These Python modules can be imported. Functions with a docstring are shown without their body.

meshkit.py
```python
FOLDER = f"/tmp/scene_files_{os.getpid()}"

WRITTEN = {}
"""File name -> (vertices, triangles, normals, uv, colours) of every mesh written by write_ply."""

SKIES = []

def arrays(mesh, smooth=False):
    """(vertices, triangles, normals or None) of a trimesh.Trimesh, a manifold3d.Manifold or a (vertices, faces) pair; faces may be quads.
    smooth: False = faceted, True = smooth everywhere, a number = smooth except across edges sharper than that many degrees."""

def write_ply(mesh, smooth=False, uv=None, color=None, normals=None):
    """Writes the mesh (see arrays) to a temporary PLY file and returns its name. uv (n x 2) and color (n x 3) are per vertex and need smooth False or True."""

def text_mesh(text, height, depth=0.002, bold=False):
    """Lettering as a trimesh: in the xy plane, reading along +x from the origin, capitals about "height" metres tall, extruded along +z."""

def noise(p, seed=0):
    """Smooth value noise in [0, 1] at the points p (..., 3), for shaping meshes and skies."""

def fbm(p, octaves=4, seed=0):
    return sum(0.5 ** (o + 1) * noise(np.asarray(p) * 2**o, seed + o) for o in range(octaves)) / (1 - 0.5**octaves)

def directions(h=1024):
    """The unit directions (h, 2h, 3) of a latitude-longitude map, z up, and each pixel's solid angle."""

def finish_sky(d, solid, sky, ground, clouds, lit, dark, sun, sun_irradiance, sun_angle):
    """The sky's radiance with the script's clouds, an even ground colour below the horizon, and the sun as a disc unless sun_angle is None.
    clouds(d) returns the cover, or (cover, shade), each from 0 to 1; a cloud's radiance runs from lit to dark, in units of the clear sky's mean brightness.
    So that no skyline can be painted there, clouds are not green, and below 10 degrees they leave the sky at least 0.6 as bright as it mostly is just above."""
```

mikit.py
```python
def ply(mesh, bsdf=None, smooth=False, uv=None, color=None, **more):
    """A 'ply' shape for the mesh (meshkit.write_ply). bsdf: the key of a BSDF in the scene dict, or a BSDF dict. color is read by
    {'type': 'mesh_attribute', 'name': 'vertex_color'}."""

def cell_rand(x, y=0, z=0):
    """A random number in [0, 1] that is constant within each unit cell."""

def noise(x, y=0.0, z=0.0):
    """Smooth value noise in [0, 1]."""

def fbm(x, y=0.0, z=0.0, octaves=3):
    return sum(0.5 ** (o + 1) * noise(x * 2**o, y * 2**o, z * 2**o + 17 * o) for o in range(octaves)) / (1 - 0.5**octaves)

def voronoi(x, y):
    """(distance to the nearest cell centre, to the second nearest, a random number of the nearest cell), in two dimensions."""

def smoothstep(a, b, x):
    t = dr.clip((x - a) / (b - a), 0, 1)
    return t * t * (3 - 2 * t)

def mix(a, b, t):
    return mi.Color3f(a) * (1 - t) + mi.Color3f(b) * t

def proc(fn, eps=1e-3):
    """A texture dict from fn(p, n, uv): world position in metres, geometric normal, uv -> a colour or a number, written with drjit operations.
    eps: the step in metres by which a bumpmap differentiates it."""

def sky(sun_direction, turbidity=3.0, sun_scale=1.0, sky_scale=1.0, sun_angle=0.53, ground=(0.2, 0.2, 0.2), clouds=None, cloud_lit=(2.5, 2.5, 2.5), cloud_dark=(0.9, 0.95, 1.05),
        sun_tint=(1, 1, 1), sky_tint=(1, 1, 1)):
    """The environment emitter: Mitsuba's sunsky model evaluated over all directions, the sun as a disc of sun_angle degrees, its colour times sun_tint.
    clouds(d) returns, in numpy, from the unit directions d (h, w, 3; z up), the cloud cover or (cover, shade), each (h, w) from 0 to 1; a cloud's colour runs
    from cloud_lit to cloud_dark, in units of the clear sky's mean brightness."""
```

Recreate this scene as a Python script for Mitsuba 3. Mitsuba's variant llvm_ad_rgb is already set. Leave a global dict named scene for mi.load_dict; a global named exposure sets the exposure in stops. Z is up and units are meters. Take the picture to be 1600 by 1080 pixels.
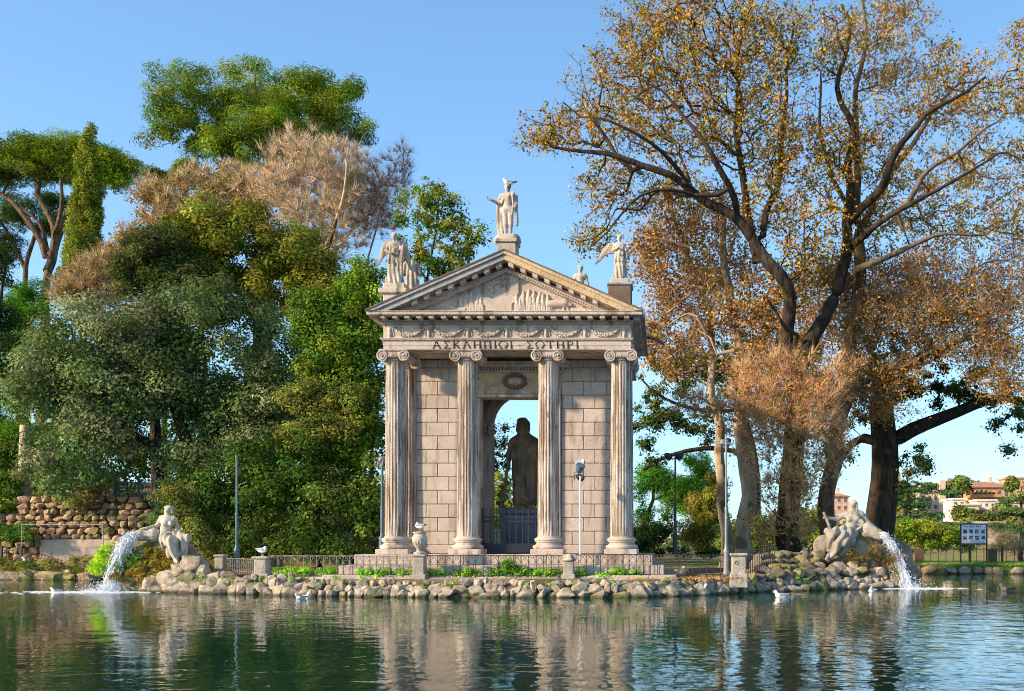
import math, numpy as np, trimesh, shapely, shapely.ops, shapely.affinity, mitsuba as mi, mikit, drjit as dr
from shapely.geometry import Polygon, LineString, Point, box as sbox
from meshkit import noise as mnoise, fbm as mfbm
T = mi.ScalarTransform4f
F, VX, HY, EYE = 1560.0, 1040.0, 850.0, 1.6      # focal length and principal point of the 1600 px photograph, eye height
scene, labels = {}, {}
exposure = 2.58
scene['camera'] = {'type': 'perspective', 'fov': math.degrees(2 * math.atan(800 / F)), 'fov_axis': 'x', 'near_clip': 0.1, 'far_clip': 9000.0,
                   'principal_point_offset_x': -(VX / 1600 - 0.5), 'principal_point_offset_y': -(HY / 1080 - 0.5),
                   'to_world': T().look_at(origin=[0, 0, EYE], target=[0, 1, EYE], up=[0, 0, 1])}
def cloud_cover(d):
    el = d[..., 2]
    q = np.stack([d[..., 0] * 3 + 5, d[..., 1] * 3, el * 12], -1)
    n = mfbm(q, 5, 3)
    low = np.clip(1 - (el - 0.02) / 0.22, 0, 1)
    return np.clip((n - 0.5) * 3.2, 0, 1) * low * 0.7, np.clip(0.5 - n, 0, 1) * 0.4
SUN = (-0.80, -0.48, 0.38)
scene['sky'] = mikit.sky(SUN, turbidity=3, clouds=cloud_cover, cloud_lit=(1.6, 1.6, 1.6), cloud_dark=(1.0, 1.05, 1.15), sun_scale=0.95, sky_scale=1.5, sun_tint=(0.97, 0.97, 1.06), sky_tint=(0.85, 1.0, 1.13), sun_angle=3.0, ground=(0.08, 0.09, 0.07))

# ------------------------------------------------------------------ helpers
def at(px, py, Y): return np.array([(px - VX) * Y / F, Y, EYE + (HY - py) * Y / F])
def X_(px, Y): return (px - VX) * Y / F
def Z_(py, Y): return EYE + (HY - py) * Y / F
taken = set()
def numbered(k):
    base, i = k, 0
    while k in taken:
        i += 1; k = f'{base}_{i:03d}'
    taken.add(k); return k
def thing(name, label, cat, group=None, kind=None):
    k = numbered(name); labels[k] = {'label': label}
    if kind == 'structure': labels[k] = {'kind': kind}
    else: labels[k]['category'] = cat
    if group: labels[k]['group'] = group
    if kind: labels[k]['kind'] = kind
    return k
def part(parent, name, mesh, bsdf, smooth=False, color=None, label=None, kind=None, tw=None):
    k = numbered(parent + '__' + name)
    d = mesh if isinstance(mesh, dict) else P(mesh, bsdf, smooth, color)
    if isinstance(mesh, dict) and bsdf: d = {**d, 'bsdf': {'type': 'ref', 'id': bsdf}}
    scene[k] = {**d, 'to_world': tw} if tw is not None else d
    if label or kind: labels[k] = {a: b for a, b in (('label', label), ('kind', kind)) if b}
    return k
def own(key, mesh, bsdf, smooth=False, color=None, tw=None):
    d = mesh if isinstance(mesh, dict) else P(mesh, bsdf, smooth, color)
    if isinstance(mesh, dict) and bsdf: d = {**d, 'bsdf': {'type': 'ref', 'id': bsdf}}
    scene[key] = {**d, 'to_world': tw} if tw is not None else d
def P(mesh, bsdf, smooth=False, color=None):
    if color is not None:
        n = len(mesh.vertices) if hasattr(mesh, 'vertices') else len(mesh[0])
        c = np.asarray(color, float)
        if c.ndim == 1: c = np.tile(c, (n, 1))
        return mikit.ply(mesh, bsdf, smooth if isinstance(smooth, bool) else False, color=c)
    return mikit.ply(mesh, bsdf, smooth)
def tm(v, f): return trimesh.Trimesh(np.asarray(v, float), np.asarray(f, int), process=False)
def join(ms): return trimesh.util.concatenate([m if isinstance(m, trimesh.Trimesh) else tm(*m) for m in ms])
def bx(x0, x1, y0, y1, z0, z1, ch=0.0):
    c, e = np.array([(x0 + x1) / 2, (y0 + y1) / 2, (z0 + z1) / 2]), np.array([x1 - x0, y1 - y0, z1 - z0])
    if ch <= 0:
        m = trimesh.creation.box(extents=e); m.apply_translation(c); return m
    h = e / 2; ch = min(ch, h.min() * 0.9); pts = []
    for s in np.ndindex(2, 2, 2):
        s = np.array(s) * 2 - 1
        for a in range(3):
            q = h - ch; q = q.copy(); q[a] = h[a]; pts.append(s * q)
    m = trimesh.convex.convex_hull(np.array(pts)); m.apply_translation(c); return m
def exz(poly, y0, y1):
    """Extrude a shapely polygon given in (x, z) from y0 to y1."""
    out = []
    for g in getattr(poly, 'geoms', [poly]):
        if g.is_empty or g.area < 1e-7: continue
        m = trimesh.creation.extrude_polygon(g, y1 - y0, engine='earcut')
        v = np.array(m.vertices)
        out.append(tm(np.stack([v[:, 0], y1 - v[:, 2], v[:, 1]], 1), m.faces))
    return join(out)
def exy(poly, z0, z1):
    ms = [trimesh.creation.extrude_polygon(g, z1 - z0, engine='earcut') for g in getattr(poly, 'geoms', [poly])]
    m = join(ms); m.apply_translation([0, 0, z0]); return m
def lathe(prof, n=28, fn=None):
    prof = np.asarray(prof, float); a = np.arange(n) * 2 * np.pi / n
    r = prof[:, 0][:, None] * (np.ones(n) if fn is None else fn(a)[None])
    v = np.stack([r * np.cos(a), r * np.sin(a), np.repeat(prof[:, 1][:, None], n, 1)], -1).reshape(-1, 3)
    i, j = np.meshgrid(np.arange(len(prof) - 1), np.arange(n), indexing='ij'); k = (j + 1) % n
    q = np.stack([i * n + j, i * n + k, (i + 1) * n + k, (i + 1) * n + j], -1).reshape(-1, 4)
    f = np.vstack([q[:, [0, 1, 2]], q[:, [0, 2, 3]]])
    L = len(v); v = np.vstack([v, [[0, 0, prof[0, 1]], [0, 0, prof[-1, 1]]]])
    jj = np.arange(n); kk = (jj + 1) % n; o = (len(prof) - 1) * n
    f = np.vstack([f, np.stack([jj * 0 + L, kk, jj], 1), np.stack([jj * 0 + L + 1, o + jj, o + kk], 1)])
    return tm(v, f)
def tubes(paths, sides=5, caps=False):
    """Tubes along polylines: paths = [(points, radii)]."""
    V, Fc, o = [], [], 0; ang = np.arange(sides) * 2 * np.pi / sides
    for p, r in paths:
        p = np.asarray(p, float); t = np.gradient(p, axis=0); t /= np.linalg.norm(t, axis=1, keepdims=True) + 1e-9
        ref = np.where(np.abs(t[:, 2:]) < 0.95, [[0, 0, 1.0]], [[1.0, 0, 0]]) if abs(t[:, 2]).max() < 0.97 or abs(t[:, 2]).min() > 0.93 else np.tile([[0.577, -0.7, 0.42]], (len(p), 1))
        a = np.cross(t, ref); a /= np.linalg.norm(a, axis=1, keepdims=True) + 1e-9; b = np.cross(t, a)
        r = np.broadcast_to(r, (len(p),))[:, None, None]
        V.append((p[:, None] + r * (np.cos(ang)[None, :, None] * a[:, None] + np.sin(ang)[None, :, None] * b[:, None])).reshape(-1, 3))
        i, j = np.meshgrid(np.arange(len(p) - 1), np.arange(sides), indexing='ij'); k = (j + 1) % sides
        q = np.stack([i * sides + j, i * sides + k, (i + 1) * sides + k, (i + 1) * sides + j], -1).reshape(-1, 4) + o
        Fc += [q[:, [0, 2, 1]], q[:, [0, 3, 2]]]
        L = (len(p) - 1) * sides + o
        for s in range(1, sides - 1): Fc.append(np.array([[o, o + s, o + s + 1], [L, L + s + 1, L + s]]))
        o += len(p) * sides
    return tm(np.vstack(V), np.vstack(Fc))
def moved(m, d=(0, 0, 0), rz=0.0, s=1.0):
    m = m.copy(); v = np.array(m.vertices) * s; c, n = math.cos(rz), math.sin(rz)
    m.vertices = np.stack([v[:, 0] * c - v[:, 1] * n, v[:, 0] * n + v[:, 1] * c, v[:, 2]], 1) + np.asarray(d); return m
def TW(d, rz=0.0, s=1.0):
    s = [s] * 3 if np.isscalar(s) else list(s)
    return T().translate([float(q) for q in d]).rotate([0, 0, 1], math.degrees(rz)).scale([float(q) for q in s])

# signed distance figures -> meshes by surface nets
def sdf_mesh(prims, h, pad=0.06, k=0.05, disp=None):
    lo = np.min([p['lo'] for p in prims if not p.get('cut')], 0) - pad; hi = np.max([p['hi'] for p in prims if not p.get('cut')], 0) + pad
    n = np.ceil((hi - lo) / h).astype(int) + 1
    ax = [lo[i] + h * np.arange(n[i]) for i in range(3)]
    d = np.full(n, 9.0, np.float32)
    for p in prims:
        m = 3.0 * p.get('k', k) + 2 * h
        s = [slice(max(0, int((p['lo'][i] - m - lo[i]) / h)), min(n[i], int((p['hi'][i] + m - lo[i]) / h) + 2)) for i in range(3)]
        G = np.stack(np.meshgrid(*[ax[i][s[i]] for i in range(3)], indexing='ij'), -1)
        dd = p['f'](G); kk = p.get('k', k); cur = d[tuple(s)]
        if p.get('cut'): d[tuple(s)] = np.maximum(cur, -dd); continue
        hh = np.maximum(kk - np.abs(cur - dd), 0) / kk
        d[tuple(s)] = np.minimum(cur, dd) - hh * hh * kk * 0.25
    if disp is not None:
        G = np.stack(np.meshgrid(*ax, indexing='ij'), -1); near = np.abs(d) < 0.15
        d[near] -= disp(G[near])
    ins = d < 0
    c = [d[i:n[0] - 1 + i, j:n[1] - 1 + j, l:n[2] - 1 + l] for i in (0, 1) for j in (0, 1) for l in (0, 1)]
    sgn = sum((x < 0).astype(int) for x in c); act = (sgn > 0) & (sgn < 8)
    idx = np.full(act.shape, -1); idx[act] = np.arange(act.sum())
    cv = np.stack([x[act] for x in c], 1); co = np.array(list(np.ndindex(2, 2, 2)), float)
    tot, cnt = np.zeros((len(cv), 3)), np.zeros(len(cv))
    for a in range(8):
        for b in range(a + 1, 8):
            if abs(co[a] - co[b]).sum() == 1:
                x = (cv[:, a] < 0) != (cv[:, b] < 0); t = np.where(x, cv[:, a] / np.where(x, cv[:, a] - cv[:, b], 1), 0)
                tot += np.where(x[:, None], co[a] + t[:, None] * (co[b] - co[a]), 0); cnt += x
    V = lo + h * (np.argwhere(act) + tot / cnt[:, None]); Q = []
    for a in range(3):
        b, e = (a + 1) % 3, (a + 2) % 3
        s0 = [slice(None)] * 3; s1 = [slice(None)] * 3; s0[a] = slice(0, n[a] - 1); s1[a] = slice(1, n[a])
        x0, x1 = ins[tuple(s0)], ins[tuple(s1)]; E = np.argwhere(x0 != x1); fl = x0[tuple(E.T)]
        ok = (E[:, b] > 0) & (E[:, e] > 0) & (E[:, b] < n[b] - 1) & (E[:, e] < n[e] - 1); E, fl = E[ok], fl[ok]
        def I(db, de):
            q = E.copy(); q[:, b] += db; q[:, e] += de; return idx[tuple(q.T)]
        q = np.stack([I(-1, -1), I(0, -1), I(0, 0), I(-1, 0)], 1); q[~fl] = q[~fl][:, ::-1]; Q.append(q)
    Q = np.vstack(Q)
    return tm(V, np.vstack([Q[:, [0, 1, 2]], Q[:, [0, 2, 3]]]))
def cap(a, b, ra, rb=None, **kw):
    a, b = np.asarray(a, float), np.asarray(b, float); rb = ra if rb is None else rb; u = b - a; L = max((u * u).sum(), 1e-9)
    def f(G):
        w = G - a; t = np.clip((w @ u) / L, 0, 1); return np.linalg.norm(w - t[..., None] * u, axis=-1) - (ra + (rb - ra) * t)
    R = max(ra, rb); return {'f': f, 'lo': np.minimum(a, b) - R, 'hi': np.maximum(a, b) + R, **kw}
def ell(c, r, **kw):
    c, r = np.asarray(c, float), np.broadcast_to(np.asarray(r, float), (3,))
    def f(G):
        q = (G - c) / r; k0 = np.linalg.norm(q, axis=-1); k1 = np.linalg.norm(q / r, axis=-1) + 1e-9; return k0 * (k0 - 1) / k1
    return {'f': f, 'lo': c - r, 'hi': c + r, **kw}
def skirt(z0, z1, c0, c1, r0, r1, nf=9, amp=0.13, ph=0.0, sq=0.75, tw=0.7, **kw):
    """A fluted robe between heights z0 and z1 round an axis c0-c1, elliptical with depth ratio sq."""
    c0, c1 = np.asarray(c0, float), np.asarray(c1, float)
    def f(G):
        t = np.clip((G[..., 2] - z0) / (z1 - z0), 0, 1)
        x = G[..., 0] - (c0[0] + (c1[0] - c0[0]) * t); y = (G[..., 1] - (c0[1] + (c1[1] - c0[1]) * t)) / sq
        th = np.arctan2(y, x); r = (r0 + (r1 - r0) * t) * (1 + amp * (0.35 + 0.65 * (1 - t)) * (np.sin(nf * th + ph + tw * 3 * t) + 0.5 * np.sin((2 * nf + 3) * th + 2 * ph - tw * 2 * t)))
        return np.maximum((np.hypot(x, y) - r) * 0.7, np.abs(G[..., 2] - (z0 + z1) / 2) - (z1 - z0) / 2)
    R = max(r0, r1) * 1.4; c = np.minimum(c0, c1), np.maximum(c0, c1)
    return {'f': f, 'lo': np.array([c[0][0] - R, c[0][1] - R, z0]), 'hi': np.array([c[1][0] + R, c[1][1] + R, z1]), **kw}
def hand(w, d, side, s=1.0):
    """Palm, four unequal bent fingers and a thumb at wrist w, pointing along d; side = across the palm."""
    w, d, side = (np.asarray(q, float) for q in (w, d, side)); d = d / np.linalg.norm(d); side = side / np.linalg.norm(side); up = np.cross(d, side)
    o = [cap(w, w + d * 0.075 * s, 0.030 * s, 0.038 * s, k=0.02)]
    for i, L in enumerate((0.072, 0.082, 0.078, 0.06)):
        b = w + d * 0.085 * s + side * (i - 1.5) * 0.023 * s; m = b + d * L * 0.55 * s - up * 0.008 * s
        o += [cap(b, m, 0.012 * s, 0.011 * s, k=0.006), cap(m, m + (d * 0.8 - up * 0.6) * L * 0.5 * s, 0.011 * s, 0.009 * s, k=0.006)]
    b = w + d * 0.03 * s - side * 0.03 * s; m = b + (d * 0.6 - side * 0.8) * 0.05 * s
    return o + [cap(b, m, 0.014 * s, 0.012 * s, k=0.012), cap(m, m + d * 0.035 * s, 0.012 * s, 0.010 * s, k=0.008)]
def head(c, s=1.0, face=(0, -1, 0), beard=False, hair=0.0, bun=False):
    """Head with brow, eye hollows, nose, mouth, chin, ears and hair; c = centre."""
    c = np.asarray(c, float); f = np.asarray(face, float); f /= np.linalg.norm(f); r = np.cross(f, [0, 0, 1.0]); z = np.array([0, 0, 1.0])
    o = [ell(c + z * 0.02 * s, (0.078 * s, 0.088 * s, 0.10 * s), k=0.03 * s), cap(c + f * 0.03 * s - z * 0.03 * s, c + f * 0.045 * s - z * 0.085 * s, 0.055 * s, 0.034 * s, k=0.03 * s),
         cap(c + f * 0.078 * s + z * 0.025 * s, c + f * 0.103 * s - z * 0.022 * s, 0.011 * s, 0.017 * s, k=0.012 * s),
         cap(c + f * 0.083 * s - z * 0.052 * s - r * 0.02 * s, c + f * 0.083 * s - z * 0.052 * s + r * 0.02 * s, 0.011 * s, k=0.01 * s),
         cap(c + f * 0.075 * s + z * 0.038 * s - r * 0.045 * s, c + f * 0.075 * s + z * 0.038 * s + r * 0.045 * s, 0.016 * s, k=0.015 * s)]
    for e in (-1, 1): o += [ell(c + r * e * 0.078 * s, (0.016 * s, 0.025 * s, 0.032 * s), k=0.01 * s), ell(c + f * 0.088 * s + z * 0.012 * s + r * e * 0.033 * s, 0.014 * s, cut=True)]
    o.append(ell(c - f * 0.018 * s + z * 0.045 * s, (0.094 * s, 0.098 * s, 0.092 * s), k=0.012 * s))
    for i in range(9):
        t = math.pi * (0.15 + 0.7 * i / 8) * 1.0; q = c + r * math.cos(t) * 0.088 * s + z * (0.05 + 0.055 * math.sin(t)) * s + f * 0.045 * s; o.append(ell(q, 0.024 * s, k=0.01 * s))
    if hair > 0:
        for e in (-1, 1): o.append(cap(c + r * e * 0.085 * s + z * 0.03 * s - f * 0.01 * s, c + r * e * 0.10 * s - z * hair * s, 0.04 * s, 0.03 * s, k=0.02 * s))
    if bun: o.append(ell(c - f * 0.09 * s + z * 0.05 * s, 0.05 * s, k=0.02 * s))
    if beard:
        for i in range(5): o.append(cap(c + f * 0.07 * s - z * 0.06 * s + r * (i - 2) * 0.022 * s, c + f * 0.075 * s - z * (0.16 - 0.012 * abs(i - 2)) * s + r * (i - 2) * 0.016 * s, 0.026 * s, 0.016 * s, k=0.012 * s))
    return o
# foliage and branches
FOL = np.array([2.0, 2.02, 1.7])
def leaves(C, N, size, col, rng, asp=0.55, bend=0.25):
    """Bent four-cornered leaves at C facing N; col = per-leaf colours."""
    n = len(C); N = N / (np.linalg.norm(N, axis=1, keepdims=True) + 1e-9); r = rng.normal(size=(n, 3)); a = np.cross(N, r); a /= np.linalg.norm(a, axis=1, keepdims=True) + 1e-9
    b = np.cross(N, a); s = (size * rng.uniform(0.65, 1.35, n))[:, None] if np.isscalar(size) else size[:, None]
    V = np.stack([C - a * s * 0.5, C - b * s * asp * 0.5 + N * s * bend * 0.3, C + a * s * 0.5, C + b * s * asp * 0.5 + N * s * bend * 0.3], 1).reshape(-1, 3)
    i = np.arange(n)[:, None] * 4
    f = np.hstack([i, i + 1, i + 2, i, i + 2, i + 3]).reshape(-1, 3)
    return (V, f), np.repeat(np.clip(col, 0.004, 0.9), 4, 0)
def pick(pal, n, rng, jit=0.18):
    pal = np.asarray(pal, float); c = pal[rng.integers(len(pal), size=n)]
    return c * np.exp(rng.normal(0, jit, (n, 1))) * np.exp(rng.normal(0, jit * 0.3, (n, 3)))
def blobs_world(blobs, Y, depth=0.8):
    o = []
    for b in blobs:
        px, py, rx, rz = b[:4]; y = Y + (b[4] if len(b) > 4 else 0); s = y / F; o.append((at(px, py, y), np.array([rx * s, min(rx, rz * 1.5) * s * depth, rz * s])))
    return o
def crown_lobes(bw, lobe, n, rng, surf=0.4):
    vol = np.array([r.prod() ** (2 / 3) for _, r in bw]); k = rng.choice(len(bw), n, p=vol / vol.sum()); u = rng.normal(size=(n, 3)); u /= np.linalg.norm(u, axis=1, keepdims=True)
    C = np.array([bw[i][0] for i in k]) + u * np.array([bw[i][1] for i in k]) * (rng.uniform(0, 1, (n, 1)) ** surf) * 0.92
    return C, lobe * rng.uniform(0.55, 1.3, n)
def lobe_leaves(C, R, n, size, pal, rng, asp=0.55, squash=0.75, shell=0.5, lobe_jit=0.22, up=0.5, fuzz=0.12):
    pal = np.asarray(pal) * FOL; k = rng.choice(len(C), n, p=R ** 2 / (R ** 2).sum()); u = rng.normal(size=(n, 3)); u /= np.linalg.norm(u, axis=1, keepdims=True)
    rad = R[k][:, None] * (1 - (1 - shell) * rng.uniform(0, 1, (n, 1)) ** 1.6) * (1 + fuzz * rng.normal(size=(n, 1)))
    p = C[k] + u * rad * [1, 1, squash]; N = u + rng.normal(0, 0.38, (n, 3)) + [0, 0, up]
    lc = pick(pal, len(C), rng, lobe_jit); return leaves(p, N, size, lc[k] * np.exp(rng.normal(0, 0.13, (n, 1))), rng, asp)
def grow(limbs, A, rng, w=0.3, seg=0.6, jit=0.12, r_tip=0.008, ex=2.3, rise=0.0):
    """Branches from hand-laid limbs [(points, r0, r1, parent limb or None)] out to attractors A; returns nodes, parents, radii."""
    N, par, fix, plen, first = [], [], [], [], []
    for pts, r0, r1, pl in limbs:
        pts = np.asarray(pts, float); s = np.r_[0, np.cumsum(np.linalg.norm(np.diff(pts, axis=0), axis=1))]; m = max(3, int(s[-1] / seg) + 1); t = np.linspace(0, s[-1], m)
        q = np.stack([np.interp(t, s, pts[:, i]) for i in range(3)], 1)
        for _ in range(2): q[1:-1] = 0.25 * q[:-2] + 0.5 * q[1:-1] + 0.25 * q[2:]
        e_ = rng.normal(0, jit * 1.1, (m - 2, 3)); e_ = np.apply_along_axis(lambda c_: np.convolve(np.pad(c_, 2, 'edge'), [0.1, 0.25, 0.3, 0.25, 0.1], 'valid'), 0, e_); q[1:-1] += e_; first.append(len(N)); p0 = -1 if pl is None else first[pl] + int(np.argmin(np.linalg.norm(np.array(N[first[pl]:])[:, :] - q[0], axis=1)))
        base = plen[p0] if p0 >= 0 else 0
        for i in range(m): N.append(q[i]); par.append(p0 if i == 0 else len(N) - 2); fix.append(r0 + (r1 - r0) * i / (m - 1)); plen.append(base + t[i] * 0.7)
    A = np.asarray(A, float); n0 = np.array(N); best = np.full(len(A), 1e9); bi = np.zeros(len(A), int); pl_ = np.array(plen)
    for i in range(0, len(n0), 40):
        D = np.linalg.norm(A[:, None] - n0[None, i:i + 40], axis=2) + w * pl_[None, i:i + 40]; j = D.argmin(1); c = D[np.arange(len(A)), j]; u = c < best; best[u] = c[u]; bi[u] = j[u] + i
    alive = np.ones(len(A), bool); tip = []
    for _ in range(len(A)):
        i = int(np.where(alive, best, 1e9).argmin()); alive[i] = False; p = bi[i]; a, b = N[p], A[i]; L = np.linalg.norm(b - a); m = max(1, int(L / seg)); new = []
        for t in range(1, m + 1):
            q = a + (b - a) * t / m; q = q + (rng.normal(0, jit * min(L, 1.5) * 0.5, 3) if t < m else 0) + np.array([0, 0, rise * L * math.sin(math.pi * t / m)])
            N.append(q); par.append(p if t == 1 else len(N) - 2); fix.append(0); plen.append(plen[p] + L * t / m); new.append(len(N) - 1)
        tip.append(new[-1])
        for q in new:
            c = np.linalg.norm(A - N[q], axis=1) + w * plen[q]; u = alive & (c < best); best[u] = c[u]; bi[u] = q
    N, par, fix = np.array(N), np.array(par), np.array(fix); r = np.zeros(len(N)); acc = np.zeros(len(N))
    for i in range(len(N) - 1, -1, -1):
        r[i] = max(acc[i] ** (1 / ex), r_tip)
        if fix[i] > 0: r[i] = fix[i]
        if par[i] >= 0: acc[par[i]] += r[i] ** ex
    for i in range(len(N)):
        if par[i] >= 0 and fix[i] == 0: r[i] = min(r[i], r[par[i]] * 0.95)
    return N, par, r, np.array(tip, int)
def branch_mesh(N, par, r, lo=0, hi=9):
    d = np.zeros_like(N); k = par >= 0; d[k] = N[k] - N[par[k]]; root = ~k; d[root] = [0, 0, 1]; d /= np.linalg.norm(d, axis=1, keepdims=True) + 1e-9
    main = np.full(len(N), -1); br = np.zeros(len(N))
    for i in np.nonzero(k)[0]:
        if r[i] > br[par[i]]: br[par[i]] = r[i]; main[par[i]] = i
    E = np.nonzero(k & (r >= lo) & (r < hi))[0]; V, Fc, o = [], [], 0
    for sides, a, b in ((3, 0, 0.022), (5, 0.022, 0.08), (10, 0.08, 9)):
        e = E[(r[E] >= a) & (r[E] < b)]
        if not len(e): continue
        p = par[e]; ism = (main[p] == e)[:, None]; sd = np.where(ism, d[p], d[e]); sr = np.where(ism[:, 0], np.minimum(r[p], r[e] * 1.6), r[e])
        ang = np.arange(sides) * 2 * np.pi / sides
        def ring(c, dd, rr):
            ref = np.where(np.abs(dd @ [0.36, 0.48, 0.8])[:, None] < 0.97, [[0.36, 0.48, 0.8]], [[1.0, 0, 0]]); A = np.cross(dd, ref); A /= np.linalg.norm(A, axis=1, keepdims=True) + 1e-9; B = np.cross(dd, A)
            return c[:, None] + rr[:, None, None] * (np.cos(ang)[None, :, None] * A[:, None] + np.sin(ang)[None, :, None] * B[:, None])
        v = np.concatenate([ring(N[p], sd, sr), ring(N[e], d[e], r[e])], 1); m = 2 * sides; j = np.arange(sides); kk = (j + 1) % sides
        f = np.vstack([np.stack([j, kk, kk + sides], 1), np.stack([j, kk + sides, j + sides], 1)])
        V.append(v.reshape(-1, 3)); Fc.append((f[None] + (np.arange(len(e)) * m)[:, None, None] + o).reshape(-1, 3)); o += len(e) * m
    return tm(np.vstack(V), np.vstack(Fc)) if V else None
# ------------------------------------------------------------------ materials
ns, fb, ss, mx, vor = mikit.noise, mikit.fbm, mikit.smoothstep, mikit.mix, mikit.voronoi
def pr(fn, rough=0.75, spec=0.35, bump=None, bs=0.02, eps=4e-3, **k):
    b = {'type': 'principled', 'base_color': fn if isinstance(fn, dict) else mikit.proc(fn) if callable(fn) else {'type': 'rgb', 'value': list(fn)}, 'roughness': rough, 'specular': spec, **k}
    if bump: b = {'type': 'bumpmap', 'nested': b, 'arbitrary': mikit.proc(bump, eps), 'scale': bs}
    return {'type': 'twosided', 'nested': b}
def stone_fn(a, b, c, grime=0.35, sc=1.0, green=0.0, wet=0):
    def f(p, n, uv):
        q = fb(p.x * 1.3 * sc, p.y * 1.3 * sc, p.z * 1.3 * sc, 3); col = mx(a, b, ss(0.3, 0.7, q))
        st = ss(0.55, 0.78, fb(p.x * 5 * sc, p.y * 5 * sc, p.z * 0.9 * sc, 3)); col = mx(col, c, st * grime)
        sp = ss(0.66, 0.8, fb(p.x * 16, p.y * 16, p.z * 12, 2)); col = mx(col, [0.10, 0.085, 0.065], sp * grime * 0.4)
        if wet: col = mx(col, [0.035, 0.036, 0.022], ss(0.13, 0.02, p.z + 0.10 * (fb(p.x * 4, p.y * 4, 0.0, 2) - 0.5)) * 0.85)
        if green: col = mx(col, [0.07, 0.09, 0.025], ss(0.5, 0.68, fb(p.x * 2.1 + 9, p.y * 2.1, p.z * 2.1, 3)) * green)
        return col
    return f
def roughness_bump(sc): return lambda p, n, uv: fb(p.x * sc, p.y * sc, p.z * sc, 3)
scene['marble'] = pr(stone_fn([0.50, 0.44, 0.37], [0.38, 0.33, 0.27], [0.12, 0.095, 0.07], 0.8), bump=roughness_bump(30), bs=0.010)
scene['temple_stone'] = pr(stone_fn([0.51, 0.43, 0.375], [0.41, 0.34, 0.29], [0.17, 0.12, 0.085], 0.75), bump=roughness_bump(22), bs=0.012)
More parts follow.
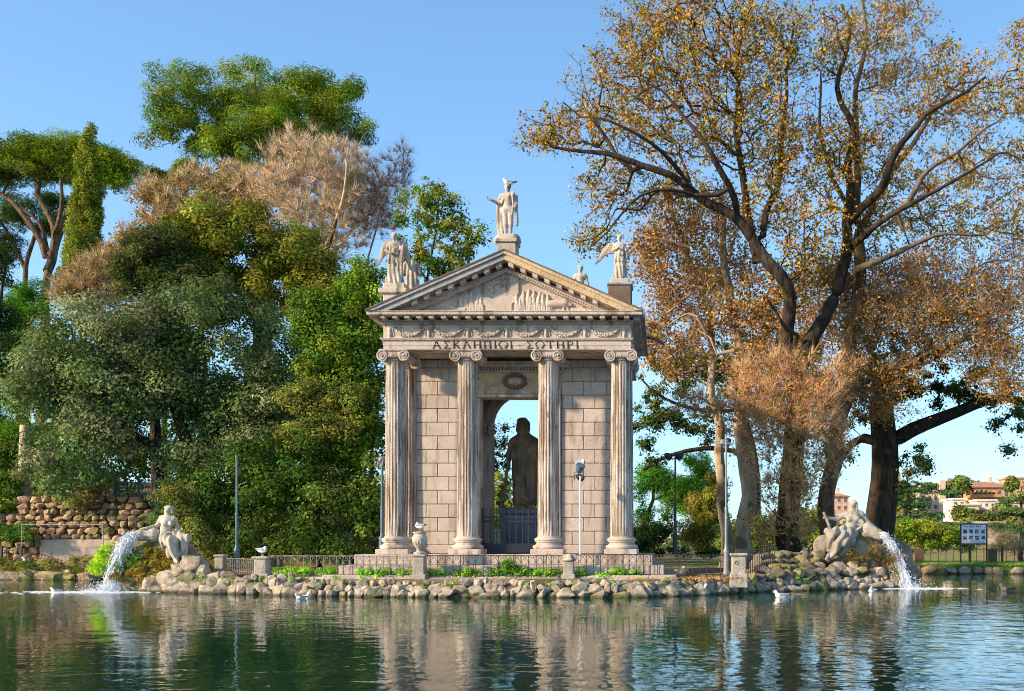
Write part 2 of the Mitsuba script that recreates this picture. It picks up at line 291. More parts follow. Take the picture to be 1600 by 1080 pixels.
def column_fn(p, n, uv):
    col = mx([0.55, 0.47, 0.41], [0.43, 0.345, 0.285], ss(0.3, 0.7, fb(p.x * 2, p.y * 2, p.z * 0.8, 3)))
    s1 = ss(0.42, 0.56, fb(p.x * 21, p.y * 19, p.z * 0.55, 3)) * ss(0.2, 0.55, fb(p.x * 3, p.y * 3, p.z * 0.7 + 4, 2))
    col = mx(col, [0.16, 0.105, 0.07], s1 * 0.85)
    s2 = ss(0.62, 0.74, fb(p.x * 30, p.y * 30, p.z * 2.4, 2)); col = mx(col, [0.07, 0.05, 0.04], s2 * 0.6)
    return col * (0.9 + 0.2 * ns(p.x * 0.9, p.y * 0.9, dr.floor((p.z - 1.7) / 1.96) * 3.3))
scene['column_stone'] = pr(column_fn, bump=roughness_bump(26), bs=0.012)
for i, (a, b) in enumerate((([0.50, 0.435, 0.39], [0.44, 0.38, 0.34]), ([0.46, 0.40, 0.355], [0.41, 0.35, 0.31]), ([0.53, 0.465, 0.42], [0.47, 0.41, 0.37]))):
    scene[f'block_stone_{i}'] = pr(stone_fn(a, b, [0.24, 0.17, 0.12], 0.5, 1.4), bump=roughness_bump(20), bs=0.008)
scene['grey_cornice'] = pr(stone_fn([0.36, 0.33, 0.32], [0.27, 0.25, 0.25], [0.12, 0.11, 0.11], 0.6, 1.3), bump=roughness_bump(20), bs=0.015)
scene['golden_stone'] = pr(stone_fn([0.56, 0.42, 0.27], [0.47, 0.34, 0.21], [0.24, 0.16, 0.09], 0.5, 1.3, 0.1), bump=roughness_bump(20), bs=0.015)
scene['dark_stone'] = pr(stone_fn([0.17, 0.12, 0.09], [0.12, 0.085, 0.065], [0.05, 0.04, 0.03], 0.6, 1.6))  # dark brown stone, grimy between the cornice modillions
scene['blue_stone'] = pr(stone_fn([0.24, 0.27, 0.34], [0.17, 0.19, 0.24], [0.05, 0.055, 0.07], 0.5, 1.6), 0.5)
scene['joint_stone'] = pr([0.27, 0.20, 0.15], 0.95)
scene['dark_marble'] = pr(stone_fn([0.42, 0.31, 0.21], [0.30, 0.22, 0.15], [0.09, 0.07, 0.05], 0.6, 2.0), 0.5, bump=roughness_bump(30), bs=0.01)
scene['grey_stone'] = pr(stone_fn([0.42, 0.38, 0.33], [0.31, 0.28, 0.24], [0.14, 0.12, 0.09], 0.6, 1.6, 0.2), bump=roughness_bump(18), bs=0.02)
for i, (a, b) in enumerate((([0.40, 0.345, 0.28], [0.26, 0.22, 0.175]), ([0.40, 0.34, 0.27], [0.26, 0.21, 0.16]), ([0.46, 0.385, 0.30], [0.31, 0.26, 0.205]))):
    scene[f'rock_{i}'] = pr(stone_fn(a, b, [0.11, 0.085, 0.055], 0.7, 2.2, (0.35, 0.75, 0.15)[i], 1), 0.9, 0.25, bump=roughness_bump(11), bs=0.05)
for i, (a, b) in enumerate((([0.50, 0.35, 0.22], [0.34, 0.23, 0.14]), ([0.46, 0.28, 0.19], [0.32, 0.20, 0.13]), ([0.33, 0.28, 0.13], [0.21, 0.19, 0.075]))):
    scene[f'wall_rock_{i}'] = pr(stone_fn(a, b, [0.12, 0.08, 0.05], 0.5, 2.2, (0.3, 0.1, 0.8)[i]), 0.9, 0.25, bump=roughness_bump(11), bs=0.05)
scene['shaded_rock'] = pr(stone_fn([0.24, 0.19, 0.15], [0.15, 0.12, 0.09], [0.06, 0.05, 0.035], 0.7, 2.2, 0.45, 1), 0.9, 0.25, bump=roughness_bump(11), bs=0.05)  # rock darkened in colour to stand for shade on the right mound
scene['plaster'] = pr(stone_fn([0.50, 0.40, 0.35], [0.40, 0.29, 0.25], [0.20, 0.13, 0.10], 0.5, 1.2), 0.9)
scene['mortar'] = pr([0.07, 0.05, 0.035], 0.95)
scene['iron'] = pr([0.022, 0.022, 0.026], 0.5, 0.5)
scene['navy_iron'] = pr([0.012, 0.018, 0.04], 0.45, 0.5)
scene['grey_iron'] = pr(lambda p, n, uv: mx([0.20, 0.19, 0.175], [0.10, 0.085, 0.07], ss(0.35, 0.7, fb(p.x * 14, p.y * 14, p.z * 14, 2))), 0.6, 0.5)
scene['blue_metal'] = pr([0.07, 0.13, 0.18], 0.45, 0.5)
scene['steel'] = pr([0.22, 0.23, 0.25], 0.4, 0.6)
scene['white_metal'] = pr([0.68, 0.66, 0.62], 0.45, 0.5)
scene['lamp_glass'] = pr([0.02, 0.022, 0.025], 0.1, 0.6)
scene['bronze'] = pr([0.025, 0.016, 0.012], 0.8, 0.2)
scene['vcol'] = {'type': 'twosided', 'nested': {'type': 'principled', 'base_color': {'type': 'mesh_attribute', 'name': 'vertex_color'}, 'roughness': 0.8, 'specular': 0.3}}
scene['leaf'] = {'type': 'principledthin', 'base_color': {'type': 'mesh_attribute', 'name': 'vertex_color'}, 'roughness': 0.6, 'diff_trans': 0.6, 'eta': 1.22}
def bark(a, b, c, sc):
    def f(p, n, uv):
        q = fb(p.x * 5 * sc, p.y * 5 * sc, p.z * 1.2 * sc, 3); col = mx(a, b, ss(0.35, 0.65, q)); return mx(col, c, ss(0.6, 0.7, fb(p.x * 2.3 * sc + 4, p.y * 2.3 * sc, p.z * 1.5 * sc, 2)))
    return f
ridges = lambda p, n, uv: fb(p.x * 11, p.y * 11, p.z * 2.2, 3)
scene['bark_dark'] = pr(bark([0.050, 0.037, 0.028], [0.025, 0.019, 0.015], [0.06, 0.055, 0.03], 1.3), 0.95, 0.2, bump=ridges, bs=0.08)
scene['bark_brown'] = pr(bark([0.17, 0.115, 0.07], [0.085, 0.055, 0.035], [0.13, 0.115, 0.06], 1.0), 0.95, 0.2, bump=ridges, bs=0.06)
scene['bark_pale'] = pr(bark([0.46, 0.38, 0.27], [0.30, 0.23, 0.15], [0.18, 0.12, 0.07], 0.8), 0.9, 0.2, bump=ridges, bs=0.03)
def water_bump(p, n, uv):
    w = 0.5 * ns(p.x * 0.45, p.y * 0.45); a = fb(p.x * 4.2 + w, p.y * 5.4 + w, 0.0, 2) * 0.62 + ns(p.x * 1.5 + 3, p.y * 2.1, 4.0) * 0.55 + ns(p.x * 12 + 3, p.y * 15, 7.0) * 0.09 + ns(p.x * 0.5, p.y * 0.7, 9.0) * 0.5
    return a * (0.5 + 0.9 * ss(0.25, 0.75, ns(p.x * 0.13, p.y * 0.2, 2.0)))
scene['water_surface'] = {'type': 'bumpmap', 'nested': {'type': 'principled', 'base_color': {'type': 'rgb', 'value': [0.004, 0.022, 0.013]}, 'roughness': 0.03, 'eta': 1.34}, 'arbitrary': mikit.proc(water_bump, 8e-3), 'scale': 0.0095}
def soil_fn(p, n, uv):
    q = fb(p.x * 1.1, p.y * 1.1, 0.0, 3); col = mx([0.19, 0.125, 0.075], [0.10, 0.075, 0.045], ss(0.3, 0.7, q))
    lv = ss(0.6, 0.72, fb(p.x * 13, p.y * 13, 0.0, 2)); col = mx(col, [0.28, 0.15, 0.07], lv * 0.7)
    g = ss(0.45, 0.6, fb(p.x * 0.25 + 7, p.y * 0.25, 0.0, 2)) * ss(44, 52, p.y); return mx(col, mx([0.07, 0.13, 0.025], [0.12, 0.16, 0.04], q), g)
scene['soil'] = pr(soil_fn, 0.95, 0.15, bump=lambda p, n, uv: fb(p.x * 6, p.y * 6, p.z * 6, 3), bs=0.05)
scene['foam'] = {'type': 'twosided', 'nested': {'type': 'principled', 'base_color': {'type': 'rgb', 'value': [0.74, 0.78, 0.84]}, 'roughness': 0.15, 'specular': 0.6}}
# ------------------------------------------------------------------ the setting: ground, lake
island_front = [X_Y for X_Y in ((-19.1, 33.9), (-17.4, 33.2), (-14.4, 32.0), (-10.9, 30.5), (-7.4, 29.8), (-4.4, 29.5), (-0.8, 29.8), (1.2, 31.2), (3.4, 33.3), (5.8, 34.7), (8.0, 35.7), (9.0, 36.8))]
island = Polygon(island_front + [(9.4, 40), (9.0, 47), (3, 60), (-17, 60), (-18.6, 46), (-19.0, 38)])
mainland = Polygon([(-62, 20), (-60, 43), (-30, 44.6), (-18, 45.2), (-17, 52), (2, 58), (8, 56), (10.5, 53.2), (30, 53.0), (60, 52), (62, 20), (62, -60), (-62, -60)]).symmetric_difference(Polygon([(-3000, -3000), (3000, -3000), (3000, 5000), (-3000, 5000)]))
land = shapely.ops.unary_union([island, mainland])
def sstep(a, b, x):
    t = np.clip((x - a) / (b - a), 0, 1); return t * t * (3 - 2 * t)
def ground_z(x, y):
    x, y = np.asarray(x, float), np.asarray(y, float); p = shapely.points(x, y); sd = shapely.distance(land.boundary, p); sd = np.where(shapely.contains_xy(land, x, y), sd, -sd)
    z = -0.9 + 1.4 * sstep(-0.7, 0.55, sd)
    z = z + 0.55 * np.exp(-(((x - 5.6) / 2.6) ** 2 + ((y - 38.2) / 2.2) ** 2)) * (sd > 0)
    west = sstep(-15.5, -19.5, x) * sstep(48.3, 48.7, y); z = z + west * 3.3
    z = z + sstep(-4, -26, x) * sstep(48, 80, y) * 2.6
    far = sstep(130, 300, y) * (9 * sstep(30, 95, x) * sstep(420, 200, x) + 5 * mfbm(np.stack([x / 130, y / 130, x * 0], -1), 3, 5)); z = z + far * sstep(3000, 900, y)
    z = z - 0.9 * sstep(62, 100, y) * sstep(0, 10, x)
    return z + 0.10 * (mfbm(np.stack([x / 1.7, y / 1.7, x * 0], -1), 3, 1) - 0.5) * (sd > 0.3)
def axis(lo, hi, step, out0, out1):
    a = np.arange(lo, hi + 1e-6, step); g = [hi]; s = step
    while g[-1] < out1: s *= 1.22; g.append(g[-1] + s)
    b = [lo]; s = step
    while b[-1] > out0: s *= 1.22; b.append(b[-1] - s)
    return np.concatenate([b[:0:-1], a, g[1:]])
gx, gy = axis(-34, 26, 0.42, -2900, 2900), axis(26, 66, 0.42, -900, 4800)
GX, GY = np.meshgrid(gx, gy, indexing='ij'); GZ = ground_z(GX, GY)
i, j = np.meshgrid(np.arange(len(gx) - 1), np.arange(len(gy) - 1), indexing='ij'); m = len(gy)
q = np.stack([i * m + j, (i + 1) * m + j, (i + 1) * m + j + 1, i * m + j + 1], -1).reshape(-1, 4)
own('ground', tm(np.stack([GX, GY, GZ], -1).reshape(-1, 3), np.vstack([q[:, :3], q[:, [0, 2, 3]]])), 'soil', True); labels['ground'] = {'kind': 'structure'}
own('lake_water', tm([[-75, -75, 0], [75, -75, 0], [75, 75, 0], [-75, 75, 0]], [[0, 1, 2], [0, 2, 3]]), 'water_surface'); labels['lake_water'] = {'kind': 'structure'}

# ------------------------------------------------------------------ stones (shared shapes)
def rock_mesh(seed, sub=1, rough=0.35, box=0.35):
    rg = np.random.default_rng(seed + 500); u = rg.normal(size=(26 if sub == 1 else 44, 3)); u /= np.linalg.norm(u, axis=1, keepdims=True); cube = u / np.abs(u).max(1, keepdims=True)
    m = trimesh.convex.convex_hull((u * (1 - box) + cube * box * 0.95) * rg.uniform(1 - rough * 0.5, 1.06, (len(u), 1)))
    for _ in range(sub - 1): m = m.subdivide()
    v = np.array(m.vertices); r = 1 + (0.10 if sub > 1 else 0.0) * (mfbm(v * 2.3 + seed * 7.7, 3, seed) - 0.5) * 2; return tm(v * r[:, None], m.faces)
ROCKS = [mikit.ply(rock_mesh(s, 1, 0.4, 0.45), 'rock_0', 28) for s in range(12)]
BIG_ROCKS = [mikit.ply(rock_mesh(s + 40, 3, 0.45, 0.45), 'rock_0', 32) for s in range(5)]
def rock(parent, name, c, size, rng, mats, lib=None, tilt=0.35):
    lib = lib or ROCKS; ax_ = rng.normal(size=3) + 1e-3; ax_ /= np.linalg.norm(ax_); d = lib[rng.integers(len(lib))]
    tw = T().translate([float(v) for v in c]).rotate([0, 0, 1], float(rng.normal(0, 14))).rotate([float(v) for v in ax_], float(rng.normal(0, 45 * tilt))).scale([float(v) for v in size]).rotate([0, 0, 1], float(rng.choice([0, 90, 180, 270]))).rotate([1, 0, 0], float(rng.choice([0, 180])))
    part(parent, name, d, mats[rng.integers(len(mats))], tw=tw)
RK = ['rock_0', 'rock_1', 'rock_2']; WR = ['wall_rock_0', 'wall_rock_0', 'wall_rock_1', 'wall_rock_2']
line = LineString(island_front); LL = line.length
def shore_pt(s):
    p, q = line.interpolate(s), line.interpolate(min(s + 0.05, LL)); t = np.array([q.x - p.x, q.y - p.y]); t /= np.linalg.norm(t) + 1e-9; return np.array([p.x, p.y]), np.array([-t[1], t[0]])
shore = thing('island_shore', '', '', kind='structure')
rng = np.random.default_rng(11)
for row, (off, z, w) in enumerate(((0.02, 0.05, 0.36), (0.13, 0.24, 0.31), (0.28, 0.39, 0.24))):
    s = 1.4
    while s < LL - 0.2:
        L = w * rng.uniform(0.5, 1.8) * (1.35 if s < 6.5 else 1.0); p, nrm = shore_pt(s + L / 2); g = 0.0
        xx = p[0]; hgt = 0.40 if row == 0 else 0.32 if row == 1 else 0.24
        p2 = p + nrm * (off + rng.normal(0, 0.05)); big = 1 + 0.3 * (xx < -11.5)
        if row < 2 or rng.random() < 0.9: rock(shore, 'stone', [p2[0], p2[1], z * big + rng.normal(0, 0.035)], [L * 0.60, w * 0.5, hgt * 0.52 * big * rng.uniform(0.8, 1.2)], rng, RK)
        s += L * (0.96 if row < 2 else 1.12)
# rocky rise under the right fountain
mound = thing('rock_mound', 'mossy stone mound darkened in colour for shade, carrying the right reclining fountain statue', 'rock mound')
rng = np.random.default_rng(12)
for r_ in range(4):
    s = LL - 7.6 + 0.9 * r_ * 0.4
    while s < LL + 0.5:
        L = rng.uniform(0.28, 0.6); p, nrm = shore_pt(min(s, LL - 0.06)); z = 0.58 + r_ * 0.20; f = sstep(LL - 8.0, LL - 5.2, s)
        if f * 0.9 > r_ * 0.22: rock(mound, 'stone', [p[0] + nrm[0] * (0.35 + r_ * 0.33), p[1] + nrm[1] * (0.35 + r_ * 0.33), (z) * (0.75 + 0.25 * f)], [L * 0.6, L * 0.5, L * 0.42], rng, ['rock_1', 'wall_rock_2', 'shaded_rock', 'shaded_rock'])
        s += L * 0.95
# ------------------------------------------------------------------ the temple
CX, CY, FL = -5.19, 33.0, 1.26                    # centre, column row, stylobate top
temple = thing('temple', 'pinkish stone temple with four fluted columns and a carved pediment on the island', 'temple')
for i, (w, d0, z0, z1) in enumerate(((5.55, 31.15, 0.30, 0.62), (5.15, 31.55, 0.621, 0.92), (4.78, 31.92, 0.921, FL))):
    st = part(temple, 'step', bx(CX - w + 0.02, CX + w - 0.02, d0 + 0.02, 40.2 - i * 0.35, z0, z1 - 0.02), 'joint_stone'); rg = np.random.default_rng(50 + i); x = CX - w
    while x < CX + w - 0.05:
        L = min(rg.uniform(0.9, 1.7), CX + w - x)
        if CX + w - (x + L) < 0.4: L = CX + w - x
        part(st, 'slab', bx(x + 0.004, x + L - 0.004, d0 + rg.uniform(0, 0.012), d0 + 1.3, z0, z1 + rg.uniform(-0.006, 0.004), 0.025), 'temple_stone'); x += L
# columns
def shaft_mesh(z0=1.735, z1=7.60, r0=0.362, r1=0.322, nf=22):
    n = nf * 8; a = np.arange(n) * 2 * np.pi / n; t = np.linspace(0, 1, 15); ph = (a * nf / (2 * np.pi)) % 1
    fl = np.where((ph > 0.16) & (ph < 0.84), -0.075 * np.sqrt(np.clip(1 - ((ph - 0.5) / 0.34) ** 2, 0, 1)), 0.0)
    R = (r0 + (r1 - r0) * t ** 1.4); ends = np.clip(np.minimum(t, 1 - t) / 0.02, 0, 1)
    r = R[:, None] * (1 + fl[None] * ends[:, None])
    v = np.stack([r * np.cos(a), r * np.sin(a), np.repeat((z0 + (z1 - z0) * t)[:, None], n, 1)], -1).reshape(-1, 3)
    v *= [1, 1, 1]; w = 0.006 * (mfbm(v * [6, 6, 2], 2, 3) - 0.5); v[:, :2] *= 1 + w[:, None]
    i, j = np.meshgrid(np.arange(len(t) - 1), np.arange(n), indexing='ij'); k = (j + 1) % n; q = np.stack([i * n + j, i * n + k, (i + 1) * n + k, (i + 1) * n + j], -1).reshape(-1, 4)
    return tm(v, np.vstack([q[:, :3], q[:, [0, 2, 3]]]))
SHAFT = mikit.ply(shaft_mesh(), 'column_stone', 30)
def base_prof(z):
    o = []
    for r, h, k in ((0.50, 0.13, 1), (0.43, 0.03, 0), (0.40, 0.07, -1), (0.43, 0.03, 0), (0.455, 0.10, 1)):
        for t in np.linspace(0, 1, 7 if k else 2): o.append((r + (0.035 * math.sin(math.pi * t) - 0.02) * k, z + h * t))
        z += h
    return o + [(0.39, z + 0.005), (0.385, z + 0.03), (0.365, z + 0.05)]
BASE = mikit.ply(lathe(base_prof(FL + 0.17), 40), 'temple_stone', 40); PLINTH = mikit.ply(bx(-0.535, 0.535, -0.535, 0.535, FL, FL + 0.17, 0.012), 'temple_stone', 30)
def volute(x0, zc, side, y0, y1, turns=2.4, R=0.185):
    """One scroll: a disc with a raised spiral on both faces, joined by a bolster."""
    ms = []; t = np.linspace(0, 1, 52); ang = side * (math.pi / 2 - t * turns * 2 * math.pi); rr = R * (1 - t) ** 0.95 * 0.93 + 0.02
    for y, sg in ((y0, -1), (y1, 1)):
        c = trimesh.creation.cylinder(R * 0.98, 0.06, sections=36); c.apply_transform(trimesh.transformations.rotation_matrix(math.pi / 2, [1, 0, 0])); c.apply_translation([x0, y - sg * 0.03, zc]); ms.append(c)
        ms.append(tubes([(np.stack([x0 - rr * np.cos(ang + math.pi), np.full_like(t, y + sg * 0.012), zc + rr * np.sin(ang)], 1), 0.026 * (1 - 0.5 * t))], 6))
        e = trimesh.creation.icosphere(2, 0.036); e.apply_translation([x0, y + sg * 0.018, zc]); ms.append(e)
    tt = np.linspace(-1, 1, 13); prof = np.stack([R * (0.72 + 0.26 * tt ** 2) * (1 + 0.05 * (np.abs(np.abs(tt) - 0.15) < 0.1)), (y0 + y1) / 2 + tt * (y1 - y0) / 2], 1)
    b = lathe(prof, 24); v = np.array(b.vertices); b.vertices = np.stack([v[:, 0] + x0, v[:, 2], -v[:, 1] + zc], 1); ms.append(b); return ms
def capital_mesh():
    z = 7.60; ms = [lathe([(0.33, z), (0.355, z + 0.02), (0.33, z + 0.045), (0.335, z + 0.06), (0.40, z + 0.10), (0.43, z + 0.15), (0.42, z + 0.19)], 40, lambda a: 1 + 0.025 * np.cos(a * 20))]
    ms.append(bx(-0.36, 0.36, -0.395, 0.395, z + 0.165, z + 0.295, 0.02))
    ms.append(tubes([(np.stack([np.linspace(-0.36, 0.36, 13), np.full(13, -0.40), z + 0.17 + 0.02 * np.linspace(-1, 1, 13) ** 2], 1), 0.018)], 6))
    for i in range(9):
        e = trimesh.creation.icosphere(1, 1.0); e.apply_scale([0.026, 0.03, 0.04]); e.apply_translation([(i - 4) * 0.062, -0.405, z + 0.125]); ms.append(e)
    for s in (-1, 1): ms += volute(s * 0.355, z + 0.15, s, -0.40, 0.40)
    return join(ms), bx(-0.46, 0.46, -0.44, 0.44, z + 0.296, 7.96, 0.02)
cm, ab = capital_mesh(); CAPITAL = mikit.ply(cm, 'temple_stone', 40); ABACUS = mikit.ply(ab, 'temple_stone', 30)
col_x = [CX - 3.72, CX - 1.345, CX + 1.32, CX + 3.72]; cols = [(x, CY, s) for x, s in zip(col_x, ('left outer', 'left inner', 'right inner', 'right outer'))] + [(CX - 3.72, 34.5, ''), (CX + 3.72, 34.5, '')]
for k, (x, y, s) in enumerate(cols):
    c = numbered(temple + '__column')
    for nm, d in (('plinth', PLINTH), ('torus', BASE), ('shaft', SHAFT), ('capital', CAPITAL), ('abacus', ABACUS)): part(c, nm, d, None, tw=TW((x, y, 0), rz=(0.0 if nm != 'shaft' else 0.13 * k)))
# cella walls with their blocks
WY = 34.42
def wall_blocks(x0, x1, name):
    w = part(temple, name, bx(x0, x1, WY + 0.045, WY + 0.45, FL, 7.95), 'joint_stone'); rg = np.random.default_rng(int(abs(x0) * 10)); z, r = FL + 0.30, 0
    for kk, (pz0, pz1) in enumerate(((FL, FL + 0.30),)): part(w, 'base_course', bx(x0 + 0.002, x1 - 0.002, WY - 0.03, WY + 0.06, pz0, pz1, 0.02), 'block_stone_0')
    while z < 7.9:
        h = min(0.47, 7.95 - z); x = x0 + (0.0 if r % 2 else -0.39)
        while x < x1 - 0.03:
            a, b = max(x, x0), min(x + 0.78, x1)
            if b - a > 0.06: part(w, 'block', bx(a + 0.008, b - 0.008, WY + rg.uniform(-0.006, 0.004), WY + 0.08, z + 0.009, z + h - 0.009, 0.014), f'block_stone_{rg.integers(3)}')
            x += 0.78
        z += h; r += 1
    return w
wall_blocks(CX - 3.45, CX - 1.585, 'front_wall'); wall_blocks(CX + 1.585, CX + 3.45, 'front_wall')
for s in (-1, 1):
    a, b = sorted((CX + s * 3.42, CX + s * 3.80)); part(temple, 'side_wall', bx(a, b, WY + 0.46, 39.0, FL, 7.95), 'block_stone_1')
back = Polygon([(CX - 3.4, FL), (CX + 3.4, FL), (CX + 3.4, 7.95), (CX - 3.4, 7.95)]).difference(Polygon([(CX + 1.58 * math.cos(t), 6.2 + 1.58 * math.sin(t)) for t in np.linspace(0, math.pi, 40)] + [(CX - 1.58, FL - 1), (CX + 1.58, FL - 1)]))
part(temple, 'back_wall', exz(back, 38.55, 39.0), 'temple_stone')
AR, AZ, AY = 1.10, 5.93, 36.30
mid = Polygon([(CX - 3.4, FL), (CX + 3.4, FL), (CX + 3.4, 7.95), (CX - 3.4, 7.95)]).difference(Polygon([(CX + AR * math.cos(t), AZ + AR * math.sin(t)) for t in np.linspace(0, math.pi, 48)] + [(CX - AR, FL - 1), (CX + AR, FL - 1)]))
part(temple, 'arch_wall', exz(mid, AY, AY + 0.42), 'temple_stone')
arch_ring = Point(CX, AZ).buffer(AR + 0.30, 48).difference(Point(CX, AZ).buffer(AR - 0.004, 48)).intersection(sbox(CX - 2, AZ, CX + 2, 9)); part(temple, 'archivolt', exz(arch_ring, AY - 0.12, AY + 0.003), 'golden_stone')
part(temple, 'floor', bx(CX - 3.4, CX + 3.4, WY + 0.5, 38.54, FL - 0.2, FL + 0.03), 'grey_stone')
part(temple, 'ceiling', bx(CX - 3.9, CX + 3.9, 33.36, 38.99, 7.972, 8.1), 'temple_stone')
for s in (-1, 1):                                  # pilasters that carry the arch
    xp = CX + s * 1.30; pl = numbered(temple + '__pilaster')
    part(pl, 'shaft', bx(xp - 0.20, xp + 0.20, 35.930, 36.300, FL + 0.35, 5.31, 0.03), 'temple_stone'); part(pl, 'base', bx(xp - 0.27, xp + 0.27, 35.870, 36.310, FL, FL + 0.34, 0.05), 'temple_stone')
    ms = [bx(xp - 0.31, xp + 0.31, 35.810, 36.305, 5.81, 5.93, 0.03), bx(xp - 0.19, xp + 0.19, 35.940, 36.295, 5.28, 5.82)]
    for row, (z, n) in enumerate(((5.37, 4), (5.57, 3))):
        for q in range(n):
            lx = xp - 0.2 + 0.4 * (q + 0.5) / n
            ms.append(tubes([([[lx, 35.930, z], [lx, 35.880, z + 0.14], [lx + (lx - xp) * 0.2, 35.780, z + 0.22], [lx + (lx - xp) * 0.3, 35.740, z + 0.17]], [0.05, 0.06, 0.04, 0.015])], 6))
    for e in (-1, 1): ms.append(tubes([(np.stack([xp + e * (0.24 + 0.06 * np.cos(np.linspace(0, 7, 20)) * np.linspace(1, 0.2, 20)), np.full(20, 35.830), 5.73 + 0.06 * np.sin(np.linspace(0, 7, 20)) * np.linspace(1, 0.2, 20)], 1), 0.025)], 6))
    part(pl, 'capital', join(ms), 'temple_stone', 40)
# door surround with wreath frieze
dr_ = numbered(temple + '__door_surround'); ZL = 6.64
for s in (-1, 1):
    a, b = sorted((CX + s * 1.205, CX + s * 1.58)); part(dr_, 'jamb', join([bx(a, b, WY - 0.06, WY + 0.6, FL, ZL - 0.002, 0.02), bx(min(CX + s * 1.49, CX + s * 1.582), max(CX + s * 1.49, CX + s * 1.582), WY - 0.11, WY - 0.055, FL, ZL, 0.02)]), 'temple_stone')
part(dr_, 'lintel', join([bx(CX - 1.582, CX + 1.582, WY - 0.10, WY + 0.6, ZL, ZL + 0.11, 0.02), bx(CX - 1.58, CX + 1.58, WY - 0.06, WY + 0.6, ZL + 0.111, ZL + 0.26, 0.02)]), 'temple_stone')
part(dr_, 'frieze_panel', bx(CX - 1.58, CX + 1.58, WY - 0.01, WY + 0.6, ZL + 0.262, ZL + 0.86), 'golden_stone')
t = np.linspace(0, 2 * math.pi, 40); ms = [tubes([(np.stack([CX + 0.36 * np.cos(t), 0 * t + WY - 0.05, ZL + 0.56 + 0.22 * np.sin(t)], 1), 0.065 + 0.018 * np.sin(t * 14))], 8)]
part(dr_, 'wreath', join(ms), 'dark_stone', 50)  # darker stone than the panel so the wreath stands out
ms = []
for s in (-1, 1):
    u = np.linspace(0, 1, 30); ms.append(tubes([(np.stack([CX + s * (0.40 + 0.95 * u), 0 * u + WY - 0.03, ZL + 0.58 - 0.22 * np.sin(math.pi * u) + 0.1 * u], 1), 0.038 + 0.015 * np.sin(u * 40))], 6))
    for q in range(2):
        e = trimesh.creation.icosphere(2, 1); e.apply_scale([0.10, 0.05, 0.13]); e.apply_translation([CX + s * 0.12, WY - 0.03, ZL + 0.56]); ms.append(e)
part(dr_, 'ribbon', join(ms), 'temple_stone', 50)
ms = [bx(CX - 1.62, CX + 1.62, WY - 0.09, WY + 0.59, ZL + 0.862, ZL + 0.92), bx(CX - 1.86, CX + 1.86, WY - 0.34, WY + 0.55, ZL + 1.03, ZL + 1.13, 0.02), bx(CX - 1.9, CX + 1.9, WY - 0.38, WY + 0.55, ZL + 1.131, ZL + 1.2, 0.02)]
ms += [bx(CX - 1.64 + i * 0.105, CX - 1.64 + i * 0.105 + 0.06, WY - 0.2, WY + 0.4, ZL + 0.921, ZL + 1.03) for i in range(32)]
part(dr_, 'cornice', join(ms), 'temple_stone')
# gate
gate = numbered(temple + '__gate'); GYY = WY + 0.25
for x in (CX - 1.19, CX - 0.42, CX + 0.43, CX + 1.17): part(gate, 'post', bx(x - 0.025, x + 0.025, GYY - 0.025, GYY + 0.025, FL + 0.03, 2.85), 'navy_iron')
for z in (1.565, 2.36, 2.50): part(gate, 'rail', bx(CX - 1.19, CX + 1.19, GYY - 0.018, GYY + 0.018, z, z + 0.045), 'navy_iron')
part(gate, 'kick_plate', bx(CX - 1.18, CX + 1.18, GYY - 0.01, GYY + 0.01, FL + 0.04, 1.56), 'navy_iron')
for i in range(11):
    x = CX - 1.12 + i * 0.224; part(gate, 'bar', join([bx(x - 0.016, x + 0.016, GYY - 0.015, GYY + 0.015, 1.3, 2.82), lathe([(0.022, 2.82), (0.001, 2.92)], 6).apply_translation([x, GYY, 0])]), 'navy_iron')
